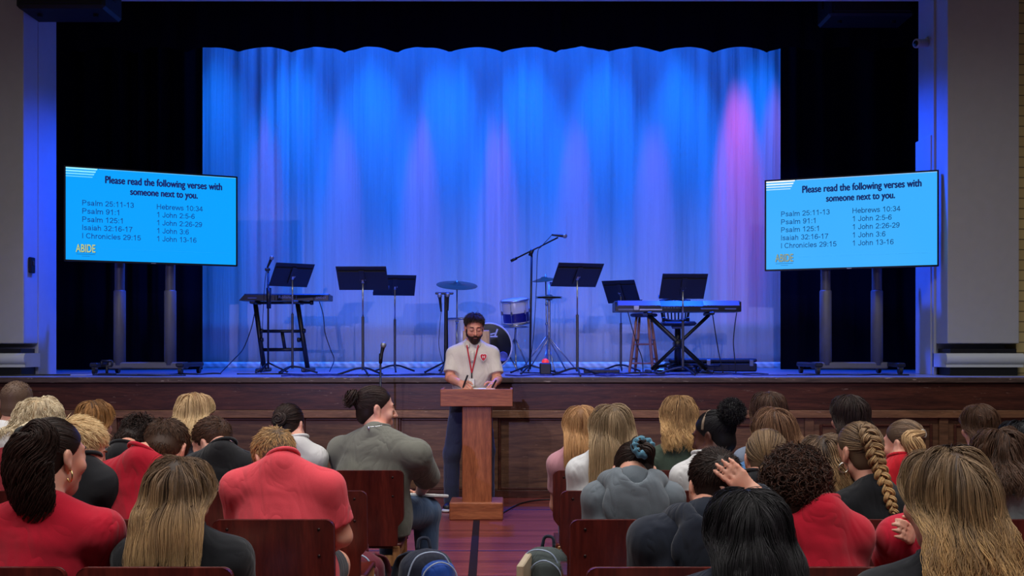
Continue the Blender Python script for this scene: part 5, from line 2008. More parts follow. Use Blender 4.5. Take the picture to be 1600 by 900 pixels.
    def curls(s, n, L, rad=0.0030, cr=0.010, turns=1.6, K=14, tone=(0, 1), lim=0.012, zmin=-0.06, out=0.7):
        q = s.roots(n, lim, zmin)
        nr = (q - C_SK) / R_SK ** 2
        nr /= np.linalg.norm(nr, axis=1, keepdims=True)
        dv = nr * out + s.r.normal(0, .45, q.shape) + np.array([0, -.1, -.25])
        dv /= np.linalg.norm(dv, axis=1, keepdims=True)
        a = np.cross(dv, s.r.normal(0, 1, q.shape))
        a /= np.linalg.norm(a, axis=1, keepdims=True)
        b = np.cross(dv, a)
        ph = s.r.uniform(0, 6.28, n)
        ln = L * s.r.uniform(.45, 1.1, n)
        t = np.linspace(0, 1, K)
        ang = ph[:, None] + t * turns * 2 * PI
        g = np.minimum(1, t * 4)
        P = q[:, None] + dv[:, None] * (ln[:, None] * t)[..., None] + cr * g[None, :, None] * (np.cos(ang)[..., None] * a[:, None] + np.sin(ang)[..., None] * b[:, None])
        s.tubes(s.h.p(P.reshape(-1, 3)).reshape(P.shape), rad, s.r.uniform(*tone, n), 0.3)

    def long(s, n, z_end, vol=0.026, wave=0.0, wl=0.12, rad=0.0014, K=20, tone=(0, 1), clump=0.5, tuck=0.0, jag=0.04, part=0.0, lim=0.008, back=0.5, sweep=(0, 0, 0), width=.098, flare=.10, ng=420, lock=.0045):
        """guide strands fall over the skull and down the back; n fine strands follow them in locks"""
        H = s.h
        N, n = n, ng
        q = s.roots(n, lim, -0.05)
        th = s.r.uniform(.003, 1.0, n) ** 1.2 * vol + .004
        P = H.p(q)
        nr = (q - C_SK) / R_SK ** 2
        nr /= np.linalg.norm(nr, axis=1, keepdims=True)
        v = np.stack([np.sign(q[:, 0] - part) * 0.8, np.full(n, -back), np.zeros(n)], 1) * np.clip(.5 + q[:, 1:2] * 6 + q[:, 2:3] * 3, 0.1, 1.2)
        v -= nr * (v * nr).sum(1, keepdims=True)
        v = v @ H.R.T
        g = unit(np.array([0, 0, -1.0]) + np.array(sweep))
        Kd = 46
        ze = z_end + s.r.normal(0, jag, n) + jag * .5
        st = np.maximum((P[:, 2] - ze) + 0.13, .06) / (Kd - 1)
        out = [P]
        alive = np.ones(n, bool)
        cnt = np.ones(n, int)
        hx = (H.H - s.NB) @ s.rt
        zt, zb = H.H[2] + .01, s.NB[2] + .045
        for k in range(1, Kd):
            vv = .72 * v + .42 * g + s.r.normal(0, .03, v.shape)
            vv /= np.linalg.norm(vv, axis=1, keepdims=True)
            Pn = P + vv * st[:, None]
            lc = H.loc(Pn)
            m = (lc[:, 2] < .035) & (lc[:, 1] > tuck) & (lc[:, 2] > -.16)
            if m.any():
                lc[m, 1] -= .45 * (lc[m, 1] - tuck)
                Pn[m] = H.p(lc[m])
            # below the ears the hair gathers behind the neck and keeps to its own width
            f = np.clip((zt - Pn[:, 2]) / max(.03, zt - zb), 0, 1)
            rel = Pn - s.NB
            ty = -.052
            yy = rel @ s.fw
            push = np.where((f > .25) & (yy > ty), (yy - ty) * .5 * f, 0)
            Pn -= push[:, None] * s.fw
            xx = rel @ s.rt - hx
            wl_ = width + flare * np.clip(zb - Pn[:, 2], 0, 1)
            ex_ = np.sign(xx) * np.maximum(np.abs(xx) - wl_, 0) * (f > .1)
            Pn -= (.7 * ex_)[:, None] * s.rt
            for _ in range(2):
                d = s.F.eval(Pn)
                tk = th * min(1, k / 5)
                m = d < tk
                if m.any():
                    gr = s.F.grad(Pn[m])
                    lowm = (Pn[m][:, 2] < s.NB[2] + .03)
                    gr[lowm] = gr[lowm] * .35 - s.fw * .65
                    gr /= np.linalg.norm(gr, axis=1, keepdims=True) + 1e-9
                    Pn[m] += ((tk - d)[m])[:, None] * gr
            v = Pn - P
            v /= np.linalg.norm(v, axis=1, keepdims=True) + 1e-9
            alive &= Pn[:, 2] > ze
            Pn = np.where(alive[:, None], Pn, P)
            cnt += alive
            P = Pn
            out.append(P)
        D = np.stack(out, 1)
        cnt = np.maximum(cnt, 6)
        f = np.linspace(0, 1, K)[None] * (cnt[:, None] - 1)
        i0 = np.minimum(f.astype(int), Kd - 2)
        u = (f - i0)[..., None]
        ar = np.arange(n)[:, None]
        X = D[ar, i0] * (1 - u) + D[ar, i0 + 1] * u
        X[:, 1:-1] = (X[:, :-2] + 2 * X[:, 1:-1] + X[:, 2:]) / 4
        # gather the guides into locks
        nl = max(8, n // 7)
        lead = s.r.choice(n, nl, replace=False)
        mid = K // 2
        dist = ((X[:, None, mid] - X[None, lead, mid]) ** 2).sum(-1) + ((X[:, None, -1] - X[None, lead, -1]) ** 2).sum(-1)
        own = dist.argmin(1)
        t = np.linspace(0, 1, K)
        wgt = (clump * .8 * np.clip((t - .2) / .8, 0, 1) ** 1.2)[None, :, None]
        X = X * (1 - wgt) + X[lead][own] * wgt
        # fine strands
        base = s.r.uniform(*tone, n)
        gi = s.r.integers(0, n, N)
        rd = ((q[:, None] - q[None]) ** 2).sum(-1)
        near = np.argsort(rd, 1)[:, 1:7]
        g2 = near[gi, s.r.integers(0, 6, N)]
        mx = s.r.uniform(0, .5, N)[:, None, None] * (1 - .55 * clump * t)[None, :, None]
        Y = X[gi] * (1 - mx) + X[g2] * mx
        off = s.r.normal(0, 1, (N, 1, 3)) * lock
        Y = Y + off * (.35 + .65 * np.clip(t * 2, 0, 1) - clump * .45 * t)[None, :, None]
        if wave:
            ph = (s.r.uniform(0, 6.28, nl)[own])[gi] + s.r.normal(0, .35, N)
            arc = np.concatenate([np.zeros((N, 1)), np.cumsum(np.linalg.norm(np.diff(Y, axis=1), axis=2), 1)], 1)
            am = wave * np.clip((t - .22) / .5, 0, 1)[None]
            wlv = ((wl * s.r.uniform(.8, 1.25, nl))[own])[gi][:, None]
            Y[..., 0] += am * np.sin(arc / wlv * 2 * PI + ph[:, None])
            Y[..., 1] -= am * .7 * np.abs(np.cos(arc / wlv * 2 * PI + 1.3 * ph[:, None]))
        tn = np.clip(base[gi] * .55 + base[lead][own][gi] * .15 + s.r.uniform(*tone, N) * .3, 0, 1)
        s.tubes(Y, rad * s.r.uniform(.7, 1.3, N), tn, .2, sides=3)

    def slick(s, n, T, rad=0.0024, tone=(0, 1), K=12, lim=0.008, puff=0.05, zmin=-0.07):
        """strands drawn over the skull to the gathering point T (local)"""
        q = s.roots(n, lim, zmin)
        T = np.array(T, float)
        a = (q - C_SK) / R_SK
        a /= np.linalg.norm(a, axis=1, keepdims=True)
        b = (T - C_SK) / R_SK
        bl = np.linalg.norm(b)
        b = b / bl
        w = np.arccos(np.clip(a @ b, -1, 1))[:, None]
        t = np.linspace(0, 1, K)[None]
        sn = np.sin(w) + 1e-6
        dirs = (np.sin((1 - t) * w) / sn)[..., None] * a[:, None] + (np.sin(t * w) / sn)[..., None] * b
        ht = 1.02 + s.r.uniform(0, puff, n)[:, None] * np.sin(t * PI) + (bl - 1.02) * t ** 4
        P = C_SK + dirs * R_SK * ht[..., None]
        P = P + s.r.normal(0, .003, (n, 1, 3)) * np.clip(t, 0, 1)[..., None]
        s.tubes(s.h.p(P.reshape(-1, 3)).reshape(P.shape), rad, s.r.uniform(*tone, n), 0.5, amax=.28)

    def tail(s, path, radii, n, rad=0.0026, wave=0.0, wl=0.12, K=22, tone=(0, 1), flat=0.8, jag=0.15, root=0.35):
        C = smooth_path(path, 60)
        rp = np.interp(np.linspace(0, 1, 60), np.linspace(0, 1, len(radii)), radii)
        tan = np.gradient(C, axis=0)
        tan /= np.linalg.norm(tan, axis=1, keepdims=True)
        sd = np.cross(tan, np.array([0.05, 1, .1]))
        sd /= np.linalg.norm(sd, axis=1, keepdims=True) + 1e-9
        up = np.cross(sd, tan)
        ang = s.r.uniform(0, 6.28, n)
        rr_ = np.sqrt(s.r.uniform(0, 1, n))
        end = 1 - np.abs(s.r.normal(0, jag, n))
        end = np.clip(end, .35, 1)
        f = np.linspace(0, 1, K)[None] * end[:, None] * 59
        i0 = np.minimum(f.astype(int), 58)
        u = (f - i0)
        lerp = lambda A: A[i0] * (1 - u)[..., None] + A[i0 + 1] * u[..., None]
        rl = rp[i0] * (1 - u) + rp[i0 + 1] * u
        tw = 0.6 * np.sin(f / 59 * 5 + ang[:, None])
        X = lerp(C) + lerp(sd) * (rl * rr_[:, None] * np.cos(ang[:, None] + tw * .3))[..., None] + lerp(up) * flat * (rl * rr_[:, None] * np.sin(ang[:, None] + tw * .3))[..., None]
        if wave:
            nl = max(5, n // 12)
            own = (ang / 6.2832 * nl).astype(int) % nl
            ph = s.r.uniform(0, 6.28, nl)[own]
            L = np.linalg.norm(np.diff(C, axis=0), axis=1).sum()
            arc = f / 59 * L
            am = wave * np.clip(f / 59 * 3, 0, 1)
            X[..., 0] += am * np.sin(arc / wl * 2 * PI + ph[:, None])
            X[..., 1] += am * .6 * np.cos(arc / wl * 2 * PI + ph[:, None])
        s.tubes(X, rad * s.r.uniform(.7, 1.3, n), s.r.uniform(*tone, n), .2, root=root)

    def bun(s, c, axis, R, r, n, rad=0.0032, tone=(0, 1), K=18, messy=0.15):
        """coiled strands round the point c (world)"""
        a_, b_, d_ = frame_from(axis)
        ph = s.r.uniform(0, 6.28, n)
        q1 = s.r.uniform(0, 6.28, n)
        rr_ = r * np.sqrt(s.r.uniform(.3, 1, n))
        span = s.r.uniform(2.2, 5.0, n)
        t = np.linspace(0, 1, K)[None]
        an = ph[:, None] + span[:, None] * t
        q2 = q1[:, None] + 1.2 * t
        rad_ = R * s.r.uniform(.55, 1, n)[:, None] + rr_[:, None] * np.cos(q2)
        X = np.asarray(c) + rad_[..., None] * (np.cos(an)[..., None] * a_ + np.sin(an)[..., None] * b_) + (rr_[:, None] * np.sin(q2))[..., None] * d_
        X = X + s.r.normal(0, messy * r, (n, 1, 3)) * t[..., None]
        s.tubes(X, rad, s.r.uniform(*tone, n), .4)
        m = MB().ell(c, (R * .9, R * .9, r * 1.0), np.stack([a_, b_, d_], 1))
        V = m.v[0]
        s.raw(V, m.f4[0], np.full(len(V), .2), np.full(len(V), .2))

    def puff(s, c, R, n, rad=0.0026, tone=(0, 1)):
        d = s.r.normal(0, 1, (n, 3))
        d /= np.linalg.norm(d, axis=1, keepdims=True)
        K = 10
        t = np.linspace(0, 1, K)
        a = np.cross(d, s.r.normal(0, 1, d.shape))
        a /= np.linalg.norm(a, axis=1, keepdims=True)
        b = np.cross(d, a)
        ph = s.r.uniform(0, 6.28, n)[:, None] + t * 9
        L = R * s.r.uniform(.75, 1.12, n)
        X = np.asarray(c) + d[:, None] * (L[:, None] * (.35 + .65 * t))[..., None] + .007 * (np.cos(ph)[..., None] * a[:, None] + np.sin(ph)[..., None] * b[:, None])
        s.tubes(X, rad, s.r.uniform(*tone, n), .4)
        m = MB().ell(c, (R * .86,) * 3)
        s.raw(m.v[0], m.f4[0], np.full(len(m.v[0]), .15), np.full(len(m.v[0]), .2))

    def braid(s, path, w, per=11, turns=7.0, rad=0.0042, tone=(0, 1), dep=0.5, grow=None):
        C = smooth_path(path, 120)
        tan = np.gradient(C, axis=0)
        tan /= np.linalg.norm(tan, axis=1, keepdims=True)
        nrm = np.array([0, -1.0, 0.2])
        sd = np.cross(tan, nrm)
        sd /= np.linalg.norm(sd, axis=1, keepdims=True)
        up = np.cross(sd, tan)
        t = np.linspace(0, 1, 120)
        wv = np.interp(t, np.linspace(0, 1, len(w)), w)
        for j in range(3):
            ph = t * turns * 2 * PI + j * 2 * PI / 3
            cx = wv * np.sin(ph)
            cz = wv * dep * np.sin(2 * ph)
            ctr = C + sd * cx[:, None] + up * cz[:, None]
            tg = np.gradient(ctr, axis=0)
            tg /= np.linalg.norm(tg, axis=1, keepdims=True)
            s1 = np.cross(tg, up)
            s1 /= np.linalg.norm(s1, axis=1, keepdims=True)
            s2 = np.cross(s1, tg)
            al = s.r.uniform(0, 6.28, per)
            rr_ = np.sqrt(s.r.uniform(.15, 1, per))
            X = ctr[None] + (wv[None] * .50 * (rr_ * np.cos(al))[:, None])[..., None] * s1[None] + (wv[None] * .40 * (rr_ * np.sin(al))[:, None])[..., None] * s2[None]
            s.tubes(X[:, ::1], rad, np.clip(s.r.uniform(*tone, per), 0, 1), .7, thick=.9, root=.1)

    def build(s, mat, parent, name='hair'):
        return np_mesh(name, np.concatenate(s.V), [np.concatenate(s.Q)], mat, parent, True,
                       {'tone': np.concatenate(s.T), 'along': np.concatenate(s.A)})


# ------------------------------------------------------------------ clothed seated figure
PANTS = [fabric('jeans_blue', srgb(62, 84, 116), 0.85, 0.4), fabric('trousers_dark', srgb(30, 32, 40), 0.9, 0.4), fabric('trousers_khaki', srgb(120, 104, 84), 0.9, 0.4)]
SHOE = plain('shoe_dark', srgb(24, 24, 28), 0.5)
SOLE = plain('shoe_sole', srgb(200, 200, 200), 0.6)


def shoe(parent, ankle, fwd, s=1.0):
    f = unit((fwd[0], fwd[1], 0))
    side = np.array([f[1], -f[0], 0])
    a = np.array([ankle[0], ankle[1], 0])
    F = Field()
    F.seg(a + (0, 0, .052), a + f * .13 * s + (0, 0, .040), .038 * s, .040 * s, .040 * s, .030 * s, right=side, k=.03)
    F.seg(a - f * .03 + (0, 0, .06), a + (0, 0, .10), .040 * s, .042 * s, k=.03)
    F.cuts = [(a + (0, 0, .022), (0, 0, -1))]
    o = field_obj(F, 'shoe', .008, SHOE, parent)
    F = Field()
    F.seg(a - f * .03 + (0, 0, .015), a + f * .14 * s + (0, 0, .015), .043 * s, .045 * s, .043 * s, .045 * s, right=side, k=.02)
    F.cuts = [(a + (0, 0, .003), (0, 0, -1)), (a + (0, 0, .026), (0, 0, 1))]
    V, q = F.surface(.008)
    np_mesh('sole', V, [q], SOLE, o, True)


def person(label, row, seat, hx, top, hd, yaw, pitch, sx, sy, sw, sd=0.18, roll=0, sc=0.97, skin_='fair', shirt=(200, 30, 45), sleeve='short',
           hood=None, collar=False, pants=0, shorts=False, tyaw=0, bulk=1.0, arms=(None, None), hairf=None, hair='brown', pad=0.014, seed=1, group=None,
           sname='shirt', sleeve_len=0.62, lname=None, band=None, drop=0.104):
    D = ROW[row]
    px_ = seat
    root = empty('person', (px_, D + 0.24, 0.445), 0, label, 'person', group)
    h = Head(hx, top, D + hd, yaw, pitch, roll, sc, pad)
    Rt = rotz(math.radians(tyaw))
    rt = Rt @ np.array([1.0, 0, 0])
    fw = Rt @ np.array([0, 1.0, 0])
    NB = W(sx, sy, D + sd)
    Pv = np.array([px_, D + 0.245, 0.575])
    hw = sw * (D + sd) / FPX / 2 - 0.066
    hw = max(.10, hw)
    S = [NB + rt * e * hw + (0, 0, -drop) + fw * .02 for e in (-1, 1)]
    Cc = NB + (0, 0, -.10) + fw * .02
    Mid = Pv + (Cc - Pv) * .5 - fw * .025
    nb = bulk

    def torso(F, g, low=True):
        F.seg(NB + (0, 0, -.135) + fw * .012, Mid, hw * .90 + g, .140 * nb + g, .084 * nb + g, .102 * nb + g, right=rt, k=.05)
        F.seg(Mid, Pv, .145 * nb + g, .165 * nb + g, .108 * nb + g, .118 * nb + g, right=rt, k=.06)
        for e in (0, 1):
            F.seg(NB + (0, 0, -.028) - fw * .005, S[e], .043 + g, .050 + g, k=.045)

    # arms
    el, wr = [], []
    for e, sg in ((0, -1), (1, 1)):
        a = arms[e]
        if a is None:
            E = S[e] + rt * sg * .008 + fw * .12 + (0, 0, -.240)
            Wp = Pv + rt * sg * .075 + fw * .30 + (0, 0, .10)
        else:
            E, Wp = np.array(a[0], float), np.array(a[1], float)
        el.append(E)
        wr.append(Wp)
    B = Field()
    h.add(B)
    B.seg(h.p(0, -.022, -.045), NB + (0, 0, -.02) + fw * .015, .050 * sc, .058, k=.03)
    torso(B, -.012)
    for e, sg in ((0, -1), (1, 1)):
        B.seg(S[e], el[e], .044 * nb, .037 * nb, k=.03)
        B.seg(el[e], wr[e], .037 * nb, .026, k=.02)
        a = arms[e]
        if a is not None and len(a) > 2:
            add_hand(B, wr[e], *a[2])
        else:
            dv = unit(wr[e] - el[e]) + np.array([0, 0, -.25]) - rt * sg * .35
            add_hand(B, wr[e], dv, (0, 0, -1), -rt * sg, 0.95, .45)
    knees, ank = [], []
    for sg in (-1, 1):
        K_ = Pv + rt * sg * .115 + fw * .40 + (0, 0, -.045)
        A_ = np.array([K_[0] + rt[0] * sg * .01, K_[1] - .02, .10])
        knees.append(K_)
        ank.append(A_)
        if shorts:
            B.seg(Pv + rt * sg * .085, K_, .075 * nb, .060 * nb, k=.03)
            B.seg(K_, A_, .056 * nb, .038, k=.03)
    hv = .0065
    field_obj(B, 'body', hv, SKINS[skin_], root)
    # shirt
    col = fabric(sname + '_%d_%d_%d' % shirt, srgb(*shirt), 0.92, 0.5)
    Fs = Field()
    torso(Fs, .012)
    for e, sg in ((0, -1), (1, 1)):
        if sleeve == 'short':
            v = el[e] - S[e]
            E2 = S[e] + v * sleeve_len
            Fs.seg(S[e], S[e] + v * (sleeve_len + .3), .060 * nb, .058 * nb, k=.035, cut=[(E2, unit(v))])
        else:
            Fs.seg(S[e], el[e], .060 * nb, .053 * nb, k=.035)
            Fs.seg(el[e], wr[e], .053 * nb, .040, k=.03, cut=[(wr[e] - unit(wr[e] - el[e]) * .005, unit(wr[e] - el[e]))])
    # belly over the lap, neck opening
    Fs.seg(Pv + (0, 0, .02), Pv + (0, 0, -.09), .172 * nb, .170 * nb, .125 * nb, .120 * nb, right=rt, k=.05)
    Fs.ell(h.p(0, -.02, -.05) * .35 + (NB + (0, 0, .035) + fw * .03) * .65, (.056, .058, .06), None, k=.02, op='-')
    Fs.cuts = [((0, 0, .462), (0, 0, -1))]
    so = field_obj(Fs, 'shirt', .0085, col, root, folds(seed, .0042 if hood is None else .007))
    if hood is None:
        mb = MB()
        c = NB + fw * .018 + (0, 0, .012 if collar else .004)
        ax = unit(np.array([0, 0, 1.0]) + unit(h.H - NB) * .8)
        if collar:
            mb.torus(c + (0, 0, -.022), .058, .010, ax, 30, 10)
        else:
            mb.torus(c + (0, 0, -.004), .062, .0085, ax, 30, 8)
        mb.build('collar', col, so, True)
    else:
        hc = fabric(sname + '_%d_%d_%d' % hood, srgb(*hood), 0.92, 0.55)
        Fh = Field()
        pts = [NB + rt * math.sin(a) * .098 - fw * math.cos(a) * (.072) + fw * .03 + (0, 0, -.022 - .05 * (1 - math.cos(a)) * .5) for a in np.linspace(-2.5, 2.5, 12)]
        Fh.chain(pts, [.026 + .014 * math.cos(a / 2) for a in np.linspace(-2.5, 2.5, 12)], k=.03)
        Fh.ell(NB - fw * .078 + (0, 0, -.115), (.128, .036, .110), Rt, k=.04)
        pts = [NB + rt * math.sin(a) * .128 - fw * math.cos(a) * (.098) + fw * .03 + (0, 0, -.050 - .055 * (1 + math.cos(a)) * .5) for a in np.linspace(-1.9, 1.9, 12)]
        Fh.chain(pts, [.016 + .008 * math.cos(a / 2) for a in np.linspace(-1.9, 1.9, 12)], k=.018)
        Fh.ell(NB - fw * .030 + (0, 0, -.010), (.052, .070, .045), Rt, k=.03, op='-')
        field_obj(Fh, 'hood', .008, hc, root, folds(seed + 50, .006, (40, 40, 22)))
    if band is not None:          # a lower part of the top in another colour
        Fb = Field()
        torso(Fb, .0165)
        Fb.cuts = [(NB + (0, 0, band[0]), (0, 0, 1)), ((0, 0, .50), (0, 0, -1))]
        field_obj(Fb, 'body_panel', .0095, fabric('panel_%d_%d_%d' % band[1], srgb(*band[1])), so)
    # trousers
    Fp = Field()
    Fp.seg(Pv + (0, 0, -.03), Pv + (0, .06, -.03), .172 * nb, .165 * nb, .105, .10, right=rt, k=.04)
    for i, sg in enumerate((-1, 1)):
        if shorts:
            v = knees[i] - Pv
            Fp.seg(Pv + rt * sg * .085, knees[i], .090 * nb, .082 * nb, k=.04, cut=[(knees[i] - unit(v) * .09, unit(v))])
        else:
            Fp.seg(Pv + rt * sg * .085, knees[i], .085 * nb, .066 * nb, k=.04)
            Fp.seg(knees[i], ank[i], .063 * nb, .050, k=.03, cut=[(ank[i] + (0, 0, -.01), (0, 0, -1))])
    Fp.cuts = [((0, 0, .449), (0, 0, -1))] if False else []
    field_obj(Fp, 'shorts' if shorts else 'trousers', .012, PANTS[pants], root, folds(seed + 9, .004))
    for i in range(2):
        shoe(root, ank[i], fw, .95)
    # hair
    HF = Field()
    HF.ell(h.p(C_SK), R_SK * sc, h.R, k=.02)
    HF.ell(h.p(0, .03, -.042), np.array([.062, .062, .078]) * sc, h.R, k=.03)
    HF.seg(h.p(0, -.022, -.045), NB, .050 * sc, .058, k=.03)
    torso(HF, .017)
    if hood is not None:
        HF.ell(NB - fw * .07 + (0, 0, -.06), (.13, .07, .09), Rt, k=.04)
    hr = Hair(h, HF, seed)
    hr.NB, hr.fw, hr.rt = NB, fw, rt
    ctx = dict(h=h, NB=NB, D=D, root=root, hr=hr, fw=fw, rt=rt, S=S, Pv=Pv, knees=knees)
    hairf(ctx)
    hr.build(HAIRS[hair], root)
    return ctx


def face_details(ctx, brow=(40, 28, 22), lips=True, lash=True):
    """brows, eyes and lips on the faces that show"""
    h, root = ctx['h'], ctx['root']
    bm = plain('brow_%d_%d_%d' % brow, srgb(*brow), 0.8)
    for e in (-1, 1):
        P = smooth_path([h.p(e * .014, .098, .026), h.p(e * .030, .0965, .032), h.p(e * .050, .081, .027)], 10)
        MB().tube(P, [.002, .0032, .0036, .0038, .0036, .0034, .003, .0026, .002, .001], 6).build('eyebrow', bm, root, True)
        P = smooth_path([h.p(e * .018, .091, -.003), h.p(e * .032, .0955, -.0065), h.p(e * .048, .084, -.001)], 10)
        MB().tube(P, .0016, 6).build('eyelashes', plain('lash_dark', srgb(24, 16, 14), 0.7), root, True)


def earring(ctx, side, R=.017, mat=None):
    h = ctx['h']
    c = h.p(side * .088, -.008, -.040 - R * .9 / h.sc)
    MB().torus(c, R, .0026, h.d(0.35, 1, 0), 26, 8).build('hoop_earring', mat or plain('earring_gold', srgb(214, 180, 120), 0.2, 0.95), ctx['root'], True)


def zpx(y, Y):
    return W(0, y, Y)[2]


# hair recipes -------------------------------------------------------
def buzz(tone=(0, 1)):
    def f(c):
        c['hr'].cap(.003, tone=.35)
        c['hr'].short(1500, .012, .5, .1, .4, .0014, tone=tone, K=4)
    return f


def crop(n=4200, L=.045, lift=.32, fwd=.6, mess=.22, sides=.35, rad=.0014, wave=0.0, tone=(0, 1), grow=.005):
    def f(c):
        c['hr'].cap(grow)
        c['hr'].short(n, L, lift, fwd, mess, rad, sides_short=sides, wave=wave, tone=tone)
    return f


def flow(yend, n=2200, vol=.024, wave=0.0, wl=.12, rad=.0015, clump=.5, tuck=-.01, jag=.02, part=0.0, tone=(0, 1), back=.5, sweep=(0, 0, 0), K=18, width=.098, flare=.10):
    def f(c):
        c['hr'].cap(.0015, .0, tone=.05)
        c['hr'].long(n, zpx(yend, c['h'].H[1] - .08), vol, wave, wl, rad, K, tone, clump, tuck, jag, part, back=back, sweep=sweep, width=width, flare=flare)
    return f

# ------------------------------------------------------------------ the seated listeners
G = 'students seated on the auditorium chairs'


def seat(side, row, i):
    return SEATS[(side, row, i)]


# left block, front row ---------------------------------------------
person('person with buzzed brown hair in a white-hooded red top next to the stage pilaster', 1, seat(-1, 1, 4), 26, 594, .24, 0, 8, 12, 664, 170,
       shirt=(226, 224, 222), sleeve='long', hood=(228, 226, 224), band=(-.09, (196, 24, 40)), hairf=buzz(), hair='buzzbrown', pad=.008, seed=11, group=G)
person('person with straight streaked brown-blond long hair in the front row before the stage wall', 1, seat(-1, 1, 3), 148, 622, .25, -8, 14, 148, 690, 126, shirt=(70, 66, 70),
       hairf=flow(712, clump=.5), hair='streak', seed=12, group=G, bulk=.9)
person('person with pale blonde hair, cheek turned to the lectern, behind the bowed heads', 1, seat(-1, 1, 2), 305, 610, .26, -28, 14, 305, 676, 126, shirt=(60, 62, 70),
       hairf=flow(690, wave=.004, clump=.55), hair='blonde', seed=13, group=G, bulk=.9)


def bun_low(c):
    h, hr = c['h'], c['hr']
    hr.cap(.004)
    hr.slick(2700, (0.0, -.118, .012), .0013, K=12)
    hr.bun(h.p(0.0, -.128, .010), h.d(0, -1, .15), .026, .017, 190)


c_ = person('person with neat dark bun and a cream white top facing the stage', 1, seat(-1, 1, 1), 451, 627, .25, -14, 16, 462, 686, 100, shirt=(206, 204, 200), sleeve='long', hairf=bun_low, hair='darkbrown',
            seed=14, group=G, bulk=.9)
earring(c_, 1, .012)

# the person in olive
D1 = ROW[1]


def bun_high(c):
    h, hr = c['h'], c['hr']
    hr.cap(.004)
    hr.slick(3000, (0.01, -.120, .050), .0013, K=12)
    hr.bun(h.p(0.01, -.138, .052), h.d(0, -1, .3), .030, .022, 220, messy=.4)


xo = seat(-1, 1, 0)
c_ = person('broad person in an olive tee and jeans, dark gathered hair, facing the lectern', 1, xo + .03, 584, 600, .24, -68, 4, 588, 668, 176, sd=.16,
            shirt=(108, 108, 98), sleeve='short', sleeve_len=.95, hairf=bun_high, hair='darkbrown', seed=15, group=G, bulk=1.28, tyaw=-24, pants=0, sc=1.0, drop=.135,
            arms=(None, (W(668, 748, D1 + .34), W(655, 772, D1 + .58))))
face_details(c_, (30, 20, 18))
MB().tube(smooth_path([c_['NB'] + c_['rt'] * .055 * math.sin(a) - c_['fw'] * .062 * math.cos(a) + np.array([0, 0, .020 - .012 * math.cos(a)]) for a in np.linspace(-1.5, 1.5, 9)], 24), .0022, 6).build('necklace', plain('necklace_silver', srgb(200, 204, 210), .2, .9), c_['root'], True)
MB().ell(c_['NB'] - c_['fw'] * .076 + np.array([0, 0, .000]), (.007, .005, .012)).build('necklace_clasp', plain('necklace_silver', srgb(200, 204, 210), .2, .9), c_['root'], True)
bk = W(671, 774, D1 + .62)
o = MB().box(bk, (.16, .22, .018), rotz(-.3) @ rotx(-.15), bev=.004).build('open_book', plain('paper_white', srgb(225, 225, 225), .8))
tag(o, 'white book resting on the jeans knee of the olive-shirted person', 'book')

# left block, second row ---------------------------------------------
person('person with tousled platinum-blond hair behind the buzzed head', 2, seat(-1, 2, 3), 61, 616, .30, 0, 24, 50, 690, 150, shirt=(150, 30, 44),
       hairf=flow(672, 3000, .034, .010, .07, .0016, .6, jag=.03, width=.125, flare=.3), hair='platinum', seed=21, group=G, pad=.026)
person('person in a black tee with tousled dark curls, head bent far down', 2, seat(-1, 2, 2), 219, 645, .42, -24, 52, 192, 700, 138, sd=.22, shirt=(22, 22, 26),
       hairf=crop(3200, .050, .5, .2, .5, .6, .0016, .50), hair='darkbrown', seed=22, group=G, pad=.022)
c_ = person('boy in a black tee with short brown hair, face in profile toward his neighbour', 2, seat(-1, 2, 1), 332, 648, .30, 66, 20, 346, 697, 132, shirt=(20, 20, 24), sd=.19,
            hairf=crop(4200, .034, .25, .7, .2, .35), hair='brown', seed=23, group=G, pad=.016)
face_details(c_)

# left block, third row ----------------------------------------------
c_ = person('blond boy in a black tee turned sideways behind the dark ponytail', 3, seat(-1, 3, 2) + .05, 124, 648, .24, -58, 22, 126, 716, 140, shirt=(24, 25, 30), sd=.20,
            hairf=crop(4200, .048, .20, .8, .22, .40), hair='blonde', seed=31, group=G, pad=.018, tyaw=-20)
face_details(c_, (110, 80, 54))
person('person in a bright red tee with dark brown hair, head bowed', 3, seat(-1, 3, 1), 261, 650, .33, -4, 42, 222, 707, 165, sd=.22, shirt=(184, 18, 44),
       hairf=crop(4800, .042, .22, .3, .16, .60), hair='brown', seed=32, group=G, pad=.016)
xc = seat(-1, 3, 0)
D3 = ROW[3]
c_ = person('blond boy in a washed coral tee with black shorts, ear showing, at the aisle', 3, xc, 428, 665, .36, 36, 36, 440, 716, 194, sd=.20, shirt=(224, 74, 86), sleeve='short', sleeve_len=.72, drop=.118,
            hairf=crop(4800, .045, .28, .8, .2, .45), hair='dirty', seed=33, group=G, shorts=True, pants=1, pad=.016, bulk=1.08,
            arms=(None, (W(534, 838, D3 + .26), W(490, 872, D3 + .50))))
face_details(c_, (110, 80, 54))

# left block, nearest row ---------------------------------------------
D4 = ROW[4]


def pony_dark(c):
    h, hr = c['h'], c['hr']
    T = h.p(-.005, -.118, .070)
    hr.cap(.004)
    hr.slick(3900, (-.005, -.112, .066), .0013, K=14, puff=.035)
    Y0 = T[1]
    path = [T, W(62, 680, Y0 - .045), W(44, 715, Y0 - .06), W(46, 760, Y0 - .055), W(56, 800, Y0 - .04), W(52, 842, Y0 - .02)]
    hr.tail(path, [.018, .048, .064, .066, .060, .044, .014], 5200, .0013, .014, .11, K=28, jag=.20, flat=.6)
    MB().torus(T, .021, .008, unit(path[1] - T), 24, 10).build('hair_tie', plain('hair_tie_black', srgb(14, 14, 16), .7), c['root'], True)


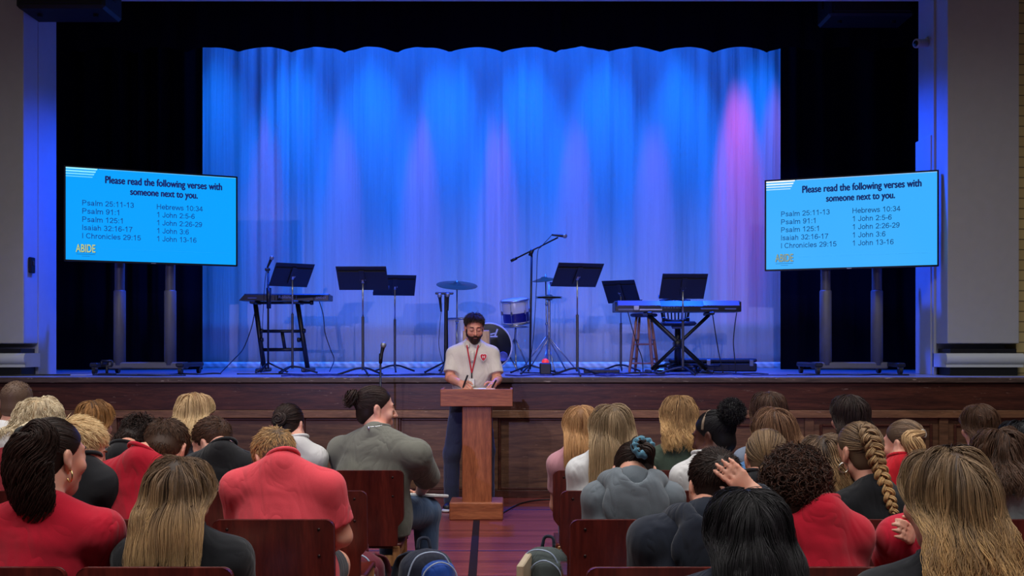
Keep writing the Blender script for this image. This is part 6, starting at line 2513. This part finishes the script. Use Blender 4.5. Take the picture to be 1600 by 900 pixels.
c_ = person('person with a thick dark wavy ponytail, gold hoop earring and red sweatshirt', 4, seat(-1, 4, 1), 80, 650, .25, -26, 4, 66, 778, 246, sd=.17, shirt=(182, 12, 42), sleeve='long',
            hairf=pony_dark, hair='darkbrown', seed=41, group=G, pad=.010)
earring(c_, 1, .018)
face_details(c_)
person('girl in a black tee with long straight brown hair blond at the tips', 4, seat(-1, 4, 0), 283, 710, .25, -6, 16, 282, 822, 222, sd=.17, shirt=(24, 25, 30),
       hairf=flow(882, 6000, .030, .003, .2, .0011, .5, jag=.03, K=24, width=.105, flare=.05), hair='balayage', seed=42, group=G)

# right block, front row -----------------------------------------------
person('person with straight strawberry-blonde hair in a pink tee on the aisle seat', 1, seat(1, 1, 0), 907, 630, .24, 2, 8, 902, 696, 92, shirt=(196, 140, 150),
       hairf=flow(728, 2400, .020, 0, clump=.45, width=.085, flare=.03), hair='strawberry', seed=51, group=G, bulk=.9)
person('person with wavy golden-blonde hair in a dark green tee', 1, seat(1, 1, 1), 1060, 615, .24, 12, 6, 1062, 690, 122, shirt=(70, 84, 72),
       hairf=flow(700, 2400, .024, .010, .09, clump=.7, width=.10), hair='gold', seed=52, group=G)
person('person with smooth brown hair at the stage wall, behind a lower light-brown head', 1, seat(1, 1, 2), 1201, 608, .24, 0, 6, 1201, 690, 112, shirt=(120, 130, 150),
       hairf=flow(700), hair='brown', seed=53, group=G, bulk=.9)
person('person with dark brown wavy hair in a grey top behind the braided girl', 1, seat(1, 1, 3), 1327, 613, .24, 14, 8, 1330, 694, 112, shirt=(92, 98, 92),
       hairf=flow(705, wave=.007, wl=.10, clump=.6), hair='darkbrown', seed=54, group=G, bulk=.9)


def half_up(c):
    h, hr = c['h'], c['hr']
    flow(700, 1600, .018, .003)(c)
    hr.slick(1500, (0, -.112, .03), .0013, K=12, puff=.05)


person('person with smooth half-tied brown hair in the front row near the far pilaster', 1, seat(1, 1, 4) + .10, 1530, 628, .24, 0, 8, 1530, 700, 112, shirt=(80, 84, 92), hairf=half_up, hair='brown', seed=55, group=G, bulk=.9)

# right block, second row ----------------------------------------------
person('person with very long ash-blonde hair in a white tee on the aisle seat', 2, seat(1, 2, 0), 956, 628, .24, 3, 6, 944, 702, 118, shirt=(224, 224, 226),
       hairf=flow(768, 3200, .026, .003, .2, .0014, .5, K=24, width=.108, flare=.02), hair='ash', seed=61, group=G)


def puff_back(c):
    h, hr = c['h'], c['hr']
    hr.cap(.004)
    hr.slick(3000, (-.01, -.105, .085), .0013, K=12, puff=.03)
    hr.puff(h.p(-.015, -.125, .100), .066, 3500, .0015)
    P = smooth_path([h.p(.082, .010, .040), h.p(.070, .000, .085), h.p(0, -.005, .128), h.p(-.070, .000, .085), h.p(-.082, .010, .040)], 24)
    MB().tube(P, .006, 8, flat=.5).build('hair_band', plain('hair_band_tan', srgb(130, 110, 90), .7), c['root'], True)


c_ = person('person with a black puff of hair and white tee looking across the aisle', 2, seat(1, 2, 1), 1117, 638, .25, 50, 12, 1104, 712, 112, shirt=(214, 212, 212), skin_='dark',
            hairf=puff_back, hair='black', seed=62, group=G)
face_details(c_, (14, 10, 10))
person('person with smooth light-brown long hair in a pale blue tee', 2, seat(1, 2, 2) - .17, 1210, 633, .24, -4, 8, 1204, 712, 122, shirt=(98, 150, 214),
       hairf=flow(760, 2600, .030, .003, sweep=(.16, 0, 0), width=.12, flare=.2), hair='ltbrown', seed=63, group=G)


def pony_gold(c):
    h, hr = c['h'], c['hr']
    T = h.p(0, -.116, .050)
    hr.cap(.004)
    hr.slick(2700, (0, -.110, .046), .0013, K=12, puff=.03)
    Y0 = T[1]
    hr.tail([T, W(1422, 684, Y0 - .05), W(1430, 700, Y0 - .055), W(1434, 716, Y0 - .045), W(1440, 728, Y0 - .03)], [.014, .036, .044, .034, .008], 420, .0028, .004, .1, tone=(.3, 1))
    MB().torus(T, .016, .006, unit(h.d(0, -1, .1)), 24, 10).build('hair_tie', plain('hair_tie_grey', srgb(150, 140, 130), .7), c['root'], True)


c_ = person('person with a golden high ponytail in a red top facing the far wall', 2, seat(1, 2, 3) - .06, 1414, 654, .26, 38, 6, 1412, 716, 100, shirt=(196, 22, 38), hairf=pony_gold, hair='balayage', seed=64, group=G, bulk=.9, sc=.92, pad=.008)
person('black-haired person in navy at the edge of the view', 2, seat(1, 2, 4) + .02, 1594, 655, .25, 0, 10, 1598, 722, 130, shirt=(30, 36, 52),
       hairf=flow(720, 1800, .024, .004), hair='black', seed=65, group=G)

# right block, third row ------------------------------------------------


def bun_scrunchie(c):
    h, hr = c['h'], c['hr']
    T = h.p(.022, -.128, .040)
    hr.cap(.004)
    hr.slick(3600, (.020, -.112, .036), .0013, K=12, puff=.04)
    ax = h.d(.15, -1, .05)
    hr.bun(T + ax * .012, ax, .026, .018, 180, messy=.5)
    hr.tail([T + ax * .03, T + ax * .05 + np.array([.018, 0, -.03]), T + ax * .035 + np.array([.028, 0, -.075])], [.018, .022, .006], 120, .0024)
    a_, b_, d_ = frame_from(ax)
    r_ = np.random.default_rng(3)
    mb = MB()
    V, n, m = [], 56, 12
    for i in range(n):
        t = 2 * PI * i / n
        e = math.cos(t) * a_ + math.sin(t) * b_
        rr_ = .015 + .0014 * math.sin(t * 11) + .0012 * math.sin(t * 5 + 1)
        for j in range(m):
            p_ = 2 * PI * j / m
            V.append(T + ax * .020 + e * (.034 + rr_ * math.cos(p_)) + d_ * (rr_ * 1.2 * math.sin(p_) + .004 * math.sin(t * 9)))
    q = [[i * m + j, ((i + 1) % n) * m + j, ((i + 1) % n) * m + (j + 1) % m, i * m + (j + 1) % m] for i in range(n) for j in range(m)]
    mb.add(V, q)
    mb.build('scrunchie', fabric('scrunchie_blue', srgb(84, 132, 156), .8, .3), c['root'], True)


person('person in a grey hoodie with dark bun and blue scrunchie, head bowed', 3, seat(1, 3, 0), 990, 686, .30, 0, 34, 990, 738, 162, sd=.20, shirt=(104, 112, 120), sleeve='long', hood=(104, 112, 120),
       hairf=bun_scrunchie, hair='darkbrown', seed=71, group=G)


def low_pony(c):
    h, hr = c['h'], c['hr']
    T = h.p(-.010, -.112, -.030)
    hr.cap(.005)
    hr.slick(3300, (-.010, -.106, -.030), .0013, K=12, puff=.07)
    hr.tail([T, T + (-.005, -.035, -.05), T + (.01, -.03, -.12), T + (.015, -.01, -.19)], [.016, .034, .034, .010], 420, .0028, .004, .1)
    MB().torus(T + (0, -.006, -.004), .017, .007, unit((-.1, -.7, -.7)), 24, 10).build('hair_tie', plain('hair_tie_black', srgb(14, 14, 16), .7), c['root'], True)


person('person in black with a low dirty-blond ponytail and black hair tie', 3, seat(1, 3, 1), 1198, 668, .26, -8, 14, 1188, 744, 140, shirt=(20, 20, 26), hairf=low_pony, hair='dirty', pad=.008, seed=72, group=G)
person('person with long golden-brown waves squeezed between the curly head and the braid', 3, seat(1, 3, 1) + .265, 1286, 676, .36, -6, 14, 1288, 742, 96, sd=.30, shirt=(40, 42, 40),
       hairf=flow(775, 2800, .030, .009, .10, clump=.65, sweep=(.22, 0, 0), width=.11, flare=.3), hair='balayage', seed=73, group=G, bulk=.85)


def braided(c):
    h, hr = c['h'], c['hr']
    hr.cap(.004)
    T = h.p(-.03, -.108, .045)
    hr.slick(3600, (-.028, -.100, .03), .0013, K=12, puff=.03)
    Y0 = h.H[1] - .10
    path = [W(1346, 664, Y0 + .035), W(1358, 682, Y0 - .012), W(1366, 706, Y0 - .03), W(1373, 730, Y0 - .035), W(1382, 756, Y0 - .05), W(1391, 782, Y0 - .065), W(1397, 803, Y0 - .07)]
    hr.braid(path, [.016, .026, .026, .022, .019, .016, .012], 20, 4.4, .0030, dep=.42)
    hr.tail([path[-1], path[-1] + (.003, 0, -.02), path[-1] + (.004, 0, -.045)], [.014, .016, .006], 90, .0024)
    MB().torus(path[-1] + np.array([0, 0, -.004]), .014, .005, unit((.2, 0, -1)), 20, 8).build('hair_tie', plain('hair_tie_black', srgb(14, 14, 16), .7), c['root'], True)


c_ = person('girl in a black tee with one thick braid and a silver hoop earring', 3, seat(1, 3, 2) + .03, 1344, 656, .24, 26, 2, 1366, 752, 136, sd=.16, shirt=(20, 21, 26), hairf=braided, hair='dirty', seed=74, group=G, pad=.010)
earring(c_, -1, .019, plain('earring_silver', srgb(220, 214, 205), .2, .95))
face_details(c_)
person('person with long brown waves over a pale grey hoodie, second seat from the frame edge', 3, seat(1, 3, 3), 1561, 666, .26, 0, 6, 1566, 752, 160, shirt=(150, 152, 154), sleeve='long', hood=(150, 152, 154),
       hairf=flow(768, 3000, .030, .008, .10, clump=.6, width=.11), hair='brown', seed=75, group=G)

# right block, nearest rows ---------------------------------------------
ww = W(1180, 772, D4 + .11)
c_ = person('boy in a navy hoodie with one hand pressed to his dark brown hair', 4, .575, 1118, 697, .26, 4, 6, 1108, 792, 250, sd=.18, shirt=(26, 32, 46), sleeve='long', hood=(24, 30, 44),
            hairf=crop(6500, .034, .22, .4, .18, .60, .0011), hair='darkbrown', seed=81, group=G, pad=.013, bulk=1.05,
            arms=(None, (W(1244, 842, D4 + .30), ww, (W(1142, 738, D4 + .125) - ww, (-.15, 1, .1), (-.67, 0, -.74), .84, .14, .22))))
person('person in a red polo with curly dark brown hair', 4, seat(1, 4, 1), 1243, 694, .25, -6, 12, 1284, 786, 168, sd=.17, shirt=(180, 12, 40), sleeve='long', collar=True,
       hairf=lambda c: (c['hr'].cap(.006, .01), c['hr'].curls(4200, .046, .0021, .0125, 1.25)), hair='curlybrown', seed=82, group=G, pad=.034)
# red sweatshirt behind the long waves; hand raised to the shoulder
wr_ = W(1438, 846, D4 + .16)
person('person in a red sweatshirt with dark hair, mostly hidden behind long golden-brown waves', 4, seat(1, 4, 2) - .02, 1487, 692, .27, 0, 12, 1481, 790, 212, sd=.18, shirt=(178, 14, 44), sleeve='long',
       hairf=flow(770, 2200), hair='darkbrown', seed=83, group=G,
       arms=((W(1392, 868, D4 + .30), wr_, (W(1404, 822, D4 + .09) - wr_, (.1, .8, -.5), (.3, .3, .9), .80, .30)), None))
person('person in navy with long straight black hair, closest to the viewer', 5, .51, 1169, 757, .25, 0, 6, 1172, 888, 330, sd=.18, shirt=(26, 32, 48),
       hairf=flow(1010, 8000, .026, 0, rad=.0009, clump=.35, K=26, width=.100, flare=.04), hair='black', seed=91, group=G)
person('girl in black with very long golden-brown wavy hair, closest to the viewer', 5, 1.04, 1478, 695, .26, 14, 6, 1486, 868, 300, sd=.18, shirt=(22, 23, 28),
       hairf=flow(985, 9000, .032, .012, .11, .0010, .62, jag=.03, K=30, width=.10, flare=.30), hair='dirty', seed=92, group=G)

# ------------------------------------------------------------------ the speaker behind the lectern
SPY = 9.33
sp = empty('person', (-0.36, SPY, 0), 0, 'bearded man in a light polo shirt with red lanyard standing at the lectern reading', 'person')
Rm = rotz(PI)                    # faces the hall
h = Head(741, 488, SPY - .05, 180 + 8, 15, 0, 1.0, .018)
NB = np.array([-0.355, SPY, 1.535])
rt = np.array([-1.0, 0, 0])      # his right hand is on the viewer's left
fw = np.array([0, -1.0, 0])
Pv = np.array([-0.375, SPY + .02, 1.00])
S = {1: NB + (-.174, .0, -.112), -1: NB + (.174, .0, -.112)}
hands = {1: W(724, 601, 8.97), -1: W(771, 602, 8.98)}
E = {1: W(703, 590, 9.23), -1: W(777, 592, 9.25)}
wrist = {}
B = Field()
h.add(B, 1.3)
B.seg(h.p(0, -.022, -.045), NB + (0, -.01, -.02), .054, .062, k=.03)


def mtorso(F, g):
    F.seg(NB + (0, 0, -.135), Pv + (0, 0, .22), .165 + g, .148 + g, .098 + g, .105 + g, right=(1, 0, 0), k=.06)
    F.seg(Pv + (0, 0, .22), Pv + (0, 0, -.02), .148 + g, .155 + g, .105 + g, .105 + g, right=(1, 0, 0), k=.06)
    for s in (1, -1):
        F.seg(NB + (0, 0, -.022), S[s], .046 + g, .050 + g, k=.05)


mtorso(B, -.014)
for s in (1, -1):
    d = unit(hands[s] - E[s])
    wrist[s] = hands[s] - d * .055
    B.seg(S[s], E[s], .050, .041, k=.03)
    B.seg(E[s], E[s] + (wrist[s] - E[s]) * .3, .041, .040, k=.02)
    B.seg(E[s] + (wrist[s] - E[s]) * .3, wrist[s], .040, .027, k=.02)
    inward = np.array([s * 1.0, 0, 0])
    dv = unit(d + inward * .15 + (0, 0, -.18))
    add_hand(B, wrist[s], dv, unit(np.array([s * .55, .1, -.75])), unit(np.array([s * .55, .1, .75])), 1.0, .95)
legs = {1: (Pv + (-.09, 0, -.02), W(706, 708, SPY + .0), np.array([-.555, SPY + .03, .10])), -1: (Pv + (.09, 0, -.02), np.array([-.235, SPY + .02, .53]), np.array([-.225, SPY + .05, .10]))}
for s in (1, -1):
    B.seg(legs[s][0], legs[s][1], .07, .05, k=.03)
    B.seg(legs[s][1], legs[s][2], .048, .036, k=.03)
field_obj(B, 'body', .0055, SKINS['warm'], sp)

polo = fabric('polo_oatmeal', srgb(200, 190, 176), .9, .5, heather=.04)
F = Field()
mtorso(F, .016)
for s in (1, -1):
    v = E[s] - S[s]
    L = np.linalg.norm(v)
    E2 = S[s] + v * .80
    F.seg(S[s], S[s] + v * 1.1, .062, .070, k=.035, cut=[(E2, unit(v))])
F.ell(NB + (0, -.012, .035), (.058, .060, .055), None, k=.02, op='-')
F.seg(NB + (0, -.10, .02), NB + (0, -.125, -.075), .020, .006, k=.02, op='-')
F.cuts = [((0, 0, Pv[2] - .10), (0, 0, -1))]
shirt_F = F
so = field_obj(F, 'polo_shirt', .007, polo, sp, folds(77, .0045))


def on_chest(x, z, lift=0.0):
    """the point of the shirt front at (x, z)"""
    ys = np.linspace(SPY - .30, SPY, 200)
    P = np.stack([np.full(200, x), ys, np.full(200, z)], 1)
    d = F.eval(P)
    i = int(np.argmax(d < 0.004))
    return np.array([x, ys[i] - lift - .004, z])


# collar wings
for s in (1, -1):
    P = smooth_path([NB + (0, .062, .030), NB + (-s * .050, .035, .026), NB + (-s * .064, -.020, .006), NB + (-s * .052, -.070, -.018), on_chest(NB[0] - s * .040, NB[2] - .055, .006)], 20)
    MB().tube(P, [.017] * 13 + [.018, .020, .022, .022, .020, .016, .008], 8, flat=.35).build('collar_wing', polo, so, True)
# placket and buttons
P = np.array([on_chest(NB[0], NB[2] - .085 - .02 * i, .001) for i in range(6)])
MB().tube(P, .016, 8, flat=.2).build('placket', polo, so, True)
for i in (1, 4):
    MB().ell(P[i] + (0, -.004, 0), (.005, .003, .005)).build('button', plain('button_cream', srgb(220, 214, 204), .4), so, True)
# shield emblem
ec = on_chest(W(755, 556, SPY - .13)[0], W(755, 558, SPY - .13)[2])
nrm = F.grad(ec[None])[0]
ex = unit(np.cross((0, 0, 1.0), nrm))
ez = np.cross(nrm, ex)


def shield(scale, lift):
    pts = [(-.5, .42), (-.2, .50), (0, .44), (.2, .50), (.5, .42), (.5, .0), (.32, -.34), (0, -.62), (-.32, -.34), (-.5, .0)]
    mb = MB()
    mb.prism([np.array(p_) * scale for p_ in pts], lambda u, v, w: ec + ex * u + ez * v + nrm * (lift + w), .0015)
    return mb


shield(.066, .003).build('emblem_border', plain('emblem_white2', srgb(226, 218, 212), .7), so)
shield(.054, .005).build('emblem_shield', plain('emblem_red', srgb(196, 32, 52), .7), so)
mb = MB()
for u in (-.009, .009):
    mb.box(ec + ex * u + ez * .002 + nrm * .0075, (.005, .022, .002), np.stack([ex, ez, nrm], 1))
mb.box(ec + ez * .002 + nrm * .0075, (.020, .005, .002), np.stack([ex, ez, nrm], 1))
mb.build('emblem_mark', plain('emblem_white2', srgb(226, 218, 212), .7), so)
# lanyard
red = fabric('lanyard_red', srgb(176, 36, 50), .8, .1)
jx, jz = W(737, 583, SPY - .13)[0], W(737, 583, SPY - .13)[2]
for s in (1, -1):
    pts = [NB + (0, .060, .040), NB + (-s * .058, .02, .030)]
    x0, z0 = NB[0] - s * .052, NB[2] - .03
    for t in np.linspace(0, 1, 7):
        pts.append(on_chest(x0 + (jx - x0) * t, z0 + (jz - z0) * t, .004))
    MB().tube(smooth_path(pts, 40), .0065, 8, flat=.4).build('lanyard', red, sp, True)
jc = on_chest(jx, jz, .004)
MB().rod(jc, jc + (0, -.004, -.045), .006).build('lanyard_clip', plain('clip_dark', srgb(30, 26, 28), .4), sp, True)
MB().box(jc + (0, -.010, -.085), (.048, .004, .070), bev=.003).build('name_badge', plain('badge_card', srgb(214, 210, 204), .5), sp)
# trousers, shoes
nav_t = fabric('trousers_navy', srgb(46, 52, 74), .85, .5)
F2 = Field()
F2.seg(Pv + (0, 0, .05), Pv + (0, 0, -.04), .160, .172, .112, .118, right=(1, 0, 0), k=.05)
for s in (1, -1):
    F2.seg(legs[s][0], legs[s][1], .092, .078, k=.05)
    F2.seg(legs[s][1], legs[s][2] + (0, 0, -.04), .074, .066, k=.03)
F2.cuts = [((0, 0, .052), (0, 0, -1))]
field_obj(F2, 'trousers', .010, nav_t, sp, folds(78, .007, (18, 18, 30)))
for s in (1, -1):
    shoe(sp, legs[s][2], (-s * .25, -1, 0), 1.0)
# hair, beard, brows
HF = Field()
HF.ell(h.p(C_SK), R_SK, h.R, k=.02)
hr = Hair(h, HF, 5)
hr.cap(.005, lim=-.014)
hr.short(5000, .050, .40, -.5, .20, .0013, lim=-.012, sides_short=.30)
hr.build(HAIRS['darkbrown'], sp)
HF = Field()
hb = Hair(h, HF, 6)
BF = Field()
BF.ell(h.p(0, .030, -.046), np.array([.0660, .0715, .088]), h.R, k=.02)
BF.ell(h.p(0, .066, -.100), np.array([.034, .037, .036]), h.R, k=.03)
for s in (1, -1):
    BF.seg(h.p(s * .064, .006, -.010), h.p(s * .060, .016, -.06), .013, .015, k=.02)
    BF.seg(h.p(s * .002, .106, -.051), h.p(s * .030, .088, -.068), .0085, .009, k=.012)
BF.ell(h.p(0, .098, -.069), np.array([.017, .022, .0065]), h.R, k=.005, op='-')
BF.ell(h.p(0, .100, -.020), np.array([.052, .060, .036]), h.R, k=.012, op='-')
for s in (1, -1):
    BF.ell(h.p(s * .038, .090, -.022), np.array([.027, .055, .027]), h.R, k=.025, op='-')
BF.ell(h.p(0, .075, -.030), np.array([.046, .060, .020]), h.R, k=.02, op='-')
for s in (1, -1):
    BF.seg(h.p(s * .002, .106, -.051), h.p(s * .030, .088, -.068), .0075, .008, k=.010)
BF.cuts = [(h.p(0, .000, 0), h.R @ np.array([0, -1.0, 0])), (h.p(0, 0, .012), h.R @ np.array([0, 0, 1.0]))]
V, q = BF.surface(.004, folds(9, .0012, (150, 150, 150)))
hb.raw(V, q, np.random.default_rng(2).uniform(0, .5, len(V)), np.full(len(V), .2))
hb.build(HAIRS['curlybrown'], sp, 'beard')
ctx = dict(h=h, root=sp)
face_details(ctx, (34, 22, 18))
MB().tube(smooth_path([h.p(-.015, .103, -.069), h.p(0, .108, -.068), h.p(.015, .103, -.069)], 10), .0045, 8, flat=.6).build('lips', plain('lip_tone', srgb(168, 96, 88), .5), sp, True)
# things in his hands
pc = hands[1] + np.array([.012, -.035, .012])
o = MB()
o.lathe(pc - unit((.35, -.2, .9)) * .05, [(0, 0), (.004, .004), (.0075, .02), (.0085, .07), (.0085, .125), (.006, .13), (0, .131)], axis=(.35, -.2, .9), n=14)
o = o.build('marker_pen', mic_black, None, True)
tag(o, 'black pen upright in the writing hand of the bearded man', 'pen')
pc = hands[-1] + np.array([.006, -.030, .012])
o = MB().box(pc, (.016, .03, .085), roty(.5) @ rotx(.2), bev=.004).build('remote_clicker', mic_black)
tag(o, 'small dark clicker held in the hand of the bearded man nearest the emblem', 'remote control')
